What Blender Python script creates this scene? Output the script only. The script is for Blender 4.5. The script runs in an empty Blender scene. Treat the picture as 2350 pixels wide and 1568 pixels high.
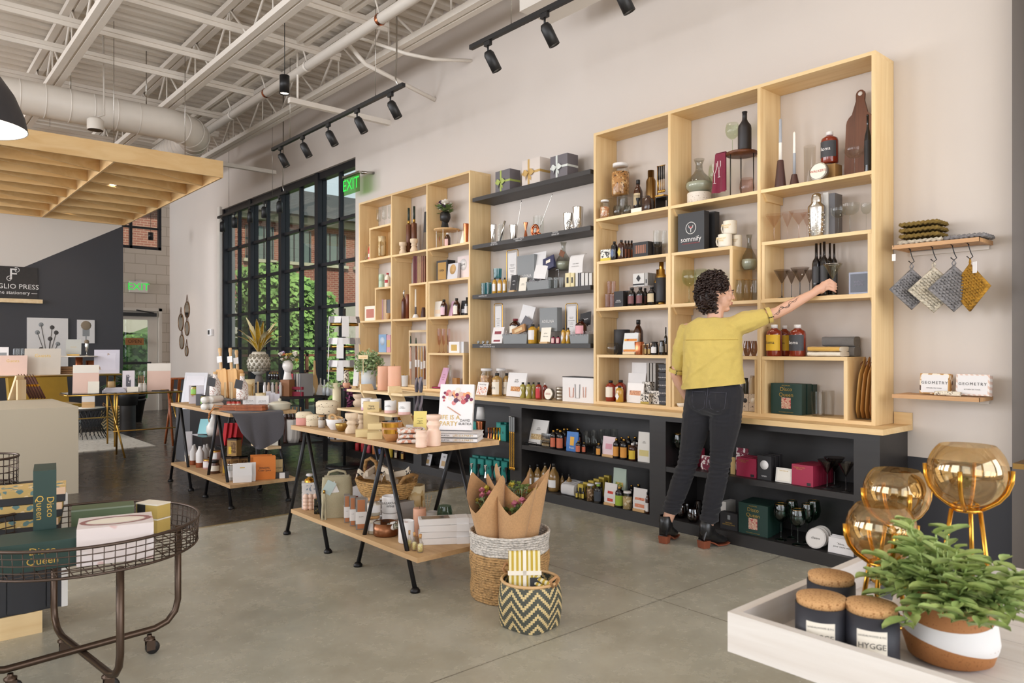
import bpy, math, random
from mathutils import Vector, Matrix, noise
R = math.radians; pi = math.pi; sin = math.sin; cos = math.cos
sc = bpy.context.scene
C = sc.collection
# ---------------------------------------------------------------- camera
HC = 1.3; FPX = 1685.0; CXP = 1175.0; HYP = 797.0; YAW = R(41)
cd = bpy.data.cameras.new('camera'); cam = bpy.data.objects.new('camera', cd); C.objects.link(cam)
cd.sensor_width = 36; cd.lens = FPX / 2350 * 36; cd.shift_y = (HYP - 784) / 2350
cam.location = (0, 0, HC); cam.rotation_euler = (R(90), 0, -YAW); cd.clip_start = .05; cd.clip_end = 200
cd.dof.use_dof = True; cd.dof.focus_distance = 4.8; cd.dof.aperture_fstop = 8
sc.camera = cam
# ---------------------------------------------------------------- world, lights, exposure
sc.view_settings.view_transform = 'Standard'; sc.view_settings.look = 'None'
sc.view_settings.exposure = 0.0; sc.view_settings.gamma = 1; sc.view_settings.use_curve_mapping = False
sc.cycles.use_denoising = True; sc.cycles.max_bounces = 8; sc.cycles.transparent_max_bounces = 16
sc.cycles.diffuse_bounces = 4; sc.cycles.glossy_bounces = 4; sc.cycles.transmission_bounces = 6
sc.cycles.sample_clamp_indirect = 4; sc.cycles.caustics_reflective = False; sc.cycles.caustics_refractive = False
w = bpy.data.worlds.new('sky'); sc.world = w; w.use_nodes = True
nt = w.node_tree; bg = nt.nodes['Background']
tc = nt.nodes.new('ShaderNodeTexCoord'); sep = nt.nodes.new('ShaderNodeSeparateXYZ'); rmp = nt.nodes.new('ShaderNodeValToRGB')
nt.links.new(tc.outputs['Generated'], sep.inputs[0]); nt.links.new(sep.outputs['Z'], rmp.inputs[0])
rmp.color_ramp.elements[0].color = (.86, .9, .93, 1); rmp.color_ramp.elements[1].color = (.5, .68, .88, 1)
nt.links.new(rmp.outputs[0], bg.inputs[0]); bg.inputs[1].default_value = 1.5
sl = bpy.data.lights.new('sun', 'SUN'); sl.energy = 8.0; sl.angle = R(3); sl.color = (1, .95, .85)
so = bpy.data.objects.new('sun', sl); C.objects.link(so); so.rotation_euler = (R(52), 0, R(-22))
def area(name, loc, rot, sx, sy, e, col=(.94, .97, 1.03)):
    l = bpy.data.lights.new(name, 'AREA'); l.shape = 'RECTANGLE'; l.size = sx; l.size_y = sy; l.energy = e; l.color = col
    o = bpy.data.objects.new(name, l); C.objects.link(o); o.location = loc; o.rotation_euler = rot
    return o
# daylight through unseen windows of the left wall and the shop front behind the camera
for yy, e in ((-1.2, 35), (2.6, 130), (6.6, 200), (10.6, 205), (14.9, 420)):  # last one, behind the partition, is added to brighten the far wall
    area('unseen_window_light', (-4.85, yy, 2.5), (0, R(-102), 0), 3.0, 2.6, e)
for xx, e in ((-2.6, 60), (.9, 105), (3.55, 105)):
    area('shopfront_daylight', (xx, -3.85, 2.3), (R(98), 0, 0), 2.8 if xx < 3 else 1.6, 3.2, e)
# ---------------------------------------------------------------- geometry helpers
S41, C41 = sin(YAW), cos(YAW)
def ray(px):
    t = (px - CXP) / FPX
    return S41 + C41 * t, C41 - S41 * t
def yX(px, X):                      # where the sight line of a column meets the plane x = X: (y, depth)
    d = ray(px); return X / d[0] * d[1], X / d[0]
def xY(px, Y):
    d = ray(px); return Y / d[1] * d[0], Y / d[1]
def zat(py, t): return HC + (HYP - py) / FPX * t
def on(px, py, z):                  # where it meets the horizontal surface at height z
    t = (HC - z) * FPX / (py - HYP); d = ray(px); return d[0] * t, d[1] * t, t

def lin(h):
    r = []
    for i in (0, 2, 4):
        v = int(h[i:i + 2], 16) / 255; r.append(v / 12.92 if v < .04045 else ((v + .055) / 1.055) ** 2.4)
    return r
MC = {}
def mat(h, r=.5, me=0, k='', **o):
    key = (h, r, me, k, tuple(sorted(o.items())))
    if key in MC: return MC[key]
    m = bpy.data.materials.new((k or 'plain') + '_' + h); m.use_nodes = True
    N = m.node_tree.nodes; L = m.node_tree.links; b = N['Principled BSDF']
    c = lin(h); b.inputs['Roughness'].default_value = r; b.inputs['Metallic'].default_value = me
    def nd(t, **kw):
        n = N.new(t)
        for a, v in kw.items(): setattr(n, a, v)
        return n
    co = nd('ShaderNodeTexCoord'); mp = nd('ShaderNodeMapping'); L.new(co.outputs['Object'], mp.inputs[0])
    def mix(fac, c1, c2, bt='MIX'):
        x = nd('ShaderNodeMix', data_type='RGBA', blend_type=bt)
        for i, v in ((0, fac), (6, c1), (7, c2)):
            if hasattr(v, 'is_linked'): L.new(v, x.inputs[i])
            else: x.inputs[i].default_value = v if i == 0 else (*v[:3], 1)
        return x.outputs[2]
    def noi(scale, det=3, vec=None, rough=.5):
        n = nd('ShaderNodeTexNoise'); n.inputs['Scale'].default_value = scale; n.inputs['Detail'].default_value = det
        n.inputs['Roughness'].default_value = rough; L.new(vec or mp.outputs[0], n.inputs['Vector']); return n
    def ramp(src, a, bb, va=0., vb=1.):
        n = nd('ShaderNodeMapRange'); L.new(src, n.inputs[0])
        for i, v in enumerate((a, bb, va, vb)): n.inputs[i + 1].default_value = v
        return n.outputs[0]
    def bump(src, st, dist=.002):
        n = nd('ShaderNodeBump'); n.inputs['Strength'].default_value = st; n.inputs['Distance'].default_value = dist
        L.new(src, n.inputs['Height']); L.new(n.outputs[0], b.inputs['Normal'])
    def math_(op, a, bb=None):
        n = nd('ShaderNodeMath', operation=op)
        for i, v in enumerate((a, bb)):
            if v is None: continue
            if hasattr(v, 'is_linked'): L.new(v, n.inputs[i])
            else: n.inputs[i].default_value = v
        return n.outputs[0]
    def dk(f): return [x * f for x in c]
    base = b.inputs['Base Color']
    if k == 'glass':                # thin clear or tinted glass
        N.remove(b); fr = nd('ShaderNodeLayerWeight'); fr.inputs[0].default_value = .5
        tr = nd('ShaderNodeBsdfTransparent'); tr.inputs[0].default_value = (*c, 1)
        gl = nd('ShaderNodeBsdfGlossy'); gl.inputs['Roughness'].default_value = r
        g = o.get('gloss'); gl.inputs[0].default_value = (*lin(g), 1) if g else (1, 1, 1, 1)
        ms = nd('ShaderNodeMixShader')
        f = math_('ADD', math_('MULTIPLY', math_('POWER', fr.outputs[1], 4), .7), o.get('add', .03)); f = math_('MINIMUM', f, 1.0)
        L.new(f, ms.inputs[0]); L.new(tr.outputs[0], ms.inputs[1]); L.new(gl.outputs[0], ms.inputs[2])
        L.new(ms.outputs[0], N['Material Output'].inputs[0])
    elif k == 'emit':
        b.inputs['Emission Color'].default_value = (*c, 1); b.inputs['Emission Strength'].default_value = o.get('e', 3); base.default_value = (*c, 1)
    elif k == 'wood':
        ax = o.get('ax', 2); s = [o.get('sc', 22)] * 3; s[ax] = o.get('sl', 1.6); mp.inputs['Scale'].default_value = s
        n = noi(1, 4, None, .6); n.inputs['Distortion'].default_value = .6
        n2 = noi(.25, 2)
        c2 = lin(o['h2']) if 'h2' in o else dk(.66)
        x = mix(ramp(n.outputs[0], .35, .7), c, c2)
        x = mix(ramp(n2.outputs[0], .3, .7, 0, .35), x, [min(1, v * 1.25) for v in c])
        L.new(x, base); bump(n.outputs[0], .12)
    elif k == 'cloth':
        n = noi(o.get('sc', 350), 2); n2 = noi(6, 3)
        x = mix(ramp(n.outputs[0], .3, .7, 0, .5), c, dk(.62)); x = mix(ramp(n2.outputs[0], .3, .7, 0, .35), x, dk(1.2)); L.new(x, base)
        bump(n.outputs[0], .5, .003); b.inputs['Sheen Weight'].default_value = .15
    elif k == 'weave':              # chunky yarn or rush
        s = o.get('sc', 60); wv = nd('ShaderNodeTexVoronoi'); wv.inputs['Scale'].default_value = s; mp.inputs['Scale'].default_value = o.get('st', (1, 1, 1.8))
        L.new(mp.outputs[0], wv.inputs['Vector']); n = noi(s * .4, 3)
        x = mix(ramp(wv.outputs[0], .1, .8), c, dk(.38)); x = mix(ramp(n.outputs[0], .3, .7, 0, .5), x, dk(1.3)); L.new(x, base)
        inv = math_('SUBTRACT', 1, wv.outputs[0]); bump(inv, .9, .006)
    elif k == 'speckle':
        v = noi(o.get('sc', 90), 2); x = mix(ramp(v.outputs[0], o.get('t', .62), o.get('t', .62) + .03), c, lin(o.get('h2', '302820'))); L.new(x, base)
    elif k == 'pattern':            # printed print of loose blots in two inks
        v = noi(o.get('sc', 14), 2); v2 = noi(o.get('sc', 14) * 1.3, 2)
        x = mix(ramp(v.outputs[0], .55, .57), c, lin(o.get('h2', 'd09070'))); x = mix(ramp(v2.outputs['Color'], .58, .6), x, lin(o.get('h3', '302a28'))); L.new(x, base)
    elif k == 'stripe':
        wv = nd('ShaderNodeTexWave', bands_direction=o.get('d', 'Y')); wv.inputs['Scale'].default_value = o.get('sc', 20); wv.inputs['Distortion'].default_value = o.get('di', 0)
        mp.inputs['Rotation'].default_value = (o.get('rx', 0), 0, 0); L.new(mp.outputs[0], wv.inputs['Vector'])
        L.new(mix(ramp(wv.outputs[0], o.get('t', .5) - .05, o.get('t', .5) + .05), c, lin(o['h2'])), base)
    elif k == 'grad':               # two colours dipped along the height
        sp = nd('ShaderNodeSeparateXYZ'); L.new(co.outputs['Object'], sp.inputs[0])
        a = o.get('a', .05); L.new(mix(ramp(sp.outputs[2], a, o.get('b', a + .001)), c, lin(o['h2'])), base)
    elif k == 'paint':
        n = noi(.8, 4); n2 = noi(120, 2)
        L.new(mix(ramp(n.outputs[0], .3, .7, 0, .35), c, dk(.93)), base); bump(n2.outputs[0], .08, .002)
    elif k == 'brick':
        bt = nd('ShaderNodeTexBrick'); mp.inputs['Rotation'].default_value = (R(90), 0, o.get('rz', 0)) if o.get('rz') is None else (0, 0, 0)
        s3 = nd('ShaderNodeSeparateXYZ'); L.new(co.outputs['Object'], s3.inputs[0]); cb = nd('ShaderNodeCombineXYZ')
        L.new(s3.outputs[o.get('ua', 0)], cb.inputs[0]); L.new(s3.outputs[2], cb.inputs[1]); L.new(cb.outputs[0], bt.inputs['Vector'])
        bt.inputs['Color1'].default_value = (*c, 1); bt.inputs['Color2'].default_value = (*dk(.72), 1) if not o.get('same') else (*dk(.97), 1)
        bt.inputs['Mortar'].default_value = (*lin(o.get('h2', '9a8f84')), 1); bt.inputs['Scale'].default_value = 1
        bt.inputs['Brick Width'].default_value = o.get('bw', .21); bt.inputs['Row Height'].default_value = o.get('rh', .075); bt.inputs['Mortar Size'].default_value = o.get('ms', .008)
        n = noi(2, 4); x = mix(ramp(n.outputs[0], .3, .7, 0, .4), bt.outputs[0], dk(.6)) if not o.get('same') else bt.outputs[0]
        L.new(x, base); bump(bt.outputs['Fac'], -.4, .006)
    elif k == 'leaf':
        n = noi(o.get('sc', 1.2), 4); n2 = noi(40, 2)
        x = mix(ramp(n.outputs[0], .35, .65), c, lin(o.get('h2', '2f4a1c'))); x = mix(ramp(n2.outputs[0], .3, .7, 0, .4), x, dk(1.5)); L.new(x, base)
        b.inputs['Subsurface Weight'].default_value = 0
    elif k == 'floor':
        sp = nd('ShaderNodeSeparateXYZ'); L.new(co.outputs['Object'], sp.inputs[0])
        n = noi(.9, 6, None, .65); n2 = noi(7, 5, None, .7); n3 = noi(2.2, 5, None, .6)
        near = mix(ramp(n.outputs[0], .35, .68), lin('b7b3a4'), lin('9a9585')); near = mix(ramp(n2.outputs[0], .3, .9, 0, .5), near, lin('c4c0b0'))
        near = mix(ramp(n3.outputs[0], .5, .85, 0, .6), near, lin('827c6a'))
        mp2 = nd('ShaderNodeMapping'); L.new(co.outputs['Object'], mp2.inputs[0]); mp2.inputs['Scale'].default_value = (3, .35, 1); mp2.inputs['Rotation'].default_value = (0, 0, .6)
        sc1 = noi(3, 6, mp2.outputs[0], .75); near = mix(ramp(sc1.outputs[0], .66, .7, 0, .45), near, lin('5a5244'))
        far = mix(ramp(n.outputs[0], .35, .7), lin('433d37'), lin('574f46')); far = mix(ramp(n2.outputs[0], .5, .8, 0, .4), far, lin('6b6257'))
        wob = math_('MULTIPLY', math_('SUBTRACT', n2.outputs[0], .5), .05); yy = math_('ADD', sp.outputs[1], wob)
        x = mix(ramp(yy, 5.455, 5.475), near, far)
        lnn = math_('MULTIPLY', ramp(yy, 5.435, 5.44), ramp(yy, 5.475, 5.48, 1, 0)); x = mix(math_('MULTIPLY', lnn, .8), x, lin('8a7648'))
        for ax, at in ((0, 3.05), (1, 2.35), (0, -.4)):
            d = math_('ABSOLUTE', math_('SUBTRACT', sp.outputs[ax], at)); x = mix(ramp(d, .002, .005, .7, 0), x, lin('4a4338'))
        L.new(x, base); L.new(ramp(n2.outputs[0], .3, .75, .16, .36), b.inputs['Roughness']); bump(n2.outputs[0], .02, .003)
    elif k == 'steel':              # brushed or patinated
        n = noi(18, 3); L.new(mix(ramp(n.outputs[0], .3, .7), c, dk(.6)), base)
    else:
        n = noi(o.get('sc', 9), 3); L.new(mix(ramp(n.outputs[0], .3, .7, 0, .3), c, dk(.9)), base)
        if o.get('coat'): b.inputs['Coat Weight'].default_value = o['coat']
        if o.get('sss'):
            b.inputs['Subsurface Weight'].default_value = o['sss']; b.inputs['Subsurface Radius'].default_value = (.02, .008, .004)
    MC[key] = m
    return m

class G:
    """collects shapes into one mesh"""
    def __init__(s): s.v = []; s.f = []; s.mi = []; s.sm = []; s.ms = []
    def m(s, mt):
        if mt not in s.ms: s.ms.append(mt)
        return s.ms.index(mt)
    def add(s, vs, fs, mt, smooth=False):
        o = len(s.v); i = s.m(mt); s.v += [tuple(x) for x in vs]
        for f in fs: s.f.append([a + o for a in f]); s.mi.append(i); s.sm.append(smooth)
        return s
    def box(s, c, d, mt, rz=0, rx=0, ry=0, tap=1.0):
        a, b, h = d[0] / 2, d[1] / 2, d[2] / 2
        q = [Vector((x * (tap if z > 0 else 1), y * (tap if z > 0 else 1), z)) for z in (-h, h) for x, y in ((-a, -b), (a, -b), (a, b), (-a, b))]
        if rz or rx or ry:
            M = Matrix.Rotation(rz, 3, 'Z') @ Matrix.Rotation(ry, 3, 'Y') @ Matrix.Rotation(rx, 3, 'X'); q = [M @ p for p in q]
        return s.add([(p.x + c[0], p.y + c[1], p.z + c[2]) for p in q], [(3, 2, 1, 0), (4, 5, 6, 7), (0, 1, 5, 4), (1, 2, 6, 5), (2, 3, 7, 6), (3, 0, 4, 7)], mt)
    def bx(s, x0, x1, y0, y1, z0, z1, mt): return s.box(((x0 + x1) / 2, (y0 + y1) / 2, (z0 + z1) / 2), (abs(x1 - x0), abs(y1 - y0), abs(z1 - z0)), mt)
    def lathe(s, pr, mt, c=(0, 0, 0), n=20, a0=0, a1=2 * pi, sx=1, sy=1, M=None):
        full = abs(a1 - a0) > 6.28; k = n if full else n + 1; vs = []; fs = []
        for r, z in pr:
            for i in range(k):
                a = a0 + (a1 - a0) * i / n; p = Vector((r * cos(a) * sx, r * sin(a) * sy, z))
                if M: p = M @ p
                vs.append((p.x + c[0], p.y + c[1], p.z + c[2]))
        for j in range(len(pr) - 1):
            for i in range(n):
                i2 = (i + 1) % k; q = (j * k + i, j * k + i2, (j + 1) * k + i2, (j + 1) * k + i)
                fs.append(q)
        return s.add(vs, fs, mt, True)
    def tube(s, pts, r, mt, n=8, closed=False, cap=True):
        P = [Vector(p) for p in pts]; k = len(P); vs = []; fs = []
        rs = r if isinstance(r, (list, tuple)) else [r] * k; prev = None
        for i, p in enumerate(P):
            a = P[(i + 1) % k] if closed or i < k - 1 else p; b = P[i - 1] if closed or i else p
            t = (a - b).normalized()
            if prev is None: u = t.orthogonal().normalized()
            else:
                u = prev - t * prev.dot(t); u = u.normalized() if u.length > 1e-6 else t.orthogonal().normalized()
            prev = u; w_ = t.cross(u)
            for j in range(n):
                q = p + (u * cos(2 * pi * j / n) + w_ * sin(2 * pi * j / n)) * rs[i]; vs.append(q)
        for i in range(k if closed else k - 1):
            i2 = (i + 1) % k
            for j in range(n): fs.append((i * n + j, i * n + (j + 1) % n, i2 * n + (j + 1) % n, i2 * n + j))
        if cap and not closed: fs += [tuple(range(n - 1, -1, -1)), tuple((k - 1) * n + j for j in range(n))]
        return s.add(vs, fs, mt, True)
    def prism(s, poly, a, b, mt, ax=0, smooth=False):   # polygon extruded along an axis; poly in the other two (in x<y<z order)
        n = len(poly); vs = []
        for t in (a, b):
            for p in poly: vs.append({0: (t, p[0], p[1]), 1: (p[0], t, p[1]), 2: (p[0], p[1], t)}[ax])
        fs = [tuple(range(n - 1, -1, -1)), tuple(range(n, 2 * n))] + [(i, (i + 1) % n, n + (i + 1) % n, n + i) for i in range(n)]
        return s.add(vs, fs, mt, smooth)
    def ball(s, c, r, mt, n=12, sz=1., sx=1., sy=1.):
        return s.lathe([(r * sin(pi * j / (n // 2 + 2)), -r * sz * cos(pi * j / (n // 2 + 2))) for j in range(n // 2 + 3)], mt, c, n, sx=sx, sy=sy)
    def grid(s, fn, nu, nv, mt, smooth=True):
        vs = [fn(i / nu, j / nv) for j in range(nv + 1) for i in range(nu + 1)]
        fs = [(j * (nu + 1) + i, j * (nu + 1) + i + 1, (j + 1) * (nu + 1) + i + 1, (j + 1) * (nu + 1) + i) for j in range(nv) for i in range(nu)]
        return s.add(vs, fs, mt, smooth)
    def data(s, name):
        me = bpy.data.meshes.new(name); me.from_pydata([tuple(v) for v in s.v], [], s.f)
        for mt in s.ms: me.materials.append(mt)
        me.polygons.foreach_set('material_index', s.mi); me.polygons.foreach_set('use_smooth', s.sm); me.update()
        return me

def mo(name, g, parent=None, loc=None, rot=None):
    o = bpy.data.objects.new(name, g.data(name) if isinstance(g, G) else g); C.objects.link(o)
    if parent: o.parent = parent
    if loc: o.location = loc
    if rot: o.rotation_euler = rot
    return o
def em(name, loc=(0, 0, 0), rz=0):
    o = bpy.data.objects.new(name, None); C.objects.link(o); o.location = loc; o.rotation_euler = (0, 0, rz); o.empty_display_size = .05; return o
def tag(o, label, cat, group=None, kind=None):
    o['label'] = label; o['category'] = cat
    if group: o['group'] = group
    if kind: o['kind'] = kind
    return o
def struct(name, g, parent=None):
    o = mo(name, g, parent)
    if not parent: o['kind'] = 'structure'
    return o
TXC = {}
def txt(s, size, mt, ax=None, sp=1.0):     # flat lettering facing -X, centred on its origin
    key = (s, round(size, 4), mt.name, sp)
    if key in TXC: return TXC[key]
    cu = bpy.data.curves.new('lettering', 'FONT'); cu.body = s; cu.size = size; cu.align_x = 'CENTER'; cu.align_y = 'CENTER'; cu.resolution_u = 2
    cu.space_character = sp
    to = bpy.data.objects.new('lettering', cu); C.objects.link(to)
    me = bpy.data.meshes.new_from_object(to); bpy.data.objects.remove(to); bpy.data.curves.remove(cu)
    me.transform(Matrix(((0, 0, -1, 0), (-1, 0, 0, 0), (0, 1, 0, 0), (0, 0, 0, 1))))
    me.materials.clear(); me.materials.append(mt); me.name = 'lettering'; TXC[key] = me
    return me
ORD = 'first second third fourth fifth sixth seventh eighth ninth tenth eleventh twelfth thirteenth fourteenth fifteenth'.split()
def thing(name, label, cat, parts, loc, rz=0, group=None, rx=0, ry=0):
    """parts: [(name, mesh or G, loc, rot, [sub parts])]; one part alone becomes the thing itself"""
    if len(parts) == 1 and len(parts[0]) < 5 and not (len(parts[0]) > 2 and parts[0][2]):
        o = mo(name, parts[0][1])
    else:
        o = em(name)
        def addp(ps, par):
            for p in ps:
                c = mo(p[0], p[1], par, p[2] if len(p) > 2 else None, p[3] if len(p) > 3 else None)
                if len(p) > 4 and p[4]: addp(p[4], c)
        addp(parts, o)
    o.location = loc; o.rotation_euler = (rx, ry, rz)
    return tag(o, label, cat, group)
def clone(o, loc, label=None, rz=None, group=None):
    def cp(x, par):
        c = x.copy(); C.objects.link(c)
        if par: c.parent = par
        for k in [q for q in x.children]: cp(k, c)
        return c
    c = cp(o, None); c.location = loc
    if rz is not None: c.rotation_euler[2] = rz
    if label: c['label'] = label
    if group: c['group'] = group
    return c
rnd = random.Random(7)
# ---------------------------------------------------------------- shared materials
WALLC = mat('d6cbc2', .75, 0, 'paint'); NAVY = mat('36363b', .6, 0, 'paint'); WHITEP = mat('d8d0c8', .7, 0, 'paint')
OAKZ = mat('e6c998', .5, 0, 'wood', ax=2, h2='d3ae78', sc=16, sl=1.0); OAKY = mat('e6c998', .5, 0, 'wood', ax=1, h2='d3ae78', sc=16, sl=1.0)
OAKX = mat('e6c998', .5, 0, 'wood', ax=0, h2='d3ae78', sc=16, sl=1.0)
PALE = mat('e6cda6', .55, 0, 'wood', ax=1, h2='d6b585', sc=20); PALEZ = mat('e6cda6', .55, 0, 'wood', ax=2, h2='d6b585', sc=20)
BLKW = mat('2b2522', .5, 0, 'wood', ax=1, h2='1c1816', sc=16); CAB = mat('2b2827', .45, 0, 'wood', ax=1, h2='242121', sc=20, sl=2)
BLK = mat('1d1c1d', .45); BLKM = mat('232223', .4, .3); BRASS = mat('b98f45', .28, 1); GOLD = mat('cf9a3f', .25, 1); COPPER = mat('c87a55', .25, 1)
STEEL = mat('b8b4ae', .22, 1); CREAMST = mat('d9cfc3', .6); WHT = mat('eae6e4', .6); PAPER = mat('e6e2e0', .8); TEXTD = mat('3a3634', .8); TEXTG = mat('c9a450', .4, .6)
GLS = mat('f2f4f2', .02, 0, 'glass'); GREENGL = mat('eaf0e2', .02, 0, 'glass'); DKGREEN = mat('9ab5a6', .02, 0, 'glass', add=.06); SMOKE = mat('b4adaa', .02, 0, 'glass', add=.06)
PINKGL = mat('ecdad4', .02, 0, 'glass'); BROWNGL = mat('b89c8a', .02, 0, 'glass', add=.08); GRAYGL = mat('d4d4ce', .02, 0, 'glass', add=.05); TEALGL = mat('86c2cc', .02, 0, 'glass', add=.05)
ACRY = mat('f4f4f4', .02, 0, 'glass', add=.02); AMBERB = mat('3d1c0e', .12, 0, '', coat=.6); DARKB = mat('161316', .12, 0, '', coat=.6); CORK = mat('c69660', .8, 0, 'speckle', h2='8a5f34', sc=200)
WALNUT = mat('6d3f25', .45, 0, 'wood', ax=2, h2='4a2716', sc=30); DKWALN = mat('4a2a22', .5, 0, 'wood', ax=2, h2='36201a', sc=30); CHERRY = mat('a3582c', .45, 0, 'wood', ax=1, h2='7d3f1c', sc=30)
BLEACH = mat('dcc7ad', .7, 0, 'wood', ax=2, h2='c8ae90', sc=25, sl=4); KRAFT = mat('b98a5c', .75, 0, 'paint'); GREYB = mat('8a8c8d', .6); PEACH = mat('e0a98c', .55, sss=.15); BLUSH = mat('eecdb8', .5, sss=.15)
def spotlamp(o,e,tgt,ang=60):
 l=bpy.data.lights.new('spot','SPOT');l.energy=e;l.spot_size=R(ang);l.spot_blend=.8;l.shadow_soft_size=.06;l.color=(1,.86,.68)
 b=bpy.data.objects.new('spot_beam',l);C.objects.link(b);b.parent=o;return b
WX=4.66;YF=16.25;ZC=4.9
FL=mat('8f8874',.3,0,'floor')
g=G();g.bx(-5,4.9,-4,16.5,-.1,0,FL);struct('floor',g)
DECK=mat('e2d8cb',.7,0,'paint')
g=G();pts=[];y=-4.2
while y<16.6:
 pts+=[(y,ZC),(y+.09,ZC),(y+.11,ZC+.07),(y+.19,ZC+.07)];y+=.21
vs=[(-5.1,a,b)for a,b in pts]+[(4.95,a,b)for a,b in pts];n=len(pts)
g.add(vs,[(i,i+1,n+i+1,n+i)for i in range(n-1)],DECK);g.bx(-5.2,5.1,-4.3,16.7,ZC+.09,ZC+.25,DECK);struct('ceiling',g)
WY0,WY1,WZ1,WZ0=8.42,13.22,3.74,.05
def wallx(name,holes,y0,y1,mats):
 g=G()
 for z0,z1,mt in mats:
  ys=sorted({y0,y1}|{h for q in holes for h in q[:2]})
  for a,b in zip(ys,ys[1:]):
   cuts=[(q[2],q[3])for q in holes if q[0]<=a and q[1]>=b]
   segs=[(z0,z1)]
   for c0,c1 in cuts:
    segs=[s2 for s0,s1 in segs for s2 in((s0,min(s1,c0)),(max(s0,c1),s1))if s2[1]-s2[0]>1e-4]
   for s0,s1 in segs:g.bx(WX,WX+.24,a,b,s0,s1,mt)
 return struct(name,g)
wallx('wall_right',[(WY0,WY1,WZ0,WZ1)],1.2,16.5,((0,.65,NAVY),(.65,ZC+.08,WALLC)))
BLOCK=mat('cfc4b6',.8,0,'brick',h2='b5a998',bw=.4,rh=.2,ms=.008,same=1)
g=G();DX0,DX1,UX0,UX1=3.3,4.5,3.0,4.5
for x0,x1,z0,z1 in((-5,DX0,0,3.3),(DX1,WX,0,3.3),(DX0,DX1,2.1,3.3),(-5,UX0,3.3,4.3),(UX1,WX,3.3,4.3),(-5,WX,4.3,5)):g.bx(x0,x1,YF,YF+.24,z0,z1,BLOCK)
struct('wall_far',g)
g=G();g.bx(WX-.02,WX,13.3,16.25,.65,.66,NAVY);struct('trim_wainscot',g)
g=G()
for y0,y1 in((-4.2,-2.8),(.4,1.0),(4.2,5.0),(8.2,9.0),(12.2,13.4),(16.4,16.5)):g.bx(-5.2,-4.95,y0,y1,0,ZC,WALLC)
for y0,y1 in((-2.8,.4),(1.0,4.2),(5.0,8.2),(9.0,12.2),(13.4,16.4)):g.bx(-5.2,-4.95,y0,y1,0,1.1,WALLC);g.bx(-5.2,-4.95,y0,y1,3.9,ZC,WALLC)  # last opening is an added, unseen window for the far wall's extra light
struct('wall_left',g)
g=G()
for x0,x1 in((-5,-4.1),(-1.1,-.6),(2.4,2.7),(4.4,4.9)):g.bx(x0,x1,-4.2,-3.95,0,ZC,WALLC)
for x0,x1 in((-4.1,-1.1),(-.6,2.4),(2.7,4.4)):g.bx(x0,x1,-4.2,-3.95,0,.6,WALLC);g.bx(x0,x1,-4.2,-3.95,4.0,ZC,WALLC)
struct('wall_back',g)
g=G();g.bx(4.66,4.9,-4,1.0,0,ZC,WALLC);struct('wall_side',g)
IRON=mat('2d2c33',.4,.4)
g=G();g.bx(4.56,4.68,1.12,1.2,0,ZC,mat('6d655f',.5,.3));g.bx(4.5,4.66,.95,1.12,0,ZC,IRON);struct('trim_door_frame',g)
FR=mat('26262a',.4,.5)
wn=em('window_1');wn['kind']='structure'
g=G();fx0,fx1=4.7,4.8;posts=[8.36,9.57,10.79,12.0,13.2]
for p in posts:g.bx(fx0-.02,fx1+.02,p-.05,p+.05,0,WZ1,FR)
g.bx(fx0,fx1,WY0,WY1,WZ1-.1,WZ1,FR);g.bx(fx0,fx1,WY0,WY1,0,.12,FR)
mo('window_frame',g,wn)
g=G()
for a,b in zip(posts,posts[1:]):
 g.bx(fx0+.02,fx1-.02,(a+b)/2-.02,(a+b)/2+.02,.1,WZ1,FR)
 for z in(.7,1.28,1.86,2.45,3.02):g.bx(fx0+.02,fx1-.02,a,b,z-.022,z+.022,FR)
mo('glazing_bars',g,wn)
WGL=mat('e2e8e6',.01,0,'glass',add=.04)
g=G()
for a,b in zip(posts,posts[1:]):g.bx(4.745,4.755,a+.05,b-.05,.12,WZ1-.1,WGL)
mo('glass_pane',g,wn)
g=G();g.bx(4.62,4.66,13.2,13.32,0,WZ1+.05,mat('e6dfd6',.6));struct('trim_window_jamb',g)
w2=em('window_2');w2['kind']='structure'
g=G();g.bx(UX0,UX1,YF,YF+.08,3.3,3.36,FR);g.bx(UX0,UX1,YF,YF+.08,4.24,4.3,FR)
for x in(UX1-.06,UX0,3.9):g.bx(x,x+.05,YF,YF+.08,3.3,4.3,FR)
g.bx(UX0,UX1,YF+.01,YF+.07,3.72,3.76,FR);mo('window_frame',g,w2)
g=G();g.bx(UX0,UX1,YF+.04,YF+.045,3.34,4.26,WGL);mo('glass_pane',g,w2)
d1=em('door_1');d1['kind']='structure'
DW=mat('d9d0c4',.6)
g=G()
for x0,x1,z0,z1 in((DX0,DX0+.06,0,2.1),(DX1-.06,DX1,0,2.1),(DX0,DX1,2.04,2.1)):g.bx(x0,x1,YF-.04,YF+.12,z0,z1,DW)
mo('door_frame',g,d1)
g=G()
for x0,x1,z0,z1 in((DX0+.06,DX0+.2,0,2.04),(DX1-.25,DX1-.08,0,2.04),(DX0+.2,DX1-.25,0,.25),(DX0+.2,DX1-.25,1.86,2.04)):g.bx(x0,x1,YF+.02,YF+.07,z0,z1,DW)
mo('door_leaf',g,d1)
g=G();g.bx(DX0+.2,DX1-.25,YF+.04,YF+.05,.25,1.86,WGL);mo('glass_pane',g,d1)
g=G();g.bx(3.75,4.4,YF-.04,YF+.02,1.93,2.0,BLK);g.tube([(4.35,YF-.03,2.0),(4.0,YF-.1,2.05)],.012,BLK);mo('door_closer',g,d1)
g=G();g.bx(DX0+.2,DX1-.2,YF-.02,YF+.02,.95,1.0,BLK);mo('push_bar',g,d1)
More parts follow.
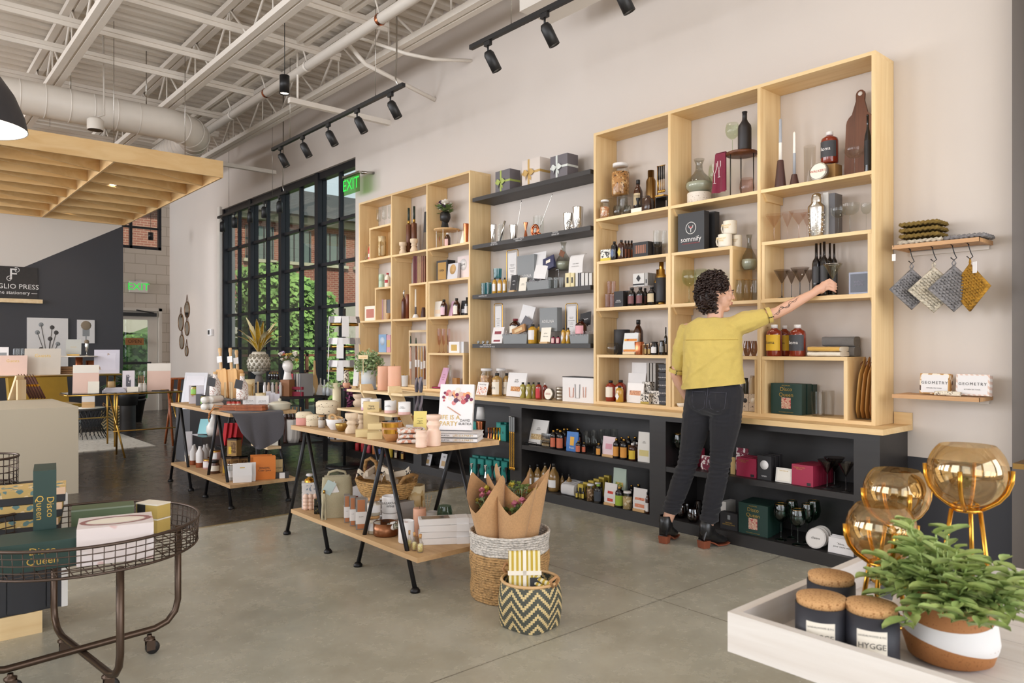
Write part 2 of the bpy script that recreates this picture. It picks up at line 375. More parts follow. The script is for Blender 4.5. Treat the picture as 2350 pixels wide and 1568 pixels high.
thing('open_sign','small wooden OPEN sign hanging on the far glass door','sign',[('sign_board',G().bx(-.008,.008,-.17,.17,-.07,.07,mat('a8703c',.6))),('lettering',txt('OPEN',.1,mat('5a341c',.7)),(-.0095,0,0))],(xY(309,YF-.03)[0],YF-.03,zat(784,xY(309,YF-.03)[1])),R(90))
PX1,PYF=3.14,13.5
g=G();PART=mat('3d3c40',.6,0,'paint')
g.bx(-1.5,PX1,PYF,PYF+.15,0,3.33,PART)
g.prism([(-1.5,2.52),(1.72,2.52),(3.12,3.31),(3.12,3.33),(-1.5,3.33)],PYF-.004,PYF,WHITEP,ax=1)
struct('wall_partition',g)
g=G();g.bx(4.95,40,16.6,45,-.2,-.05,mat('5f6a48',.9));g.bx(4.95,40,4,16.6,-.2,-.05,mat('777266',.9));g.bx(-6,4.95,16.55,45,-.2,-.05,mat('777266',.9));struct('ground',g)
BR=mat('8f5140',.85,0,'brick',h2='a58a78')
bd=em('brick_building');tag(bd,'red brick industrial building with dark eaves across the yard outside','building')
g=G();g.bx(-3,30,25,33,2.9,5.7,BR);g.bx(-3,30,24.9,33,0,2.9,mat('a39a8c',.85,0,'paint'));mo('brick_walls',g,bd)
g=G();g.bx(-3.6,30.6,24.3,33.5,5.95,6.8,mat('4a4a4c',.6));g.bx(-3,30,24.7,33,5.7,5.95,mat('a59c84',.7));mo('roof_eaves',g,bd)
for x in(7.5,9.6,11.0,12.4,13.8,3.2):
 g=G();g.bx(x,x+1.0,24.93,25.05,4.35,5.5,mat('5d6660',.25));g.bx(x-.08,x+1.08,24.85,25.0,4.24,4.35,mat('a59c84',.7))
 for k in range(4):g.bx(x+.3*k+.02,x+.3*k+.06,24.9,24.95,4.35,5.5,FR)
 mo('window',g,bd)
IVY=mat('56753a',.8,0,'leaf',h2='223419',sc=5);LEAFM=mat('86a455',.7,0,'leaf',h2='3d5c28',sc=2.5)
def ivy(name,label,x0,x1,y0,y1,top,n,cat='hedge'):
 o=em(name);tag(o,label,cat)
 g=G()
 def hf(x,y):return top*(.8+.35*noise.noise((x*.5,y*.5,3.3)))
 def fr(u,v):
  x=x0+(x1-x0)*u;z=v*hf(x,y0);return(x,y0+.5*noise.noise((x,z,1.))+(y1-y0)*v*.3,z)
 g.grid(fr,60,14,IVY);g.grid(lambda u,v:(x0+.4*noise.noise((u*5,v*5,0)),y0+(y1-y0)*u,v*hf(x0,y0)),20,10,IVY)
 g.grid(lambda u,v:(x0+(x1-x0)*u,y0+(y1-y0)*(.3+.7*v),hf(x0+(x1-x0)*u,y0)),40,6,IVY)
 mo('shrub_mass',g,o)
 g=G()
 for i in range(n):
  u,v=rnd.random(),rnd.random()
  if i%4==0:x=x0+rnd.uniform(-.25,.05);y=y0+(y1-y0)*u;z=v*hf(x0,y0)
  else:p=fr(u,v);x,y,z=p[0],p[1]-rnd.uniform(.02,.3),p[2]
  s=rnd.uniform(.05,.1);a,b2=rnd.uniform(0,6.3),rnd.uniform(-.9,.9)
  ux=Vector((cos(a),sin(a)*.5,b2)).normalized()*s;uy=ux.cross(Vector((.3,-1,.4))).normalized()*s*.7;c=Vector((x,y,z))
  g.add([c-ux,c+uy,c+ux,c-uy],[(0,1,2,3)],LEAFM)
 mo('leaves',g,o)
ivy('ivy_bank','ivy covered green bank below the brick building outside',4.0,18,20.0,23.5,2.2,5500)
ivy('tall_shrubs','taller bushes standing at the far end of the ivy bank',6.6,8.5,16.2,17.4,3.1,2600)
tr=em('street_tree',(19.5,21.5,0));tag(tr,'dark green tree rising above the roof eaves outside the window','tree')
g=G();g.tube([(0,0,0),(.1,0,5)],[.2,.12],mat('4d3d2e',.9));mo('trunk',g,tr)
g=G()
for i in range(900):
 v=Vector((rnd.gauss(0,1),rnd.gauss(0,1),rnd.gauss(0,.8))).normalized()*rnd.uniform(.7,2.0);c=v+Vector((0,0,6.7));ux=Vector((rnd.gauss(0,1),rnd.gauss(0,1),rnd.gauss(0,1))).normalized()*.2;uy=ux.orthogonal()*.7
 g.add([c-ux,c+uy,c+ux,c-uy],[(0,1,2,3)],IVY)
mo('crown',g,tr)
g=G();rl=mat('7a4a30',.7)
for z in(.75,1.1):g.bx(5.0,12,15.0,15.06,z,z+.05,rl)
for k in range(5):g.bx(5.5+k*1.6,5.56+k*1.6,15.0,15.06,-.05,1.15,rl)
tag(mo('railing',g),'rusty brown railing standing in the yard outside the big window','railing')
STW=mat('e8dfd4',.55)
def truss(X,zt,zb,y0=-3.8,y1=16.2):
 o=em('roof_truss');o['kind']='structure'
 for nm,z in(('top_chord',zt),('bottom_chord',zb)):
  g=G();g.bx(X-.075,X-.012,y0,y1,z-.03,z+.03,STW);g.bx(X+.012,X+.075,y0,y1,z-.03,z+.03,STW);g.bx(X-.06,X+.06,y0,y1,z-.012,z+.012,STW);mo(nm,g,o)
 g=G();y=y0;k=0
 while y<y1-.7:
  a,b=(zb,zt)if k%2==0 else(zt,zb);g.tube([(X,y,a),(X,y+.55,b)],.014,STW,n=5);y+=.55;k+=1
  if k%2:g.tube([(X,y,zb),(X,y,zt)],.01,STW,n=5)
 mo('web',g,o)
for X in(.32,1.57,2.82,4.07):truss(X,4.84,4.36)
for i,(Y,z,x1)in enumerate(((5.3,4.5,2.8),(6.4,4.5,3.9),(7.4,4.5,3.9),(8.3,4.48,3.6),(9.1,4.48,3.6),(10.3,4.48,3.7),(11.2,4.48,3.9),(12.6,4.48,4.1))):
 g=G();g.bx(-4.9,x1,Y-.035,Y+.035,z+.01,z+.05,STW);g.bx(-4.9,x1,Y-.01,Y+.01,z-.03,z+.01,STW);struct('ceiling_beam',g)
for Y,z in((7.6,3.98),(10.9,3.98)):
 g=G();g.bx(3.4,4.66,Y-.03,Y+.03,z-.025,z+.03,STW);g.tube([(3.5,Y,z),(3.5,Y,4.55)],.012,STW);struct('ceiling_beam',g)
ut=em('strut_channel');tag(ut,'long pale steel strut channel running under the roof deck beside the wall','strut channel')
g=G();g.bx(3.38,3.42,-3.8,16.2,4.52,4.58,STW);g.bx(3.46,3.5,-3.8,16.2,4.52,4.58,STW);mo('channel',g,ut)
pp=em('sprinkler_pipe');tag(pp,'thick cream pipe hung on rods parallel to the right wall','pipe')
g=G();g.tube([(3.52,-3.8,4.32),(3.52,10.55,4.32)],.05,STW,n=14)
mo('pipe_run',g,pp)
for Y in(1.8,3.8,5.9,7.4,8.5,9.6):g=G();g.tube([(3.52,Y,4.35),(3.44,Y,4.56)],.009,STW,n=6);g.lathe([(.054,-.02),(.058,0),(.054,.02)],COPPER if Y in(5.9,8.5)else STW,(3.52,Y,4.32),14,M=Matrix.Rotation(pi/2,3,'X'));mo('hanger',g,pp)
g=G();g.tube([(3.64,6.75,4.5),(3.75,6.6,4.42),(4.0,6.2,4.22),(4.25,6.1,4.2),(4.66,6.0,4.26)],.018,STW);tag(mo('conduit_pipe',g),'thin bent cream conduit reaching over to the right wall','conduit')
g=G();g.tube([(3.62,6.8,4.46),(3.85,6.75,4.24),(4.66,6.65,4.02)],.024,STW);tag(mo('conduit_pipe',g),'straight sloping cream conduit below the bent one by the wall','conduit')
DU=mat('e4dcd2',.45)
du=em('air_duct');tag(du,'fat cream spiral air duct with elbow above the wooden canopy','duct')
path=[(x,9.65,4.06)for x in[-4.9+k*.5 for k in range(15)]]+[(2.75+.42*sin(a),9.65+.42-.42*cos(a),4.06-.02*a)for a in[pi/2*k/4 for k in range(5)]]
g=G();g.tube(path,.187,DU,n=28);mo('duct_run',g,du)
for k in range(26):mo('seam_ring',G().lathe([(.188,-.007),(.194,0),(.188,.007)],DU,(-3.6+k*.24,9.65,4.06),28,M=Matrix.Rotation(pi/2,3,'Y')),du)
for k in range(1,5):
 a=pi/2*k/4;mo('seam_ring',G().lathe([(.189,-.01),(.2,0),(.189,.01)],DU,(2.75+.42*sin(a),10.07-.42*cos(a),4.06-.02*a),28,M=Matrix.Rotation(a,3,'Z')@Matrix.Rotation(pi/2,3,'Y')),du)
g=G();g.tube([(3.17,10.07+.2*k,4.03)for k in range(12)],.187,DU,n=24)
for k in range(14):g.lathe([(.188,-.01),(.2,0),(.188,.01)],DU,(3.17,10.1+k*.14,4.03),24,M=Matrix.Rotation(pi/2,3,'X'))
mo('spiral_branch',g,du)
for x in(.6,1.7,2.5):mo('hanger',G().tube([(x,9.65,4.24),(x,9.65,4.9)],.006,STEEL,n=5),du)
g=G();g.bx(3.95,4.3,3.2,4.45,4.02,4.2,DU);g.bx(3.93,4.32,3.2,3.25,4.0,4.22,DU);tag(mo('supply_duct',g),'small boxy cream duct end high up near the second light track','duct')
BIR=mat('e3c18c',.5,0,'wood',ax=0,h2='d2a76c',sc=9,sl=2.2);BIRY=mat('e2c08c',.5,0,'wood',ax=1,h2='b98a52',sc=9,sl=2.2)
ca=em('wood_canopy');tag(ca,'suspended birch plywood canopy with slanted slats over the stationery area','canopy')
cz0,cz1=3.33,3.53;Y0c,Y1c=8.93,13.48;xr=[-1.48,-.32,.84,2.0,3.16]
for y in(Y0c,Y1c):mo('fascia',G().bx(-1.5,3.16,y-.02,y,cz0,cz1,BIR),ca)
for x in xr[1:]:g=G();g.bx(x-.02,x,Y0c,Y1c,cz0,cz1,BIRY);mo('rib',g,ca)
nb=7;dy=(Y1c-Y0c)/nb
for a,b in zip(xr,xr[1:]):
 for k in range(nb):
  g=G();ya=Y0c+k*dy
  for(y0,y1,q)in((ya,ya+dy,0),):
   d=Vector((b-a,y1-y0,0));nrm=Vector((-d.y,d.x,0)).normalized()*.008
   p=[Vector((a,y0,0))-nrm,Vector((b-.02,y1,0))-nrm,Vector((b-.02,y1,0))+nrm,Vector((a,y0,0))+nrm]
   g.add([(v.x,v.y,z)for z in(cz0+.01,cz1)for v in p],[(3,2,1,0),(4,5,6,7),(0,1,5,4),(1,2,6,5),(2,3,7,6),(3,0,4,7)],BIR)
  if k:g.bx(a,b-.02,ya-.008,ya+.008,cz0+.01,cz1,BIR)
  mo('slat',g,ca)
for x in(.84,2.0,2.75):
 for y in(9.0,12.9):mo('hanging_wire',G().tube([(x,y,cz1),(x,y,ZC)],.004,STEEL,n=4),ca)
LITE=mat('fff0d8',.5,0,'emit',e=9)
def canlight(px,py,z,label,r=.05,h=.09):
 t=(HC-z)*FPX/(py-HYP);d=ray(px);o=em('downlight',(d[0]*t,d[1]*t,z));tag(o,label,'light','downlights in the canopy')
 g=G();g.lathe([(r,0),(r,h),(0,h)],BLK);mo('housing',g,o);g=G();g.lathe([(0,.004),(r*.8,.004)],LITE);mo('lamp',g,o);spotlamp(o,20,None,100)
canlight(259,425,3.36,'small recessed downlight in the canopy beside the middle rib');canlight(168,485,3.38,'small black downlight deep in the canopy near the partition')
def track(X,y0,y1,z,heads,label,hl,tilt,e=18):
 t=em('light_track',(X,0,z));tag(t,label,'light track')
 g=G();g.bx(-.018,.018,y0,y1,-.015,.02,BLK);mo('rail',g,t)
 for y in(y0+.5,y1-.5):mo('hanging_wire',G().tube([(0,y,.02),(0,y,ZC-z)],.003,STEEL,n=4),t)
 g=G();g.tube([(0,y0+.1,.02),(0,y0+.14,.1),(0,y0+.12,.3),(0,y0+.12,ZC-z)],.008,STEEL,n=6);mo('power_cable',g,t)
 for i,y in enumerate(heads):
  h=em('spotlight',(X,y,z));tag(h,hl%ORD[i],'spotlight','spotlights on the light tracks')
  g=G();g.bx(-.014,.014,-.035,.035,-.05,-.015,BLK);g.tube([(0,0,-.05),(0,0,-.1)],.008,BLK);mo('adapter',g,h)
  g=G();Mx=Matrix.Rotation(tilt[1],3,'X')@Matrix.Rotation(tilt[0],3,'Y')
  g.lathe([(0,.01),(.03,.005),(.042,-.02),(.042,-.16),(.038,-.16),(.036,-.14)],BLK,(0,0,-.1),18,M=Mx);mo('lamp_head',g,h)
  g=G();g.lathe([(0,-.142),(.036,-.142)],LITE,(0,0,-.1),14,M=Mx);mo('bulb',g,h)
  if e:
   b=spotlamp(h,e,None);b.matrix_local=Matrix.Translation(Vector((0,0,-.1))+Mx@Vector((0,0,-.17)))@Mx.to_4x4()
track(3.66,5.72,8.65,3.7,[5.95,6.58,7.2,7.82,8.42],'long black light track hung in front of the big window end','%s nearest black spotlight on the hanging track by the big window',(R(-24),R(-14)))
track(3.66,1.9,4.72,3.73,[4.5,3.85,3.15,2.5],'black light track above the tall open shelf unit','%s black spotlight from the far end of the track above the shelf unit',(R(-24),R(-14)))
track(4.42,9.95,12.7,3.5,[10.2,10.75,11.3,11.95,12.5],'black light track close to the top of the big window','%s nearest black spotlight on the track across the window top',(0,0),7)
def pendant(px,py,t,r,h,label):
 d=ray(px);z=zat(py,t);o=em('pendant_light',(d[0]*t,d[1]*t,z));tag(o,label,'pendant light')
 g=G();g.lathe([(r*.9,.01),(r,0),(r,h),(0,h)],BLK,n=20);mo('lamp_shade',g,o)
 g=G();g.lathe([(0,.012),(r*.88,.012)],LITE);mo('bulb',g,o);g=G();g.tube([(0,0,h),(0,0,ZC-z)],.004,BLK,n=5);mo('cord',g,o);b=spotlamp(o,25,None,90);b.location=(0,0,-.01)
pendant(653,216,7.6,.05,.19,'black cylinder pendant light hanging free below the roof steel')
pendant(346,551,13.8,.045,.14,'small black cylinder pendant in front of the far upper window')
o=em('dome_pendant',(.494,6.39,2.85));tag(o,'large black dome pendant lamp cut off at the upper left','pendant light')
g=G();g.lathe([(.36,0),(.34,.1),(.28,.25),(.2,.37),(.1,.46),(.05,.5),(.05,.56),(0,.56)],mat('3a383c',.45),n=36);mo('lamp_shade',g,o)
g=G();g.lathe([(.355,.002),(.33,.1),(.27,.24),(.19,.355),(0,.44)],mat('fbf4e8',.5,0,'emit',e=1.3),n=36);mo('shade_lining',g,o)
g=G();g.tube([(0,0,.56),(0,0,2.1)],.006,BLK,n=5);mo('cord',g,o)
o=em('ceiling_projector',(1.88,9.3,3.72));tag(o,'small white round fixture with black lens hanging under the duct','light')
g=G();g.lathe([(.08,.02),(.085,.04),(.085,.13),(.05,.16),(0,.16)],DU);mo('housing',g,o);g=G();g.lathe([(0,.015),(.08,.02)],BLK);mo('lens',g,o)
g=G();g.tube([(0,0,.16),(.1,.05,.22),(.1,.1,ZC-3.72)],.01,DU,n=6);mo('bracket',g,o)
def exitsign(name,label,loc,rz,parts):
 return thing(name,label,'exit sign',parts,loc,rz)
GRN=mat('1fc23c',.5,0,'emit',e=1.1)
g=G();g.bx(-.02,.02,-.17,.17,-.11,.11,mat('e4ddd4',.5));g2=G();g2.bx(-.02,.02,-.06,.06,.11,.14,STEEL)
exitsign('exit_sign','white and green EXIT sign on the far block wall above the door',(4.05,YF-.04,2.52),R(90),[('sign_box',g,None,None,[('lettering',txt('EXIT',.2,GRN),(-.022,0,0))]),('mounting',g2)])
g=G();g.bx(-.006,.006,-.2,.2,-.12,.1,mat('b4d8a4',.05,0,'glass'));g2=G();g2.bx(-.015,.03,-.21,.21,.1,.125,STEEL);g2.tube([(.03,-.2,.11),(.2,-.2,.13)],.02,STEEL)
exitsign('exit_sign','clear green edge-lit EXIT sign beside the big window head',(4.46,8.16,3.32),0,[('sign_panel',g,None,None,[('lettering',txt('EXIT',.2,GRN),(-.01,0,-.01))]),('mounting',g2)])
CT=.84;XB=4.265;ZA,ZB,ZCC,ZD,ZE=2.335,1.99,1.613,1.24,.862
SHF={'A':ZA,'B':ZB,'C':ZCC,'D':ZD,'E':ZE}
MIDZ,LOWZ=.448,.078
names=['black base cabinet section farthest along the wall, ending beside the big window','black base cabinet section below the tall open shelves with the teal boxes','black base cabinet section below the black wall shelves','black base cabinet section by the woman, at the near end']
for(a,b),(o0,o1),nm in zip(((6.405,8.03),(4.857,6.405),(3.307,4.857),(1.757,3.307)),((6.48,7.88),(4.933,6.33),(3.379,4.78),(1.903,3.235)),names):
 o=em('base_cabinet',(0,0,0));tag(o,nm,'cabinet')
 g=G();g.bx(XB,XB+.03,a,o0,0,CT-.035,CAB);g.bx(XB,XB+.03,o1,b,0,CT-.035,CAB);g.bx(XB,XB+.03,o0,o1,.77,CT-.035,CAB);g.bx(XB,XB+.03,o0,o1,0,LOWZ,CAB);mo('face_frame',g,o)
 for p,q in((a+.001,o0),(o1,b-.001)):mo('side_panel',G().bx(XB+.03,WX-.004,p,q,0,.8,CAB),o)
 g=G();g.bx(WX-.016,WX-.004,o0,o1,0,.8,CAB);mo('back_panel',g,o)
 g=G();g.bx(XB+.03,WX-.016,o0,o1,LOWZ-.03,LOWZ,CAB);mo('bottom_shelf',g,o)
 g=G();g.bx(XB+.002,WX-.016,o0,o1,MIDZ-.037,MIDZ,CAB);mo('shelf',g,o)
g=G();g.bx(4.24,WX-.002,1.73,8.05,CT-.033,CT,mat('e3c493',.45,0,'wood',ax=1,h2='d2aa70',sc=12));g.bx(WX-.014,WX-.002,1.73,1.832,CT,CT+.07,OAKY)
tag(mo('worktop',g),'long light oak worktop running over the black base cabinets','worktop')
XS=4.40;TH=.022
def unit(name_label,ys,shelves,cubbies,corb):
 o=em('shelf_unit');tag(o,name_label,'shelf unit')
 y0,y1=ys[0],ys[-1];x1=WX-.003;zt=3.03
 g=G();g.bx(XS,x1,y0-TH/2,y1+TH/2,zt-TH,zt,OAKY);mo('top_board',g,o)
 g=G();g.bx(XS,x1,y0+TH/2,y1-TH/2,CT+.001,ZE,OAKY);mo('base_board',g,o)
 for i,y in enumerate(ys):
  g=G();g.bx(XS,x1,y-TH/2,y+TH/2,CT+.001 if i in(0,len(ys)-1)else ZE,zt-TH,OAKZ);mo('side_panel' if i in(0,len(ys)-1)else 'divider',g,o)
 for bay,zs in enumerate(shelves):
  a,b=ys[bay]+TH/2,ys[bay+1]-TH/2
  for z in zs:
   g=G();g.bx(XS+.003,x1,a,b,z-TH,z,OAKY);mo('shelf',g,o)
   if z in(ZA,ZCC):
    for yy,sgn in((b,-1),(a,1)):
     g=G();g.prism([(XS+.02,z-TH),(x1,z-TH),(x1,z-TH-.05),(XS+.06,z-TH-.05)],yy+sgn*.018,yy,OAKX,ax=1);mo('bracket',g,o)
 for bay,f0,f1,zb,zt2,closed in cubbies:
  a,b=ys[bay]+TH/2+.003,ys[bay+1]-TH/2-.003;p,q=a+(b-a)*f0,a+(b-a)*f1
  g=G();g.bx(XS+.006,x1,p,q,zt2-TH,zt2,OAKY)
  g.bx(XS+.008,x1,p,p+TH,zb,zt2-TH,OAKZ);g.bx(XS+.008,x1,q-TH,q,zb,zt2-TH,OAKZ);g.bx(XS+.008,x1,p+TH,q-TH,zb,zb+.004,OAKY)
  if closed:g.bx(x1-.006,x1,p+TH,q-TH,zb,zt2-TH,OAKZ)
  mo('cubby',g,o)
RU=[1.849,2.583,3.305,4.043];LU=[5.695,6.43,7.13,7.856]
unit('tall near open oak shelf unit behind the woman in yellow',RU,[[ZA,ZCC],[ZA,ZCC],[ZA,ZCC]],[(0,0,1,ZCC,ZB,0),(0,.2,1,ZE,ZD,0),(1,.27,1,ZCC,ZB,0),(1,0,1,ZE,ZD,0),(2,0,1,ZCC,ZB,0),(2,0,1,ZE,ZD,0)],0)
unit('far open oak shelf unit beside the big window',LU,[[ZA,ZCC],[ZA,ZCC],[ZA,ZCC]],[(0,0,1,ZCC,ZB,0),(0,.12,1,ZE,ZD,0),(1,0,.5,ZCC,ZB,1),(2,0,.7,ZA,2.7,1),(2,0,.52,ZCC,ZB,1),(2,0,1,ZE,ZD,0)],0)
FS=[2.745,2.287,1.804,1.33];XK=4.385
for z,nm in zip(FS,('topmost black wooden wall shelf carrying the wrapped gifts','second black wooden wall shelf carrying the bar tools','third black wooden wall shelf carrying teal tumblers and towels','lowest black wooden wall shelf carrying the gray gift trays')):
 g=G();g.bx(XK,WX-.003,4.075,5.63,z-.037,z,BLKW)
 o=mo('wall_shelf',g);tag(o,nm,'shelf','black floating shelves')
 tx={2.287:[(5.3,'MUDDLER\nSET OF TWO'),(4.95,'COPPER STRAINER\nMIXING SET'),(4.48,'BOSTON\nSHAKER SET')],1.804:[(5.47,'COCKTAIL KITS')],1.33:[(5.4,'READY TO GIFT\nCRAFT COCKTAILS IN A BOX')]}.get(z,[])
 for y,s in tx:mo('lettering',txt(s,.017,WHT),o,(XK-.0015,y,z-.017))
SL=mat('c79a6c',.5,0,'wood',ax=1,h2='a8794c',sc=30)
for z,nm in((1.885,'upper slatted wooden wall shelf holding knitted pot holders'),(1.03,'lower slatted wooden wall shelf holding boxed tea towels')):
 o=em('slatted_shelf',(0,0,z));tag(o,nm,'shelf','slatted shelves by the door')
 for k in range(4):g=G();g.bx(4.44+k*.05,4.48+k*.05,1.335,1.735,-.018,0,SL);mo('slat',g,o)
 for y in(1.315,1.735):g=G();g.bx(4.43,WX-.002,y,y+.02,-.022,.0,SL);mo('end_rail',g,o)
 g=G();g.bx(4.425,4.44,1.315,1.755,-.022,0,SL);mo('front_rail',g,o)
 g=G();g.bx(WX-.02,WX-.002,1.33,1.74,-.045,-.022,mat('e4dcd4',.6));mo('wall_batten',g,o)
TW=mat('c9a67a',.6,0,'wood',ax=1,h2='a9835a',sc=14,sl=1.2)
LEGM=mat('1f1e20',.4,.4)
def trestle(dy,label):
 o=em('trestle_table',(0,dy,0));tag(o,label,'table')
 g=G();g.bx(2.13,2.685,3.2,4.73,.744,.772,TW);mo('tabletop',g,o)
 g=G();g.bx(2.13,2.685,3.2,4.73,.178,.204,TW);mo('lower_shelf',g,o)
 for X in(2.167,2.65):
  for Y in(3.58,4.57):
   for s in(-1,1):
    g=G();g.tube([(X,Y,.765),(X,Y+s*.305,.012)],.0125,LEGM,n=10);g.lathe([(0,0),(.026,0),(.026,.012),(.017,.024),(0,.024)],LEGM,(X,Y+s*.305,0),12);mo('leg',g,o)
   g=G();g.tube([(X,Y-.24,.17),(X,Y+.24,.17)],.007,LEGM);mo('crossbar',g,o)
 for Y in(3.58,4.57):g=G();g.tube([(2.167,Y,.735),(2.65,Y,.735)],.007,LEGM);mo('crossbar',g,o)
trestle(0,'nearer wooden trestle display table with black A-shaped legs');trestle(2.655,'farther wooden trestle display table with the grey cloth hanging down')
T2=2.655;TZ=.772;LZ=.204
CON=mat('c6baa4',.75,0,'paint')
g=G();g.bx(-1.2,1.377,7.47,8.75,0,.772,CON);tag(mo('concrete_counter',g),'smooth beige concrete counter block at the left','counter')
o=em('tiled_plinth');tag(o,'low plinth faced with black elongated hexagon tiles at lower left','plinth')
PY=3.93;HEX=mat('2a2a2e',.35)
g=G();g.bx(-1.6,.66,PY+.01,PY+.5,.1,.62,mat('232326',.5));mo('body',g,o)
g=G();a,b2=.15,.36
for i in range(-11,5):
 for j in range(-1,3):
  cx,cz=i*a*1.0+(a/2 if j%2 else 0)+.07,.2+j*.27
  p=[(cx,cz-b2/2),(cx+a/2,cz-b2/4),(cx+a/2,cz+b2/4),(cx,cz+b2/2),(cx-a/2,cz+b2/4),(cx-a/2,cz-b2/4)]
  p=[(cx+(x-cx)*.97,cz+(z-cz)*.985)for x,z in p]
  p=[(min(x,.655),max(.1,min(.62,z)))for x,z in p]
  if cx-a/2<.6 and max(q[1]for q in p)-min(q[1]for q in p)>.02:g.prism(p,PY,PY+.01,HEX,ax=1)
mo('tile_face',g,o)
g=G();g.bx(.655,.68,PY-.004,PY+.5,.1,.62,mat('e9e6e2',.5));mo('edge_trim',g,o)
g=G();g.bx(-1.6,.58,PY+.0,PY+.45,0,.1,OAKX);mo('wood_base',g,o)
WIRE=mat('5a4c44',.4,.8)
cxx,cyy=.632,3.32
RB=.42
def ring(g,r,z,rad=.004):g.tube([(r*cos(2*pi*k/56),r*sin(2*pi*k/56),z)for k in range(56)],rad,WIRE,n=6,closed=True)
def basket(g,r,z0,z1,nv,mesh):
 ring(g,r,z1,.006);ring(g,r*.985,z0,.005);ring(g,r*.995,(z0+z1)/2,.0025);ring(g,r*.99,z0+(z1-z0)*.25,.002);ring(g,r,z0+(z1-z0)*.75,.002)
 for k in range(nv):
  a=2*pi*k/nv;g.tube([(r*cos(a),r*sin(a),z1),(r*.985*cos(a),r*.985*sin(a),z0)],.002,WIRE,n=4)
 k=-r
 while k<r:
  h=math.sqrt(max(0,(r*.98)**2-k*k))
  if h>.02:g.tube([(k,-h,z0),(k,h,z0)],.002,WIRE,n=4);g.tube([(-h,k,z0),(h,k,z0)],.002,WIRE,n=4)
  k+=mesh
o=em('wire_trolley',(cxx,cyy,0));tag(o,'round bronze wire basket table on casters at lower left','trolley')
ZBK=.5
g=G();basket(g,RB,ZBK,.6,74,.045);mo('wire_basket',g,o)
TUBEM=mat('57473c',.35,.8)
def rot(a,r,z):return(r*cos(a),r*sin(a),z)
for k in range(2):
 a=R(-83)+k*pi/2;r=.37
 p=[rot(a,r,ZBK)]+[rot(a,r,.18)]+[rot(a,r-.1*(1-cos(q)),.18-.1*sin(q))for q in(.5,1.0,pi/2)]
 p2=[rot(a+pi,r-.1*(1-cos(q)),.18-.1*sin(q))for q in(pi/2,1.0,.5)]+[rot(a+pi,r,.18),rot(a+pi,r,ZBK)]
 g=G();g.tube([(x,y,z+k*.024)for x,y,z in p+p2][:-1]+[p2[-1]],.0135,TUBEM,n=12);mo('frame_tube',g,o)
 for sgn in(0,pi):
  c=rot(a+sgn,r-.12,0);cs=mo('caster',G().lathe([(.022,.062),(.022,.07),(.01,.075),(.01,.085)],TUBEM,(0,0,0),12),o,c)
  g=G();g.lathe([(0,-.011),(.024,-.011),(.028,-.006),(.028,.006),(.024,.011),(0,.011)],BLK,(.012,0,.028),18,M=Matrix.Rotation(pi/2,3,'X'));mo('wheel',g,cs)
  g=G();g.bx(-.014,.02,-.015,-.012,.02,.064,TUBEM);g.bx(-.014,.02,.012,.015,.02,.064,TUBEM);g.bx(-.014,.02,-.015,.015,.06,.064,TUBEM);mo('fork',g,cs)
TRO=o
o=em('wire_basket',(-.06,4.4,.624));x_,y_,t_=on(-42,1100,.655);o.location=(x_,y_,.62);tag(o,'small wire basket cut off at the left edge, standing on the tiled plinth','basket')
g=G();basket(g,.15,0.004,.14,30,.03);mo('wire_mesh',g,o)
TRM=mat('d6d0cb',.65,0,'wood',ax=1,h2='c4bab2',sc=26,sl=1.5);TRX=mat('d6d0cb',.65,0,'wood',ax=0,h2='c9bdb3',sc=26,sl=1.5)
o=em('tray_table');tag(o,'whitewashed wooden tray topped table in the right foreground','table')
tx0,tx1,ty0,ty1,tz0,tz1=1.14,1.83,-.35,.73,.762,.832
g=G()
for k in range(7):g.bx(tx0+.018+k*.0935,tx0+.0165+(k+1)*.0935,ty0,ty1-.018,tz0,.775,TRM)
mo('tray_floor',g,o)
for nm,q,mt in(('front_rim',(tx0,tx0+.018,ty0,ty1),TRM),('back_rim',(tx1-.018,tx1,ty0,ty1),TRM),('side_rim',(tx0+.018,tx1-.018,ty1-.018,ty1),TRX),('side_rim',(tx0+.018,tx1-.018,ty0,ty0+.018),TRX)):
 g=G();g.bx(*q,tz0,tz1,mt);mo(nm,g,o)
for x in(1.32,1.7):
 for y in(-.15,.45):g=G();g.box((x,y,.381),(.05,.05,.762),TRM);mo('leg',g,o)
TRZ=.775
PC={}
def cached(f):
 def mk(*a,**k):
  def fn(w,h):
   key=(f.__name__,a,tuple(sorted(k.items())),round(w,3),round(h,3))
   if key not in PC:PC[key]=[tuple(q.data(p[0])if isinstance(q,G)else q for q in p)for p in f(w,h,*a,**k)]
   return PC[key]
  return fn
 return mk
BOT={'boston':([(0,0),(.94,0),(1,.02),(1,.62),(.95,.69),(.62,.79),(.4,.84),(.38,.9),(.38,.93)],.44,.88),'wine':([(0,0),(.94,0),(1,.02),(1,.56),(.93,.64),(.5,.74),(.36,.8),(.34,.97),(.4,.97),(.4,1),(0,1)],.37,.84),'growler':([(0,0),(.94,0),(1,.03),(1,.7),(.92,.79),(.5,.86),(.38,.88),(.38,.93)],.42,.89),'slim':([(0,0),(.95,0),(1,.01),(1,.6),(.85,.66),(.4,.71),(.34,.75),(.32,.98),(0,.98)],.36,.76),'square':([(0,0),(1.0,0),(1.05,.03),(1.05,.72),(.8,.8),(.42,.84),(.42,.93)],.5,.87),'jug':([(0,0),(.9,0),(1,.06),(1,.5),(.85,.64),(.5,.75),(.3,.82),(.28,.9)],.36,.88),'onion':([(0,0),(.7,0),(.97,.14),(1,.25),(.85,.4),(.4,.58),(.26,.68),(.24,.84),(.4,1)],0,1)}
def arc_lab(r,z0,z1,m,a=1.0,n=10):return G().lathe([(r,z0),(r,z1)],m,n=n,a0=pi-a,a1=pi+a)
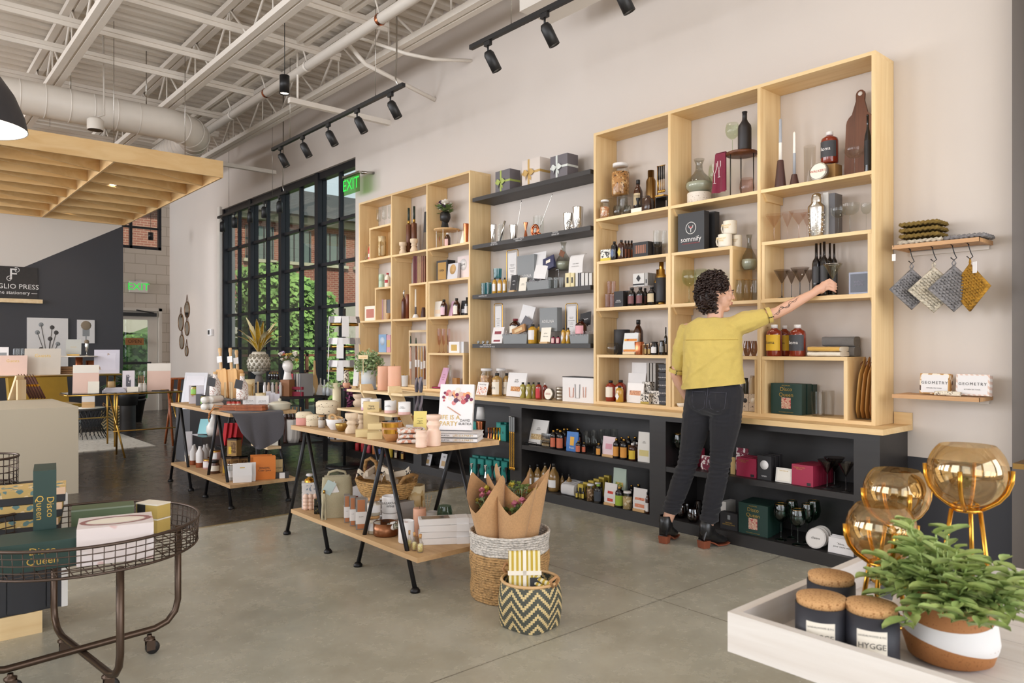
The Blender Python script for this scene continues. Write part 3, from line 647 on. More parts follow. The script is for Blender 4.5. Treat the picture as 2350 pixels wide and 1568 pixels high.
@cached
def bot(w,h,shape,body,cap,lab=None,lz=(.14,.56),t='',tm=TEXTD,ts=.3,a=1.1,dia=None):
 pr,cr,cz=BOT[shape];r=w/2;n=4 if shape=='square' else 18
 M=Matrix.Rotation(pi/4,3,'Z')if shape=='square' else None;k=1.3 if shape=='square' else 1
 p=[('bottle_body',G().lathe([(x*r*k,z*h)for x,z in pr],body,n=n,M=M))]
 if cap:p.append(('cap',G().lathe([(0,cz*h)]+[(cr*r,cz*h),(cr*r,h*1.0),(cr*r*.85,h*1.005),(0,h*1.005)],cap,n=14)))
 if lab:
  if shape=='square':lb=G().box((-r*.925,0,h*sum(lz)/2),(.002,r*1.5,h*(lz[1]-lz[0])),lab)
  else:lb=arc_lab(r*1.012,lz[0]*h,lz[1]*h,lab,a)
  p.append(('label',lb,None,None,[('lettering',txt(t,w*ts,tm),(-r*1.03,0,h*sum(lz)/2))]if t else[]))
 if dia:p.append(('label',G().add([(-r*1.02,0,h*.1),(-r*1.0,r*.62,h*.36),(-r*1.02,0,h*.62),(-r*1.0,-r*.62,h*.36)],[(0,1,2,3)],dia)))
 return p
GLP={'tumbler':([(0,.04),(.86,.04),(.88,0),(.9,.04),(1,1)],None),'stemless':([(0,0),(.55,0),(.85,.2),(1,.42),(.95,.7),(.8,1)],None),'wine':([(.02,.5),(.35,.51),(.8,.6),(1,.74),(.97,.86),(.8,1)],[(0,0),(.78,0),(.6,.015),(.1,.035),(.05,.1),(.05,.46),(.09,.5)]),'martini':([(.03,.5),(.06,.52),(1,1)],[(0,0),(.62,0),(.5,.015),(.1,.03),(.05,.1),(.05,.46),(.06,.5)]),'coupe':([(.03,.62),(.5,.64),(.85,.74),(1,.9),(.99,1)],[(0,0),(.66,0),(.5,.015),(.08,.03),(.04,.1),(.04,.58),(.06,.62)]),'flute':([(.03,.3),(.5,.36),(.8,.55),(.9,.8),(.84,1)],[(0,0),(1,0),(.8,.02),(.12,.05),(.1,.26),(.2,.3)]),'goblet':([(.03,.32),(.85,.36),(1,.45),(1,1)],[(0,0),(.8,0),(.7,.015),(.14,.04),(.12,.28),(.2,.32)])}
@cached
def glass(w,h,kind,m,stem=None,rim=None,fill=None):
 b,s=GLP[kind];r=w/2;p=[('bowl',G().lathe([(x*r,z*h)for x,z in b],m,n=20))]
 if s:p.append(('stem',G().lathe([(x*r,z*h)for x,z in s],stem or m,n=14)))
 if rim:p.append(('rim',G().tube([(b[-1][0]*r*cos(a*.3142),b[-1][0]*r*sin(a*.3142),h)for a in range(20)],r*.03,rim,n=5,closed=True)))
 if fill:p.append(('drink',G().lathe([(0,h*.3)]+[(x*r*.95,z*h)for x,z in b[1:-1]]+[(b[-2][0]*r*.9,h*.8),(0,h*.8)],fill)))
 return p
@cached
def jar(w,h,body,lid,fill=None,lab=None,lh=.1,t='',ts=.2,fh=.7,neck=1,lz=(.2,.6)):
 r=w/2;p=[('jar_body',G().lathe([(0,0),(r*.95,0),(r,h*.03),(r,h*(.8-lh)),(r*.78,h*(1-lh)-.001),(r*.78,h*(1-lh*.5))],body))]
 p.append(('lid',G().lathe([(0,h*(1-lh)),(r*.84*neck,h*(1-lh)),(r*.84*neck,h*.99),(r*.78*neck,h),(0,h)],lid)))
 if fill:p.append(('contents',G().lathe([(0,h*.02),(r*.93,h*.02),(r*.95,h*fh),(0,h*(fh+.02))],fill)))
 if lab:p.append(('label',arc_lab(r*1.01,h*lz[0],h*lz[1],lab,1.1),None,None,[('lettering',txt(t,w*ts,TEXTD),(-r*1.04,0,h*sum(lz)/2))]if t else[]))
 return p
@cached
def box(w,h,m,d=.05,fr=None,fz=(.1,.9),fw=.8,t='',tm=TEXTD,ts=.16,tz=.5,lid=None,lidh=.1,disc=None):
 p=[('box_body',G().box((0,0,h/2),(d,w,h),m))]
 if lid:p.append(('lid',G().box((0,0,h-h*lidh/2+.0005),(d+.003,w+.003,h*lidh),lid)))
 if fr:p.append(('front_panel',G().box((-d/2-.0007,0,h*sum(fz)/2),(.0014,w*fw,h*(fz[1]-fz[0])),fr)))
 if disc:p.append(('emblem',G().lathe([(0,0),(w*.3,0),(w*.3,.001),(0,.001)],disc,(-d/2,0,h*.62),24,M=Matrix.Rotation(-pi/2,3,'Y'))))
 if t:p.append(('lettering',txt(t,w*ts,tm),(-d/2-.0035,0,h*tz)))
 return p
@cached
def pouch(w,h,m,pan=None,pz=(.2,.45),pw=.7,t='',tm=TEXTD,ts=.12,tz=.68,base=None,d=.03,seal=None):
 z0=.018 if base else 0;hh=h-z0
 g=G();a,b=d/2,w/2
 vs=[(x*k,y*j,z)for z,k,j in((z0,1,.96),(z0+hh*.35,.9,1),(z0+hh*.8,.35,.99),(h,.08,1))for x,y in((-a,-b),(a,-b),(a,b),(-a,b))]
 g.add(vs,[(3,2,1,0),(12,13,14,15)]+[(i*4+j,i*4+(j+1)%4,i*4+4+(j+1)%4,i*4+4+j)for i in range(3)for j in range(4)],m)
 p=[('pouch_body',g)]
 def xf(f):
  q=f*hh
  return-a*(1-.1*min(1,f/.35))if f<.35 else(-a*(.9-.55*(f-.35)/.45)if f<.8 else-a*(.35-.27*(f-.8)/.2))
 if pan:p.append(('picture',G().add([(xf(f)-.001,s*w*pw/2,z0+f*hh)for f,s in((pz[0],1),(pz[0],-1),(min(pz[1],.8),-1),(min(pz[1],.8),1))],[(0,1,2,3)],pan)))
 if t:p.append(('lettering',txt(t,w*ts,tm),(min(xf(tz),xf(tz-.06),xf(min(1,tz+.06)))-.002,0,z0+tz*hh),(0,-R(0),0)))
 if base:p.append(('wood_base',G().bx(-.03,.022,-w*.42,w*.42,0,.018,base)))
 return p
@cached
def card(w,h,m,t='',tm=TEXTD,ts=.1,base=None,tilt=.14,pan=None,pz=(.2,.8),pw=.7,tz=.5,th=.004):
 rt=(0,tilt,0);p=[]
 z0=.012 if base else.0
 sub=[]
 if t:sub.append(('lettering',txt(t,w*ts,tm),(-th/2-.0008-(.001 if pan else 0),0,h*tz)))
 if pan:sub.append(('picture',G().box((-th/2-.0006,0,h*sum(pz)/2),(.0012,w*pw,h*(pz[1]-pz[0])),pan)))
 p.append(('card_face',G().box((0,0,h/2),(th,w,h),m),(0,0,z0),rt,sub))
 if base:p.append(('stand',G().bx(-.022,.022,-w*.4,w*.4,0,.016,base)))
 else:p.append(('back_strut',G().prism([(.001,0),(h*.3,0),(h*tilt*.8,h*.7)],-.002,.002,m,ax=1)))
 return p
@cached
def candle(w,h,m,wick=True,hold=None):
 r=w/2;p=[('wax_body',G().lathe([(0,0),(r*.97,0),(r,.004),(r,h-.004),(r*.95,h),(r*.3,h-.004),(0,h-.004)],m))]
 if wick:p.append(('wick',G().tube([(0,0,h-.004),(0,.001,h+.012)],.0012,TEXTD,n=5)))
 return p
@cached
def lath(w,h,prof,m,nm='body',n=20,sx=1):return[(nm,G().lathe([(x*w/2,z*h)for x,z in prof],m,n=n,sx=sx))]
TURN=((0,0),(.95,0),(1,.06),(.95,.2),(.62,.38),(.6,.42),(.78,.48),(.8,.53),(.62,.6),(.6,.63),(.95,.74),(1,.8),(1,.97),(.95,1),(.4,1),(.35,.95),(0,.95))
CONE=((0,0),(1,0),(1,.02),(.55,.97),(.5,1),(.2,1),(.2,.97),(0,.97))
JIG=((0,0),(.95,0),(.9,.02),(.34,.47),(.32,.5),(.34,.53),(1,.98),(1,1),(.94,.98),(.2,.6),(0,.6))
TIN_=((0,0),(.72,0),(.75,.02),(1,.98),(1,1),(.95,1),(.7,.1),(0,.1))
BOWL=((0,0),(.5,0),(.55,.05),(.85,.4),(1,.97),(.97,1),(.92,.95),(.6,.2),(0,.12))
@cached
def taper(w,h,low,up,hold,hh=.35,hr=1.0,cut=.5):
 r=w/2;H0=h*hh
 return[('holder',G().lathe([(x*r*hr,z*H0)for x,z in CONE],hold)),('candle',G().lathe([(0,H0*.9),(r*.3,H0*.9),(r*.28,H0+(h-H0)*cut)],low,n=12),None,None,[('upper_half',G().lathe([(r*.28,H0+(h-H0)*cut),(r*.24,h-.008),(r*.1,h),(0,h)],up,n=12))])]
@cached
def disc(w,h,rimm,face,d=.03,t='',tm=TEXTD,ts=.2,tilt=.12):
 M=Matrix.Rotation(tilt,3,'Y')@Matrix.Rotation(-pi/2,3,'Y');r=w/2;c=(0,0,r)
 p=[('rim',G().lathe([(0,-d),(r*.97,-d),(r,-d*.9),(r,-.002),(r*.96,0),(r*.88,0),(0,0)],rimm,c,26,M=M)),('face',G().lathe([(0,.0006),(r*.86,.0006)],face,c,26,M=M))]
 if t:p.append(('lettering',txt(t,w*ts,tm),(-.002-0,0,r),(0,tilt,0)))
 return p
@cached
def towels(w,h,m,d=.16,n=2,band=None,m2=None):
 p=[];hh=h/n
 for i in range(n):
  g=G();
  def fn(u,v,i=i):
   a=2*pi*u;y=(v-.5)*w*(1-.02*i);e=.5*(abs(cos(a))**.5)*(1 if cos(a)>0 else-1);f=.5*(abs(sin(a))**.6)*(1 if sin(a)>0 else-1)
   return(e*d+.004*noise.noise((y*30,a,i)),y,hh*(i+.5)+f*hh*.98+.003*noise.noise((y*25,a*2,i+5.)))
  g.grid(fn,20,12,(m2 if m2 and i%2 else m));e=[fn(q/20,0)for q in range(20)];f_=[fn(q/20,1)for q in range(20)]
  g.add(e,[tuple(range(20))],m);g.add(f_,[tuple(range(19,-1,-1))],m);p.append(('fold',g))
 if band:p.append(('band',G().box((0,0,h/2+.001),(d+.006,w*.3,h+.003),band)))
 return p
@cached
def mug(w,h,m,t='',tm=TEXTG,ts=.15,turn=1):
 r=w*.4;y=r*.12
 p=[('cup',G().lathe([(0,0),(r*.9,0),(r*.95,.003),(r,h*.1),(r,h-.002),(r*.95,h),(r*.9,h*.95),(r*.88,h*.1),(0,h*.1)],m,(0,-y,0)))]
 p.append(('handle',G().tube([(0,-y+r*.95,h*.82),(0,-y+r*1.3,h*.82),(0,-y+r*1.45,h*.5),(0,-y+r*1.3,h*.2),(0,-y+r*.95,h*.2)],r*.12,m)))
 if t:p.append(('lettering',txt(t,w*ts,tm),(-r*1.05,-y,h*.55)))
 return p
@cached
def book(w,h,m,d=.03,pages=None,t='',tm=TEXTD,ts=.4,face=None):
 p=[('cover',G().bx(-d/2,d/2,-w/2,w/2,0,h,m))]
 p=[('cover',G().bx(-d/2,d/2,-w/2,-w/2+.003,0,h,m).bx(-d/2,d/2,w/2-.003,w/2,0,h,m).bx(-d/2,-d/2+.003,-w/2,w/2,0,h,m)),('pages',G().bx(-d/2+.003,d/2-.003,-w/2+.003,w/2-.003,.003,h-.003,pages or PAPER))]
 if t:p.append(('lettering',txt(t,w*ts,tm),(-d/2-.001,0,h/2),(R(90),0,0)))
 return p
@cached
def flatbook(w,h,m,d=.2,t='',tm=TEXTD,ts=.08):
 p=[('cover',G().bx(-d/2,d/2,-w/2,w/2,0,.004,m).bx(-d/2,d/2,-w/2,w/2,h-.004,h,m).bx(-d/2,-d/2+.004,-w/2,w/2,0,h,m)),('pages',G().bx(-d/2+.004,d/2-.004,-w/2+.004,w/2-.004,.004,h-.004,PAPER))]
 if t:p.append(('lettering',txt(t,w*ts,tm),(-d/2-.001,0,h/2)))
 return p
@cached
def gift(w,h,m,rib,d=.13):
 c=w*.42;x=-d/2-.003
 g=G();g.box((0,0,h*.5),(d+.003,w+.003,h*.09),rib);g.box((0,w*.12,h/2),(d+.004,w*.1,h+.003),rib)
 b=G();y0=w*.12
 for s,q in((1,.8),(-1,.8),(.7,-1.3),(-.6,-1.4)):
  b.grid(lambda u,v:(x-.012*sin(pi*u)-.002,y0+s*w*.32*u*(1 if q>0 else.8),h*.5+(.13*h*sin(pi*u)*(v-.5)*2 if q>0 else q*h*.18*u+(v-.5)*h*.1*(.4+u))),6,3,rib)
 b.ball((x-.006,y0,h*.5),h*.045,rib,8)
 return[('box_body',G().box((0,0,h/2),(d,w,h),m)),('ribbon',g),('bow',b)]
@cached
def shred(w,h,m,tray,d=.12):
 g=G();hh=h*.62;a,b=d/2,w/2
 def wall(p,q):return g.add([(*p,0),(*q,0),(q[0]*1.12,q[1]*1.1,hh),(p[0]*1.12,p[1]*1.1,hh)],[(0,1,2,3)],tray)
 c=[(-a*.9,-b*.9),(a*.9,-b*.9),(a*.9,b*.9),(-a*.9,b*.9)]
 for i in range(4):wall(c[i],c[(i+1)%4])
 g.add([(x,y,.001)for x,y in c],[(0,1,2,3)],tray);g.add([(x*1.06,y*1.04,hh*.75)for x,y in c],[(0,1,2,3)],m)
 s=G();r=random.Random(int(w*1e4))
 for k in range(70):
  x,y,z=r.uniform(-a,a),r.uniform(-b,b),hh*.8+r.uniform(0,.02);dx,dy=r.uniform(-.018,.018),r.uniform(-.025,.025);q=r.uniform(.012,.03)
  if k%5==0:x=-a*1.12;dx=-.006;q=-.01;z=hh
  s.add([(x,y,z),(x+.004,y+.003,z),(x+dx+.004,y+dy,z+q),(x+dx,y+dy,z+q),(x+dx*2,y+dy*.6,z+q*.5),(x+dx*2+.004,y+dy*.6+.003,z+q*.5)],[(0,1,2,3),(3,2,5,4)],m)
 return[('tray',g),('shredded_paper',s)]
@cached
def frame(w,h,m,face,t='',ts=.07):
 r=.012;pts=[]
 for cx,cz,a0 in((w/2-.02,h-.02,0),(-w/2+.02,h-.02,90),(-w/2+.02,.02,180),(w/2-.02,.02,270)):
  for k in range(5):a=R(a0+k*22.5);pts.append((0,cx+.02*cos(a),cz+.02*sin(a)))
 p=[('metal_frame',G().tube(pts,.004,m,n=6,closed=True),(0,0,.004)),('insert',G().box((0,0,h*.53),(.003,w*.72,h*.82),face))]
 if t:p[1]=p[1]+(None,None,[('lettering',txt(t,w*ts,TEXTD),(-.003,0,h*.55))])
 return p
@cached
def acry(w,h,d=.15,m=ACRY):return[('riser',G().bx(-d/2,d/2,-w/2,w/2,h-.004,h,m).bx(-d/2,d/2,-w/2,-w/2+.004,0,h-.004,m).bx(-d/2,d/2,w/2-.004,w/2,0,h-.004,m))]
@cached
def spoonbar(w,h,m,top=.0):return[('twisted_rod',G().tube([(w*(q/14),.0015*(-1)**q,h*q/14)for q in range(15)],.003,m,n=5)),('spoon_bowl',G().ball((0,0,.012),.012,m,8,sz=1.4,sx=.4))]
def S(fn,name,label,cat,px0,px1,ytop,z,X=4.47,group=None,rz=0,d=0,ry=0,back=0):
 """stand one item on the surface at height z; X: its front plane (d = depth behind it)"""
 ya,ta=yX(px0,X);yb,tb=yX(px1,X);t=(ta+tb)/2
 w=abs(ya-yb)if d else(px1-px0)*t/FPX
 return thing(name,label,cat,fn(max(w,.008),zat(ytop,t)-z),(X+d/2,(ya+yb)/2,z+.0012+abs(sin(ry))*d/2),rz,group,0,ry)
def ROW(fn,name,label,cat,pxs,ytop,z,X=4.47,group=None,d=0,first=None,**k):
 """label holds %s for the ordinal counted from the window end"""
 out=[]
 for i,(a,b)in enumerate(pxs):
  q=ytop[i]if isinstance(ytop,(list,tuple))else ytop;xx=X[i]if isinstance(X,(list,tuple))else X
  out.append(S(fn,name,label%ORD[i],cat,a,b,q,z,xx,group,d=d,**k))
 return out
def Tm(fn,name,label,cat,px0,px1,ytop,ybase,z,rz=None,group=None,d=0,ry=0):
 """stand one item on a table top at height z by the foot of its front; it faces the shop floor"""
 x,y,t=on((px0+px1)/2,ybase,z);w=(px1-px0)*t/FPX;v=ray((px0+px1)/2);L=math.hypot(*v)
 k=d/2 if d else w/2
 if z in(TZ,LZ)or abs(z-LZ-.035)<.001:
  r=w/2 if not d else max(w,d)/2*.9;x+=v[0]/L*k;y+=v[1]/L*k;q=min(max(x,(2.132 if z==TZ else 2.183)+r),(2.683 if z==TZ else 2.632)-r)/x;x*=q;y*=q;o=2.655 if y>5.3 else 0;y=min(max(y,3.203+r+o),4.727-r+o);k=0
 return thing(name,label,cat,fn(w,zat(ytop,t)-z),(x+v[0]/L*k,y+v[1]/L*k,z+.0012),math.atan2(v[1],v[0])if rz is None else rz,group,0,ry)
M_=mat
def A3(hexes):return[mat(h,.6)for h in hexes]
ONYX=mat('d8c6a0',.4,0,'speckle',h2='b89a68',sc=12,t=.5);PINK=mat('e3b9b4',.6);RED=mat('b3262c',.5);TEAL=mat('1f7a72',.45);TEALD=mat('3d5560',.6);BURG=mat('84182f',.7);DGREEN=mat('1f3a33',.5)
LILAC=mat('d9b0c8',.6);HONEY=mat('c8962f',.12,0,'',coat=.6);OLIVE=mat('a59a4a',.15,0,'',coat=.5);REDB=mat('8e2b18',.14,0,'',coat=.6);TAN=mat('c9ae92',.7);MAROON=mat('6a2a30',.6);CREAM=mat('e8d8a8',.6)
BLKL=mat('2c2a2c',.6);SILV=mat('d9d5cf',.2,1);IVORY=mat('efe6d6',.5);GRAYL=mat('6f6c70',.7);NATW=mat('d6b182',.55,0,'wood',ax=1,h2='c0965f',sc=30)
hur=glass('goblet',GLS);BOXTOP=2.7
ROW(hur,'candle_glass','%s clear glass candle holder from the window, on the topmost box of the far unit','candle holder',[(864,875),(876,888),(890,897)],[481,473,472],BOXTOP,group='clear candle glasses')
S(bot('boston',mat('c62f2f',.3),mat('2d3f2f',.4),WHT,lz=(.2,.4)),'small_bottle','small red bottle with dark cap beside the inner box on the far unit','bottle',845,851,561,ZA)
S(bot('onion',GLS,None),'decanter','tiny clear decanter next to the small red bottle','decanter',837,844,564,ZA)
def hurr(stand):
 def fn(w,h):
  r=w*.36;g=G()
  for a in(.6,2.2,3.8,5.3):g.tube([(r*1.1*cos(a),r*1.1*sin(a),h*.75),(r*1.1*cos(a),r*1.1*sin(a),h*.12),(r*1.45*cos(a),r*1.45*sin(a),0.004)],.003,stand,n=5)
  return[('stone_cylinder',G().lathe([(0,h*.14),(r,h*.14),(r,h),(r*.92,h),(r*.9,h*.2)],ONYX)),('stand',g)]
 return fn
S(hurr(BRASS),'onyx_hurricane','marbled cylinder candle holder on brass legs inside the top inner box','candle holder',865,889,543,ZA,4.5)
S(lath(((0,0),(.9,0),(1,.05),(1,.44),(.8,.47),(.8,.5),(1,.53),(1,.95),(.9,1),(0,1)),mat('b9d0b8',.4)),'stacked_jar','stacked pale green jar on the lower inner box of the far unit','jar',869,882,630,ZB)
S(bot('boston',IVORY,RED,RED,lz=(.3,.5)),'wrapped_mug','cream cup with red band beside the pale green jar','cup',883,896,627,ZB)
for px,m_,nm in(((869,879),LILAC,'slim lilac'),((879,887),TAN,'slim tan'),((888,896),GRAYL,'slim grey')):
 S(book(*())if False else book(m_,d=.14),'book',nm+' book standing in the lower inner box by the window','book',px[0],px[1],688,ZCC+.005,4.49,'books in the lower inner box',d=.14)
S(lath(BOWL,NATW),'pinch_bowl','tiny wooden bowl in front of the slim books','bowl',884,897,719,ZCC+.005,4.44)
S(box(IVORY,d=.05,fr=mat('c07a6a',.6),fz=(.2,.8),fw=.7),'gift_set','cream boxed set with two pink windows beside the inner box','box',837,862,703,ZCC,4.45,d=.05)
S(box(mat('8fb2d6',.6),d=.02,disc=mat('c8d8ea',.6)),'greeting_card_box','sky blue card box behind the potted plant on the far unit','card',869,886,768,ZD,d=.02)
S(box(mat('dfa9b8',.6),d=.02,fr=mat('e0c070',.6),fz=(.3,.7)),'greeting_card_box','pink patterned card box beside the sky blue one','card',887,896,769,ZD,d=.02)
def torch():
 def fn(w,h):r=w/2;return[('wood_base',G().lathe([(0,0),(r,0),(r,h*.64),(r*.8,h*.65),(0,h*.65)],WALNUT)),('brass_collar',G().lathe([(0,h*.65),(r*.45,h*.65),(r*.45,h*.73),(r*.3,h*.74)],BRASS)),('candle',G().lathe([(0,h*.7),(r*.42,h*.7),(r*.42,h),(0,h)],mat('2f3a30',.5)))]
 return fn
S(torch(),'torch_candle','tall walnut candle stand with dark green candle, one nearer the window','candle holder',932,944,478,ZA,4.53)
S(torch(),'torch_candle','tall walnut candle stand with dark green candle, slightly taller of the pair','candle holder',944,957,474,ZA,4.56)
S(lath(TURN,BLEACH),'turned_candle_holder','small bleached turned candle holder in front of the walnut stands','candle holder',916,934,557,ZA,4.46)
S(lath(TURN,BLEACH),'turned_candle_holder','taller bleached turned candle holder beside the small one on the far unit','candle holder',941,959,549,ZA,4.44)
S(box(BLKL,d=.02,fr=mat('6b5a48',.4),fz=(.05,.5)),'leaning_picture','black framed panel leaning behind the divider of the far unit','frame',969,979,485,ZA,4.58,d=.02,ry=.06)
ROW(book(MAROON,d=.02),'taper_candle_box','%s dark red boxed taper candle from the window, on the middle inner box','candle box',[(948,952),(953,957)],588,ZB,4.46,'boxed taper candles',d=.02)
ROW(book(mat('b08d68',.6),d=.02),'taper_candle_box','%s tan boxed taper candle from the window, on the middle inner box','candle box',[(957.5,961.5),(962,966)],588,ZB,4.46,'boxed taper candles',d=.02)
ROW(book(mat('8b5a44',.6),d=.02),'taper_candle_box','%s brown boxed taper candle from the window, on the middle inner box','candle box',[(966.5,971),(971.5,975.5)],588,ZB,4.46,'boxed taper candles',d=.02)
S(bot('slim',mat('5a2d1d',.3),SILV),'tall_flask','tall brown flask with metal stopper on the middle shelf of the far unit','flask',921,933,667,ZCC)
S(lath(((0,0),(1,0),(1,.98),(.9,1),(0,1)),mat('7a4028',.35)),'tall_flask','tall brown cylinder beside the flask with metal stopper','flask',931,941,676,ZCC,4.44)
S(taper(GRAYL,IVORY,WHT,hh=.12,hr=1.0,cut=.3),'candlestick','white and grey taper candle on a small white holder in the inner box','candle',946,962,664,ZCC+.005,4.45)
S(lath(CONE,DKWALN),'candle_holder_cone','dark wooden cone candle holder inside the middle inner box','candle holder',965,979,706,ZCC+.005,4.45)
o=em('taper_rack',(4.5,yX(957,4.47)[0],ZE+.0012));tag(o,'pale wooden rack with pairs of hanging taper candles','candle rack')
g=G();g.bx(-.03,.05,-.22,.22,0,.02,PALE);mo('rack_base',g,o)
for y in(-.2,.2):g=G();g.bx(.0,.02,y-.01,y+.01,.02,.6,PALEZ);mo('post',g,o)
g=G();g.bx(-.035,-.015,-.21,.16,.45,.475,PALE);g.bx(.0,.02,-.21,.21,.6,.625,PALE);mo('rail',g,o)
for k,(h_,x_,dz)in enumerate((('3d4f3c',.01,.12),('e0b098',-.025,0),('3d4f3c',.01,.1),('8d5a3f',-.025,.02),('d9b684',-.025,.02),('cfa56a',-.025,.0),('8d5a3f',-.025,.01))):
 y=.19-k*.055;cm=mat(h_,.5)
 c=mo('taper_candle',G().lathe([(0,0),(.011,0),(.01,.3),(.004,.36),(0,.36)],cm,(x_,y,.08+dz),10),o);mo('paper_band',G().lathe([(.0125,.12),(.0125,.2)],WHT,(x_,y,.08+dz),10),c)
 mo('hanging_wick',G().tube([(x_,y,.44+dz),(x_,y,.47 if x_<0 else.6)],.0015,WHT,n=4),c)
S(acry(d=.1,m=NATW),'small_stand','little wooden stand holding silver ornaments beside the taper rack','stand',916,936,825,ZE,4.6)
ROW(lath(((0,0),(.7,.15),(1,.5),(.7,.85),(0,1)),SILV),'metal_ornament','%s small silver ornament from the window, on the little wooden stand','ornament',[(918,924),(925,931),(931,936)],817,zat(825,yX(926,4.6)[1])+.001,4.63,'silver ornaments')
o=S(glass('tumbler',mat('e4e4e4',.3)),'spoon_cup','small white cup filled with brass spoons beside the pillar candles','cup',921,937,862,ZE,4.45)
g=G()
for k in range(7):a=k*.9;g.tube([(0,0,.02),(.03*cos(a),.03*sin(a),.1+.01*(k%3))],.003,BRASS,n=5);g.ball((.031*cos(a),.031*sin(a),.108+.01*(k%3)),.008,BRASS,6)
mo('spoons',g,o)
RZ=2.475
def stool(top,leg,n=3,th=.014):
 def fn(w,h):
  g=G()
  for k in range(n):a=2*pi*k/n+.6;g.tube([(w*.42*cos(a),w*.42*sin(a),0),(w*.42*cos(a),w*.42*sin(a),h-th)],.004,leg,n=6)
  return[('round_top',G().lathe([(0,h-th),(w/2,h-th),(w/2,h),(0,h)],top,n=28)),('legs_ring',g)]
 return fn
S(stool(NATW,mat('e8e4de',.4),4),'round_riser','round wooden riser with thin white legs on the far unit','riser',996,1056,527,ZA,4.53)
rz_=zat(527,yX(1026,4.53)[1])
def headvase(m_):
 def fn(w,h):
  r=w/2;M=Matrix.Rotation(-.35,3,'X');g=G()
  g.lathe([(0,0),(r*.75,0),(r*.7,h*.05),(r*.5,h*.35),(r*.52,h*.5),(r*.6,h*.6)],m_,(0,0,0),20)
  g.lathe([(0,-r*1.1),(r*.5,-r*.95),(r*.9,-r*.35),(r*.98,.1*r),(r*.8,r*.75),(r*.7,r*.72),(r*.85,0)],m_,(0,-r*.1,h*.68),22,sx=.85,M=M);g.ball((-r*.2,r*.75,h*.58),r*.2,m_,8,sz=1.3)
  return[('vase_body',g)]
 return fn
def flowers(o,c,spread,hts,cols,leaf,seed=1,n=14,fs=.03):
 r=random.Random(seed);g=G();L=G()
 for i in range(n):
  a=r.uniform(0,6.3);q=r.uniform(.2,1);p=Vector((c[0]+spread[0]*q*cos(a),c[1]+spread[1]*q*sin(a),c[2]+r.uniform(*hts)));m_=cols[i%len(cols)];s=fs*r.uniform(.6,1.2)
  L.tube([c,((p.x+c[0])/2,(p.y+c[1])/2,p.z*.6+c[2]*.4),p],.002,leaf,n=4)
  for k in range(9):
   b=k*2.4;e=.25+.12*k;d=Vector((cos(b)*cos(e),sin(b)*cos(e),sin(e)))*s;u=d.cross(Vector((.2,.1,1))).normalized()*s*.6
   g.add([p,p+d*.6+u,p+d*1.1,p+d*.6-u],[(0,1,2,3)],m_,True)
  g.ball(p,s*.3,m_,6)
  for k in range(4):
   b=r.uniform(0,6.3);q2=p-Vector((0,0,s));d=Vector((cos(b),sin(b),r.uniform(-.3,.6)))*s*1.6;u=d.cross(Vector((.1,.3,1))).normalized()*s*.45
   L.add([q2,q2+d*.5+u,q2+d,q2+d*.5-u],[(0,1,2,3)],leaf,True)
 mo('flower_heads',g,o);mo('greenery',L,o)
LF=mat('6f8550',.6,0,'leaf',h2='4f6a3a');LFG=mat('9aa87c',.6,0,'leaf',h2='6f8a5a')
o=thing('head_vase','black head shaped vase of white flowers on the round riser','vase',[('vase_body',headvase(BLKM)(.13,.2)[0][1])]+[('collar',G().lathe([(.05,0),(.05,.004),(0,.004)],BLKM))],(4.53,yX(1021,4.53)[0],rz_))
flowers(o,(0,0,.2),(.06,.14),(.0,.09),[mat('f4eee4',.7),mat('f4eee4',.7),mat('e7b79a',.7),mat('4a2a4a',.7)],LF,3,16,.042)
S(glass('martini',GLS,fill=mat('b8322a',.2)),'martini_glass','martini glass with red drink under the round riser','glass',999,1018,536,ZA,4.5)
S(bot('boston',AMBERB,WHT,PINK,lz=(.08,.55)),'syrup_bottle','dark bottle with pink label under the round riser','bottle',1020,1034,535,ZA,4.48)
S(lath(TIN_,COPPER),'copper_tumbler','copper tumbler beside the side panel of the far unit','tumbler',1063,1076,514,ZA,4.5)
S(card(IVORY),'place_card','white card propped in front of the copper tumbler','card',1052,1066,528,ZA,4.47,ry=.15)
S(box(BLKL,d=.1,fr=mat('a87e30',.5),fz=(.06,.9),fw=.75,t='OPEN',ts=.16),'card_deck_box','black box with ornate gold oval standing on the near bay of the far unit','box',1001,1026,598,ZB,4.46,d=.11)
S(box(mat('c9c8cc',.4,.3),d=.03,disc=mat('c7a06a',.5)),'metal_tin','pale rounded tin with small portrait beside the black oval box','tin',1026,1049,605,ZB,4.45,d=.03,ry=.1)
S(box(mat('e5d5d2',.6),d=.06,disc=WHT,t='LOVE',ts=.14,tz=.62),'card_deck_box','pale pink box with red wreath around a white oval','box',1050,1077,588,ZB,4.5,d=.06)
S(pouch(mat('d9d2c8',.4),mat('e0c9b0',.5)),'clear_packet','pair of clear packets leaning by the divider of the far unit','packet',996,1012,692,ZCC+.005,4.47,d=.03)
S(bot('boston',AMBERB,BLK,mat('e9c4cf',.6),lz=(.08,.55)),'syrup_bottle','amber bottle with pink label nearest the window in the near bay','bottle',1011,1027,688,ZCC+.005,4.47)
S(card(LILAC,tilt=.3),'recipe_card','lilac card leaning between two amber bottles','card',1026,1040,690,ZCC+.005,4.5)
S(bot('boston',AMBERB,BLK,IVORY,lz=(.08,.55)),'syrup_bottle','amber bottle with cream label to the near side of the lilac card','bottle',1040,1056,685,ZCC+.005,4.47)
S(pouch(BLKL,mat('b9b9c0',.5)),'coffee_bag','dark bag with pale picture beside the amber bottles of the far unit','bag',1056,1068,690,ZCC+.005,4.5,d=.04)
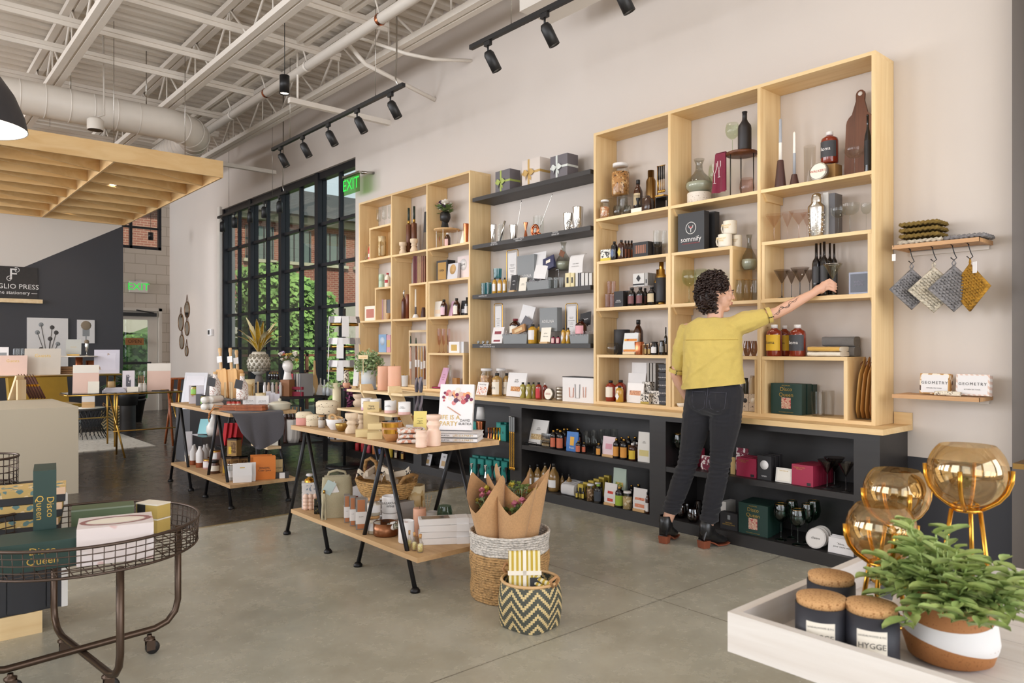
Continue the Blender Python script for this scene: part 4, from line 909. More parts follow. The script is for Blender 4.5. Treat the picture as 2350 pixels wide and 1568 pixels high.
S(bot('boston',DARKB,BLK,WHT,lz=(.1,.5)),'syrup_bottle','very dark bottle with white label against the near side of the far unit','bottle',1066,1077,683,ZCC+.005,4.46)
ROW(glass('flute',PINKGL),'champagne_flute','%s tall fluted glass from the window, on the bottom box of the far unit','glass',[(1003,1013),(1013,1023),(1024,1034)],755,ZD,4.5,'tall fluted glasses')
S(box(WHT,d=.06,fr=mat('c8a24a',.5),fz=(.2,.75),fw=.55),'window_box','white windowed gift box of small bars on the bottom box','box',1030,1054,785,ZD,4.45,d=.06)
S(box(mat('d6d8dc',.4),d=.06),'window_box','narrow silver box beside the white windowed gift box','box',1056,1064,785,ZD,4.47,d=.06)
S(card(mat('d8a7c4',.6),'PEOPLE\n\nRECIPES\n\nCARDS',BURG,.12,tilt=.35),'sign_book','leaning pink book inside the bottom box of the far unit','book',1000,1024,842,ZE+.022,4.46)
S(flatbook(mat('c23a6a',.6),d=.12),'book','bright pink book lying flat under the leaning pink book','book',990,1020,889,ZE+.005,4.44,d=.12)
S(glass('flute',GLS),'champagne_flute','single clear champagne flute inside the bottom box','glass',1026,1037,838,ZE+.005,4.47)
S(box(mat('b8874f',.6),d=.04),'small_wood_box','small brown wooden box behind the single champagne flute','box',1038,1048,868,ZE+.005,4.55,d=.04)
for k,(a,b2)in enumerate(((806,838),(838,856),(857,871),(872,889))):
 y,t=yX(1069,4.48);z0=zat(b2,t)if k<3 else ZE;thing('teal_box','%s teal grey box from the top of the stack beside the bottom box'%ORD[k],'box',box(TEALD,d=.12,disc=mat('51707a',.5))(.062,zat(a,t)-z0-.002),(4.54,5.74,z0),0,'stacked teal grey boxes')
X4=4.42
S1,S2,S3,S4=FS
GB=mat('6d676b',.6)
S(gift(GB,mat('a9b65a',.5)),'gift_box','dark grey gift box tied with a green ribbon on the topmost shelf','gift box',1136,1169,391,S1,4.43,'gift boxes on the top black shelf',d=.14)
S(gift(mat('ddd0c6',.6),mat('c7a05a',.4)),'gift_box','cream gift box tied with a gold ribbon on the topmost shelf','gift box',1197,1238,365,S1,4.43,'gift boxes on the top black shelf',d=.14)
S(gift(GB,mat('d9dcd6',.5)),'gift_box','dark grey gift box tied with a pale silver ribbon on the topmost shelf','gift box',1262,1301,356,S1,4.43,'gift boxes on the top black shelf',d=.14)
tin=lath(TIN_,SILV,'tin_body')
S(tin,'shaker_tin','steel shaker tin nearest the window behind a jigger','shaker',1125,1140,516,S2,4.52)
S(lath(JIG,SILV),'jigger','steel double jigger nearest the window on the second shelf','jigger',1125,1136,527,S2,4.44)
o=S(glass('tumbler',GLS),'mixing_glass','cut mixing glass holding a steel muddler','glass',1141,1158,515,S2,4.48)
x,t=yX(1149,4.47);thing('muddler','long steel muddler leaning in the mixing glass','muddler',[('muddler',G().tube([(0,0,0),(0,0,.2)],[.008,.011],SILV,n=10))],(4.47,x+.01,S2+.012),0,None,R(22),0)
S(tin,'shaker_tin','steel shaker tin with a twisted bar spoon standing in it','shaker',1169,1189,517,S2,4.48)
def spoon(px0,y0,px1,y1,X,nm,m_=SILV):
 a,ta=yX(px0,X);b2,tb=yX(px1,X);p0=Vector((X,a,zat(y0,ta)));p1=Vector((X+.02,b2,zat(y1,tb)));g=G()
 g.tube([p0.lerp(p1,q/24)+Vector((0,.0016*(-1)**q,0))for q in range(25)],.0032,m_,n=5);g2=G();g2.ball(p0,.011,m_,8,sz=1.5,sx=.4)
 o=em('bar_spoon');mo('twisted_rod',g,o);mo('spoon_bowl',g2,o);return tag(o,nm,'spoon')
spoon(1184,540,1193,460,4.49,'long twisted bar spoon rising from the steel shaker tin');spoon(1237,527,1264,445,4.5,'long twisted bar spoon leaning over the copper strainer')
S(lath(JIG,COPPER),'jigger','copper double jigger on the second shelf','jigger',1201,1212,511,S2,4.45)
S(glass('tumbler',GLS),'mixing_glass','clear mixing glass behind the copper strainer','glass',1223,1249,497,S2,4.52)
def strainer(m_):
 def fn(w,h):
  g=G();r=h*.48;g.tube([(0,r*cos(a*.3927)*.9+w*.15,r+r*sin(a*.3927))for a in range(16)],h*.09,m_,n=8,closed=True);g.tube([(0,r*.6*cos(a*.3927)+w*.15,r+r*.6*sin(a*.3927))for a in range(16)],h*.06,m_,n=6,closed=True)
  g2=G();g2.tube([(0,w*.1,r*.5),(-.005,-w*.3,r*.35),(-.005,-w*.48,h*.1)],h*.1,m_,n=8);return[('coil_ring',g),('handle',g2)]
 return fn
S(strainer(COPPER),'cocktail_strainer','copper cocktail strainer leaning on the clear mixing glass','strainer',1216,1246,515,S2,4.44)
S(tin,'shaker_tin','shorter steel shaker tin near the end of the second shelf','shaker',1292,1315,490,S2,4.5)
S(tin,'shaker_tin','tallest steel shaker tin at the near end of the second shelf','shaker',1314,1339,476,S2,4.52)
S(strainer(SILV),'cocktail_strainer','silver cocktail strainer in front of the two steel tins','strainer',1296,1322,505,S2,4.43)
S(lath(JIG,SILV),'jigger','steel double jigger in front of the tallest shaker tin','jigger',1322,1335,502,S2,4.45)
tb=glass('tumbler',TEALGL)
S(tb,'teal_tumbler','low dark teal tumbler at the far end of the third shelf','tumbler',1104,1117,650,S3,4.43);S(tb,'teal_tumbler','low teal tumbler beside the dark teal one on the third shelf','tumbler',1114,1129,649,S3,4.47)
ROW(bot('growler',HONEY,BLK,WHT,lz=(.15,.6)),'mixer_bottle','%s honey coloured mixer bottle from the window, below the stacked teal tumbler','bottle',[(1130,1141),(1142,1153),(1154,1163)],638,S3,[4.43,4.43,4.45],'mixer bottles on the third black shelf')
y_,t_=yX(1142,4.53);S(acry(d=.1),'acrylic_riser','clear acrylic riser behind the honey mixer bottles','riser',1129,1163,641,S3,4.53)
thing('teal_tumbler','tall teal tumbler raised above the honey mixer bottles','tumbler',tb(.085,.1),(4.53,y_,zat(641,t_)+.001))
fr_t='craft cocktail\nsyrup set\n\nOLD FASHIONED\n\nmix with ice\nand enjoy\n\ngift ready'
S(frame(BRASS,PAPER,fr_t),'menu_holder','brass framed price card on the third black shelf','frame',1156,1196,575,S3,4.5)
S(card(BLKL,'coffee\n\nHH',WHT,.2,NATW),'menu_card','black card on a wooden foot in front of the brass frame','card',1167,1188,634,S3,4.42)
S(card(IVORY,'gift box\nset of three',TEXTD,.1),'price_card','cream card leaning on the grey box of the third shelf','card',1186,1211,637,S3,4.42)
AD=lambda:box(GREYB,d=.06,t='ADELINA',tm=WHT,ts=.17,tz=.42)
def bow(o,y,z,s,m_):
 g=G()
 for a,l in((.5,1),(2.6,1),(-1.2,1.2),(-2.0,1.3)):g.grid(lambda u,v:(-.006-.01*sin(pi*u),y+s*l*u*cos(a)-(v-.5)*s*.35*sin(a)*sin(pi*(u*.8+.2)),z+s*l*u*sin(a)+(v-.5)*s*.35*cos(a)*sin(pi*(u*.8+.2))),6,2,m_)
 g.ball((-.008,y,z),s*.16,m_,6);mo('ribbon_bow',g,o)
o=S(AD(),'gift_box','grey gift box with white lettering and green bow on the third shelf','gift box',1187,1226,586,S3,4.48,d=.06);bow(o,.03,.17,.06,mat('8f8a55',.6))
o=S(shred(mat('ece8f0',.8),GREYB),'gift_tray','grey gift tray full of shredded paper on the third shelf','gift tray',1208,1260,632,S3,4.42,d=.11)
yt,_=yX(1240,4.48)
def lean(fn,nm,lab,cat,px0,px1,y0,y1,X,rx=0.,ry=.1,d=.03):
 a,ta=yX(px0,X);b2,tb_=yX(px1,X);t=(ta+tb_)/2;z0=zat(y1,t)
 return thing(nm,lab,cat,fn(abs(a-b2),zat(y0,t)-z0),(X,(a+b2)/2,z0),0,None,rx,ry)
lean(pouch(WHT),'white_packet','large white packet standing in the third shelf gift tray','packet',1222,1252,578,636,4.5,-.05)
lean(pouch(WHT),'white_packet','small white packet low in the third shelf gift tray','packet',1226,1254,609,640,4.45,.1)
lean(pouch(mat('3c3d5c',.5),IVORY,(.5,.75),.4),'navy_packet','navy packet with pale moon tilted in the third shelf gift tray','packet',1249,1274,588,618,4.47,-.25)
y_,t_=yX(1274,4.5);S(acry(d=.12),'acrylic_riser','clear acrylic riser above the row of clear tumblers','riser',1256,1300,621,S3,4.56)
def deca(w,h):return[('carafe',G().lathe([(x*w/2,z*h)for x,z in BOT['onion'][0]],GRAYGL,n=22)),('milky_contents',G().lathe([(0,.006),(w*.33,.006),(w*.46,h*.14),(w*.475,h*.22),(w*.45,h*.3),(0,h*.3)],mat('dfe3d4',.3)))]
o=S(deca,'carafe','rounded glass carafe with brown leather tag on the third black shelf','carafe',1275,1312,556,zat(621,t_)+.001,4.56);mo('leather_tag',G().box((-.05,-.03,.14),(.003,.06,.05),mat('7d4a28',.6),rx=.5),o)
ROW(glass('tumbler',GLS),'clear_tumbler','%s small clear tumbler from the window, below the glass carafe','tumbler',[(1256,1268),(1270,1281),(1282,1294)],637,S3,[4.44,4.43,4.43],'clear tumblers on the third shelf')
g=G();g.grid(lambda u,v:(-.03+.05*v*v+.05*max(0,v-.8),(u-.5)*.16,.16*sin(min(1,v*1.1)*pi/2)),6,10,PAPER)
thing('curled_flyer','white printed sheet curling backwards on the third black shelf','flyer',[('sheet',g),('lettering',txt('THERE IS NO\n\nSUCH THING\n\nAS TOO MUCH',.012,TEXTD),(-.028,0,.08),(0,.28,0))],(4.48,yX(1330,4.5)[0],zat(628,yX(1330,4.5)[1])))
S(acry(d=.1),'acrylic_riser','clear acrylic riser carrying the curled white sheet','riser',1303,1358,627,S3,4.52)
ROW(box(CREAM,d=.04,fr=BLKL,fz=(.3,.7),fw=.4),'soap_box','%s yellow patterned narrow box from the window on the third shelf','box',[(1297,1308),(1309,1317)],627,S3,4.43,'yellow patterned boxes',d=.04)
ROW(book(mat('dcd8d4',.8),d=.1),'tea_towel','%s folded white tea towel from the window, upright on the third black shelf','towel',[(1320,1327),(1333,1341),(1342,1350),(1351,1359)],627,S3,4.43,'standing tea towels',d=.1)
S(book(mat('77757a',.8),d=.1),'tea_towel','folded grey tea towel standing among the white ones on the third shelf','towel',1327.5,1332.5,627,S3,4.43,d=.1)
S(frame(BRASS,PAPER,fr_t),'menu_holder','brass framed price card at the window end of the lowest black shelf','frame',1129,1159,698,S4,4.55)
S(pouch(mat('e9e2e0',.4),mat('8e2f3c',.5),(.1,.75),.6),'snack_bag','white and dark red printed bag below the brass frame','bag',1125,1150,752,S4,4.44,d=.05,ry=.12)
ROW(disc(STEEL,GREYB,.01),'small_coaster','%s little pale round from the window, at the lowest shelf corner','coaster',[(1093,1101),(1104,1112),(1114,1122)],784,S4,4.42,'little rounds at the shelf corner')
o=S(shred(mat('ece8f0',.8),GREYB),'gift_tray','grey gift tray with amber bottle, farther one on the lowest shelf','gift tray',1153,1211,753,S4,4.42,d=.11)
lean(bot('boston',AMBERB,mat('7a1f28',.4),IVORY),'syrup_bottle','amber bottle with dark red cap standing in the farther grey tray','bottle',1174,1192,732,770,4.5,0,0)
lean(card(GRAYL),'grey_card','dark grey card tilted in the farther grey tray','card',1190,1211,727,757,4.47,.5)
lean(pouch(WHT),'white_packet','white packet rising behind the farther grey tray','packet',1188,1218,701,760,4.52,.2)
lean(box(KRAFT,d=.02,fr=mat('e0c090',.6),fz=(.3,.7),fw=.6),'kraft_box','brown chocolate box lying across the farther grey tray','box',1178,1207,749,766,4.44,-.3)
S(bot('growler',HONEY,BLK,WHT,lz=(.2,.7)),'mixer_bottle','honey mixer bottle with white label beside the farther grey tray','bottle',1212,1233,745,S4,4.43)
S(bot('growler',HONEY,BLK,mat('8e7a4a',.6),lz=(.2,.7)),'mixer_bottle','honey mixer bottle half hidden behind the cream card','bottle',1231,1246,745,S4,4.5)
S(card(IVORY,'gift set\n\nready to go',TEXTD,.11,NATW),'price_card','cream card on wooden foot at the middle of the lowest black shelf','card',1235,1267,755,S4,4.42)
S(acry(d=.1),'acrylic_riser','clear acrylic riser under the grey lettered box','riser',1246,1290,762,S4,4.53)
o=lean(AD(),'gift_box','grey gift box with white lettering and dark bow on the lowest shelf','gift box',1244,1284,707,761,4.5,0,0);bow(o,.04,.17,.055,mat('8a7a78',.5))
ROW(bot('growler',mat('8e2f4a',.3),BLK,PINK,lz=(.1,.7)),'jam_jar','%s little pink jar from the window on the lowest black shelf','jar',[(1265,1275),(1276,1286)],772,S4,4.42,'little pink jars')
ROW(bot('growler',HONEY,BLK,dia=WHT),'cordial_bottle','%s honey cordial bottle with white diamond from the window, on the lowest black shelf','bottle',[(1288,1298),(1299,1309)],753,S4,[4.43,4.45],'honey cordials on the lowest shelf')
S(frame(BRASS,PAPER,fr_t),'menu_holder','larger brass framed price card at the near end of the lowest black shelf','frame',1293,1331,698,S4,4.54)
o=S(shred(mat('ece8f0',.8),GREYB),'gift_tray','grey gift tray against the tall unit, nearer one on the lowest shelf','gift tray',1307,1352,755,S4,4.42,d=.11)
lean(bot('boston',AMBERB,BLK,mat('e8a9b0',.6),lz=(.1,.6)),'syrup_bottle','dark bottle with pink label in the nearer grey tray','bottle',1324,1344,733,770,4.47,0,0)
lean(card(BLKL,'cheers',WHT,.2),'black_card','black card tilted in the nearer grey tray','card',1331,1355,716,748,4.52,-.15)
pas=mat('c08a50',.6,0,'pattern',sc=40,h2='e8c088',h3='4a2a1a')
JG=mat('f0eeea',.02,0,'glass')
S(jar(JG,WHT,pas,None,fh=.72),'candy_jar','large clear jar of dark treats with white lid on the worktop','jar',1101,1133,846,CT,4.5)
S(jar(JG,WHT,None),'candy_jar','second white lidded jar behind the cream labelled bottles','jar',1137,1163,846,CT,4.56)
S(card(WHT,'how to Camp',TEXTD,.11,pan=mat('eee6e0',.7,0,'pattern',sc=60,h2='d98a6a',h3='b04a58'),pz=(.05,.65),pw=.85,tz=.82,tilt=.25),'camp_sign','white illustrated sign leaning on the large treat jar','sign',1085,1124,877,CT,4.4)
CC=bot('growler',mat('b08a4e',.15,0,'',coat=.5),BLK,IVORY,lz=(.08,.62),t='CCO',ts=.28,a=1.2)
S(CC,'mixer_bottle','broad tan bottle lettered in black, in front of the white lidded jars','bottle',1129,1153,857,CT,4.42);S(CC,'mixer_bottle','broad tan bottle lettered in black, just behind the first one','bottle',1154,1171,857,CT,4.5)
S(pouch(WHT,mat('c98a52',.6,0,'pattern',sc=60,h2='e8b478',h3='8a5a30'),(.22,.42),.55,'JUNE\nGROUP',TEXTD,.07,.66),'food_pouch','white pouch with round food window leaning on the worktop','pouch',1158,1200,857,CT,4.42,d=.06,ry=.12)
OC=bot('growler',OLIVE,BLK,dia=WHT)
ROW(OC,'cordial_bottle','%s golden cordial bottle with white diamond from the window, on the worktop','bottle',[(1193,1207),(1207,1220),(1219,1230)],878,CT,[4.42,4.42,4.46],'golden cordials on the worktop')
S(bot('growler',REDB,BLK,mat('c8323a',.5),lz=(.1,.65)),'cordial_bottle','red labelled bottle beside the golden cordials on the worktop','bottle',1229,1244,878,CT,4.42)
S(bot('growler',REDB,WHT),'cordial_bottle','small dark bottle hidden behind the round tin on the worktop','bottle',1245,1257,880,CT,4.52)
S(disc(mat('8d8478',.3,.8),IVORY,.03,'SLICES',mat('b83a3a',.6),.2),'round_tin','round tin with cream face standing on edge on the worktop','tin',1244,1272,884,CT,4.42)
for k in range(4):
 y,t=yX(1283,4.47);thing('round_tin','%s tin from the bottom in the pile beside the white glassware box'%ORD[k],'tin',lath(((0,0),(.95,0),(1,.1),(1,.9),(.95,1),(0,1)),mat('a59a8c',.3,.8))(.085,.028),(4.49,y,CT+k*.029),.3*k,'pile of round tins',0,0)
o=S(box(WHT,d=.14,lid=mat('3a3638',.6),lidh=.03),'glassware_box','white box printed with strainer, glass and jigger on the worktop','box',1291,1362,866,CT,4.42,d=.14)
g=G();q=-.0745
for yy,w2,z0,z1,m_ in((.07,.05,.04,.12,mat('d98a70',.5)),(-.0,.055,.035,.15,mat('9a9a9e',.5)),(-.08,.03,.045,.13,mat('e3b3a4',.5))):g.tube([(q,yy-w2/2,z1),(q,yy-w2*.4,z0),(q,yy+w2*.4,z0),(q,yy+w2/2,z1)],.003,m_,n=5)
mo('printed_picture',g,o)
NX=4.46
S(acry(d=.16),'acrylic_riser','clear acrylic riser below the large candy jar on the near unit','riser',1390,1452,451,ZA,4.45,d=.15)
y_,t_=yX(1423,4.53);zz=zat(451,t_)
S(jar(JG,WHT,pas,None,fh=.72),'candy_jar','large treat jar with white lid raised at the top of the near unit','jar',1403,1445,376,zz+.001,4.53)
S(jar(JG,WHT,mat('d8a070',.6,0,'pattern',sc=50,h2='efe0d0',h3='c87050'),None,fh=.6),'candy_jar','small treat jar with white lid at the window side of the top shelf','jar',1377,1399,460,ZA,4.43)
ROW(glass('stemless',GRAYGL),'stemless_glass','%s grey stemless glass from the window under the acrylic riser','glass',[(1407,1427),(1430,1449)],472,ZA,4.47,'grey stemless glasses')
S(glass('goblet',GRAYGL),'footed_glass','grey footed glass standing behind the two stemless ones','glass',1419,1441,455,ZA,4.56)
S(lath(((0,0),(.9,0),(1,.04),(1,.5),(.5,.5),(.5,.55),(.3,.7),(.6,.95),(.6,1),(0,1)),BLKM),'jigger','black hourglass jigger on the top shelf of the near unit','jigger',1456,1473,455,ZA,4.5)
S(box(IVORY,d=.04),'stone_block','cream stone block in front of the black hourglass jigger','block',1448,1472,478,ZA,4.42,d=.04)
y_,t_=yX(1464,4.56);S(bot('boston',AMBERB,BLK,mat('dcc7a0',.7),lz=(.3,.62)),'syrup_bottle','dark amber bottle with worn cream label at the top of the near unit','bottle',1454,1475,414,ZA,4.57)
S(bot('square',mat('3f2a22',.2,0,'',coat=.4),None),'spirit_flask','square brown leather flask leaning low on the top shelf','flask',1477,1496,447,ZA,4.45)
S(lath(((0,0),(.95,0),(1,.01),(1,.75),(.7,.82),(.7,.83),(.68,.83),(.68,1),(0,1)),mat('8a6a40',.25,1)),'cocktail_shaker','tall brass cocktail shaker with tag on the top shelf of the near unit','shaker',1483,1505,392,ZA,4.52)
o=S(acry(m=BLK,d=.12),'black_riser','black box riser holding the brass bar tool set','riser',1504,1531,452,ZA,4.45,d=.12)
y_,t_=yX(1519,4.5);o=em('bar_tool_set',(4.5,y_,zat(452,t_)+.001));tag(o,'brass and black bar tools hanging on a stand atop the near unit','bar tools')
g=G();g.bx(-.03,.03,-.04,.04,0,.01,BRASS);g.tube([(0,.04,.01),(0,.04,.24)],.004,BRASS);g.tube([(0,.045,.235),(0,-.03,.235)],.004,BRASS);mo('tool_stand',g,o)
for k in range(4):g=G();y=.022-k*.017;g.tube([(-.012,y,.23),(-.012,y,.13)],.006,BLK,n=6);g.tube([(-.012,y,.13),(-.012,y,.05)],.003,BRASS,n=5);g.ball((-.012,y,.04),.012,BRASS,8,sx=.5);mo('bar_tool',g,o)
S(box(mat('e8e4dc',.6,0,'pattern',sc=60,h2='3a3634',h3='2a2828'),d=.05,fr=mat('d8c03a',.5),fz=(0,.25),fw=1.01),'tea_box','small black and white box with yellow base on the near unit','box',1379,1402,573,ZB,4.43,d=.04)
S(bot('growler',DARKB,BLK,dia=mat('5a6a8c',.5)),'bitters_bottle','dark bitters bottle with blue diamond label','bottle',1402,1418,555,ZB,4.43)
S(bot('growler',AMBERB,BLK,dia=mat('d8c04a',.5)),'bitters_bottle','dark bitters bottle with yellow diamond label','bottle',1418,1434,552,ZB,4.43)
ROW(bot('growler',AMBERB,BLK,mat('b06a4a',.5)),'bitters_bottle','%s dark bitters bottle in the row behind the yellow diamond one','bottle',[(1430,1441),(1437,1448),(1444,1455)],[553,553,553],ZB,[4.49,4.54,4.59],'bitters bottles in a row')
S(box(BLKL,d=.05,fr=mat('a86a48',.5,0,'stripe',sc=18,h2='3a2a24'),fz=(.25,.8),fw=.7),'chocolate_box','black box with copper window of bars on the near unit','box',1452,1487,556,ZB,4.44,d=.05)
for k in range(3):S(box(BLKL,d=.03),'chocolate_box','%s plain black box in the row behind the copper windowed one'%ORD[k],'box',1490+k*6,1502+k*6,556,ZB,4.5+k*.045,'plain black boxes',d=.03)
ROW(glass('goblet',GLS),'footed_glass','%s clear footed tumbler from the window on the second shelf of the near unit','glass',[(1499,1517),(1518,1531)],530,ZB,[4.45,4.48],'clear footed tumblers')
ROW(glass('tumbler',PINKGL),'pink_tumbler','%s pinkish tumbler in the stack at the window side of the middle shelf','glass',[(1388,1400),(1399,1411),(1396,1410)],[676,676,676],ZCC+.005,[4.44,4.44,4.52],'stacked pinkish tumblers')
y_,t_=yX(1400,4.5)
ROW(glass('tumbler',PINKGL),'pink_tumbler','%s upper pinkish tumbler of the stack on the middle shelf','glass',[(1393,1403),(1403,1413)],[646,646],zat(676,t_),4.47,'upper pinkish tumblers')
S(box(BLKL,d=.03,t='COFFEE\nCOMPANY',tm=WHT,ts=.13,tz=.35),'coffee_box','wide black box with white lettering on the middle shelf','box',1409,1430,669,ZCC+.005,4.44,d=.03)
S(box(BLKL,d=.03,fr=mat('b0acaa',.5),fz=(.6,.9),fw=.3),'coffee_box','black box with small pale sticker behind the wide black one','box',1426,1441,668,ZCC+.005,4.5,d=.03)
BB=bot('boston',DARKB,BLK,mat('7a4a4a',.5),lz=(.12,.55))
S(BB,'bitters_bottle','black bottle with reddish label, window side of the middle shelf pair','bottle',1441,1460,661,ZCC+.005,4.44);S(BB,'bitters_bottle','black bottle with reddish label, near side of the middle shelf pair','bottle',1460,1479,660,ZCC+.005,4.44)
S(BB,'bitters_bottle','black bottle half hidden behind the two with reddish labels','bottle',1474,1487,662,ZCC+.005,4.51)
S(bot('boston',DARKB,BLK,mat('d8c4a0',.7),lz=(.15,.62)),'syrup_bottle','black bottle with tall cream label beside the black shaker','bottle',1486,1506,659,ZCC+.005,4.44)
S(acry(d=.12),'acrylic_riser','clear acrylic riser behind the black bottles of the middle shelf','riser',1448,1508,658,ZCC+.005,4.53)
yy_,tt_=yX(1470,4.54);z1_=zat(658,tt_)+.0015
o=thing('mix_box','white pattern box with black diamond, raised on the middle shelf','box',box(mat('e4e0da',.6),d=.03,fr=BLKL,fz=(.08,.2),fw=1.0)(.11,.1),(4.53,yy_,z1_));mo('diamond_mark',G().add([(-.017,0,.035),(-.017,.022,.062),(-.017,0,.09),(-.017,-.022,.062)],[(0,1,2,3)],BLKL),o)
for k in range(4):thing('mix_box','%s pale box edge behind the black diamond box'%ORD[k],'box',box(mat('b9b5b0',.6),d=.028,fr=BLKL,fz=(.2,.5),fw=.3)(.03,.1),(4.53+.033*(k),yy_-.075-.0*k,z1_),0,'row of mix boxes')
shk=lambda:(lambda w,h:[('shaker_body',G().lathe([(0,h*.06),(w*.48,h*.06),(w/2,h*.08),(w/2,h*.62),(w*.47,h*.63)],mat('2a282a',.5))),('brass_base',G().lathe([(0,0),(w*.3,0),(w*.3,h*.06),(0,h*.06)],BRASS)),('brass_top',G().lathe([(w*.45,h*.62),(w*.45,h*.68),(w*.3,h*.72),(w*.3,h*.82),(w*.2,h*.84),(w*.2,h),(0,h)],BRASS))])
S(shk(),'cocktail_shaker','black cocktail shaker with brass top on the middle shelf','shaker',1505,1531,602,ZCC+.005,4.45)
S(shk(),'cocktail_shaker','black brass topped shaker partly hidden behind the nearer black shaker','shaker',1500,1521,619,ZCC+.005,4.57)
S(lath(((0,0),(1,0),(1,.99),(.98,1),(0,1)),BLKL,n=28),'tea_canister','large black canister behind the globe glass on the near unit','canister',1409,1446,757,ZD,4.56)
S(lath(((0,0),(.5,0),(.9,.2),(1,.5),(.9,.8),(.75,1)),JG,n=24),'globe_glass','round ribbed globe glass at the window side of the near unit','glass',1391,1421,787,ZD,4.45)
S(pouch(mat('dfe0de',.6),mat('d98a3a',.6,0,'pattern',sc=25,h2='e8c040',h3='b85a28'),(.02,.7),.9,base=PALE,d=.035),'drink_pouch','pouch with orange cocktail picture on a wooden foot','pouch',1428,1460,765,ZD,4.42,d=.04,ry=.06)
S(bot('boston',AMBERB,BLK,mat('cfae92',.7),lz=(.2,.62)),'syrup_bottle','tall amber bottle with pinkish label behind the orange pouch','bottle',1454,1476,735,ZD,4.55)
S(lath(((0,0),(.97,0),(1,.03),(1,.97),(.95,1),(0,1)),COPPER),'copper_tin','shiny copper tin beside the orange pouch','tin',1456,1478,785,ZD,4.46)
ROW(bot('slim',AMBERB,BLK,mat('c0a060',.5),lz=(.1,.5)),'dropper_bottle','%s small dropper bottle from the window on the near unit','bottle',[(1479,1485),(1487,1494)],788,ZD,4.43,'small dropper bottles')
for k in range(4):S(disc(mat('d8c8bc',.7),mat('e2d4c8',.7),.006,'CHEERS' if k==0 else '',TAN,.17),'round_coaster',('front' if k==0 else ORD[k])+' pale round coaster in the row lettered in gold on the near unit','coaster',1477+k*5,1505+k*5,758,ZD,4.5+k*.03,'row of pale coasters')
S(acry(d=.06,m=NATW),'coaster_stand','narrow wooden stand below the pale coasters','stand',1478,1505,791,ZD,4.46)
S(jar(DARKB,BLK,None,WHT,lz=(.15,.6)),'cherry_jar','dark jar with white diamond label at the front of the near unit','jar',1494,1511,785,ZD,4.43)
S(jar(DARKB,BLK,None,GREYB),'cherry_jar','black jar with grey label beside the diamond label jar','jar',1513,1526,782,ZD,4.44)
S(bot('slim',DARKB,BLK,WHT,lz=(.1,.4)),'bitters_bottle','slim black bottle squeezed against the first divider of the near unit','bottle',1524,1532,752,ZD,4.5)
HB=bot('growler',REDB,BLK,IVORY,lz=(.2,.68))
S(HB,'syrup_bottle','reddish bottle with cream label in the bottom box of the near unit','bottle',1390,1413,874,ZE+.005,4.46);S(HB,'syrup_bottle','reddish bottle with cream label behind the gold diamond bottle','bottle',1412,1437,873,ZE+.005,4.5)
S(bot('growler',HONEY,BLK,dia=WHT),'cordial_bottle','golden bottle with white diamond in the bottom box of the near unit','bottle',1413,1431,886,ZE+.005,4.43)
S(pouch(WHT,t='SALT\nCOMPANY',ts=.08,tz=.3),'food_pouch','large white pouch standing at the back of the bottom box','pouch',1448,1487,833,ZE+.005,4.58,d=.03)
S(pouch(WHT,t='JUNE',ts=.1,tz=.4),'food_pouch','middle white pouch in front of the large one','pouch',1440,1480,857,ZE+.005,4.52,d=.03)
S(pouch(mat('e8e2de',.3),mat('c98a62',.5,0,'pattern',sc=80,h2='dfa880',h3='a86a48'),(.38,.62),.66),'food_pouch','clear pouch with copper coloured filling, front of the bottom box','pouch',1437,1475,880,ZE+.005,4.45,d=.04)
ROW(book(mat('c9c2bb',.8,0,'stripe',sc=30,h2='8a8580',t=.8),d=.1),'tea_towel','%s striped tea towel from the window in the bottom box','towel',[(1484,1490),(1491,1497),(1498,1505)],834,ZE+.005,4.54,'striped tea towels',d=.1)
PT=mat('e4ddd4',.6,0,'pattern',sc=70,h2='3a3632',h3='2e2a28')
S(box(PT,d=.05,fr=mat('b59a3a',.5),fz=(0,.2),fw=1.01),'patterned_packet','black and white packet with gold base in front of the pouches','packet',1470,1489,903,ZE+.005,4.43,d=.05)
S(box(PT,d=.05,fr=mat('b59a3a',.5),fz=(0,.2),fw=1.01),'patterned_packet','black and white packet raised behind the gold based front one','packet',1474,1492,877,ZE+.005,4.49,d=.05)
S(pouch(PT),'patterned_packet','black and white zigzag bag beside the dark boat shaped packs','packet',1488,1511,898,ZE+.005,4.46,d=.05)
BK=mat('26252b',.5)
for k,(a,b2)in enumerate(((836,854),(855,873),(873,891),(891,909),(909,928))):
 y,t=yX(1520,4.46);zb=zat(b2,t)if k<4 else ZE+.006;h=zat(a,t)-zb-.002
 def boat(w,h):
  g=G();g.prism([(-w*.36,0),(w*.36,0),(w*.5,h),(-w*.5,h)],-.04,.04,BK,ax=0);return[('pack_body',g),('rim',G().bx(-.045,.045,-w*.53,w*.53,h-.003,h,BK)),('lettering',txt('SMALL BATCH',.012,WHT),(-.041,0,h*.35))]
 thing('boat_pack','%s dark boat shaped pack from the top of the stack by the first divider'%ORD[k],'pack',boat(.075,h),(4.5,y,zb+.001),0,'stack of dark boat shaped packs')
y_,t_=yX(1605,4.5)
S(lath(((0,0),(.97,0),(1,.05),(1,.95),(.97,1),(0,1)),mat('d8cfc4',.6,0,'speckle',h2='a89a8c'),n=28),'stone_plinth','speckled round stone base under the wide decanter','base',1578,1632,444,ZA,4.52)
S(deca,'decanter','wide glass decanter on the speckled stone base at the top of the near unit','decanter',1574,1636,366,zat(444,yX(1605,4.52)[1])+.002,4.52)
S(glass('wine',GREENGL),'wine_glass','pale green wine glass partly behind the burgundy towel','glass',1626,1654,380,ZA,4.56)
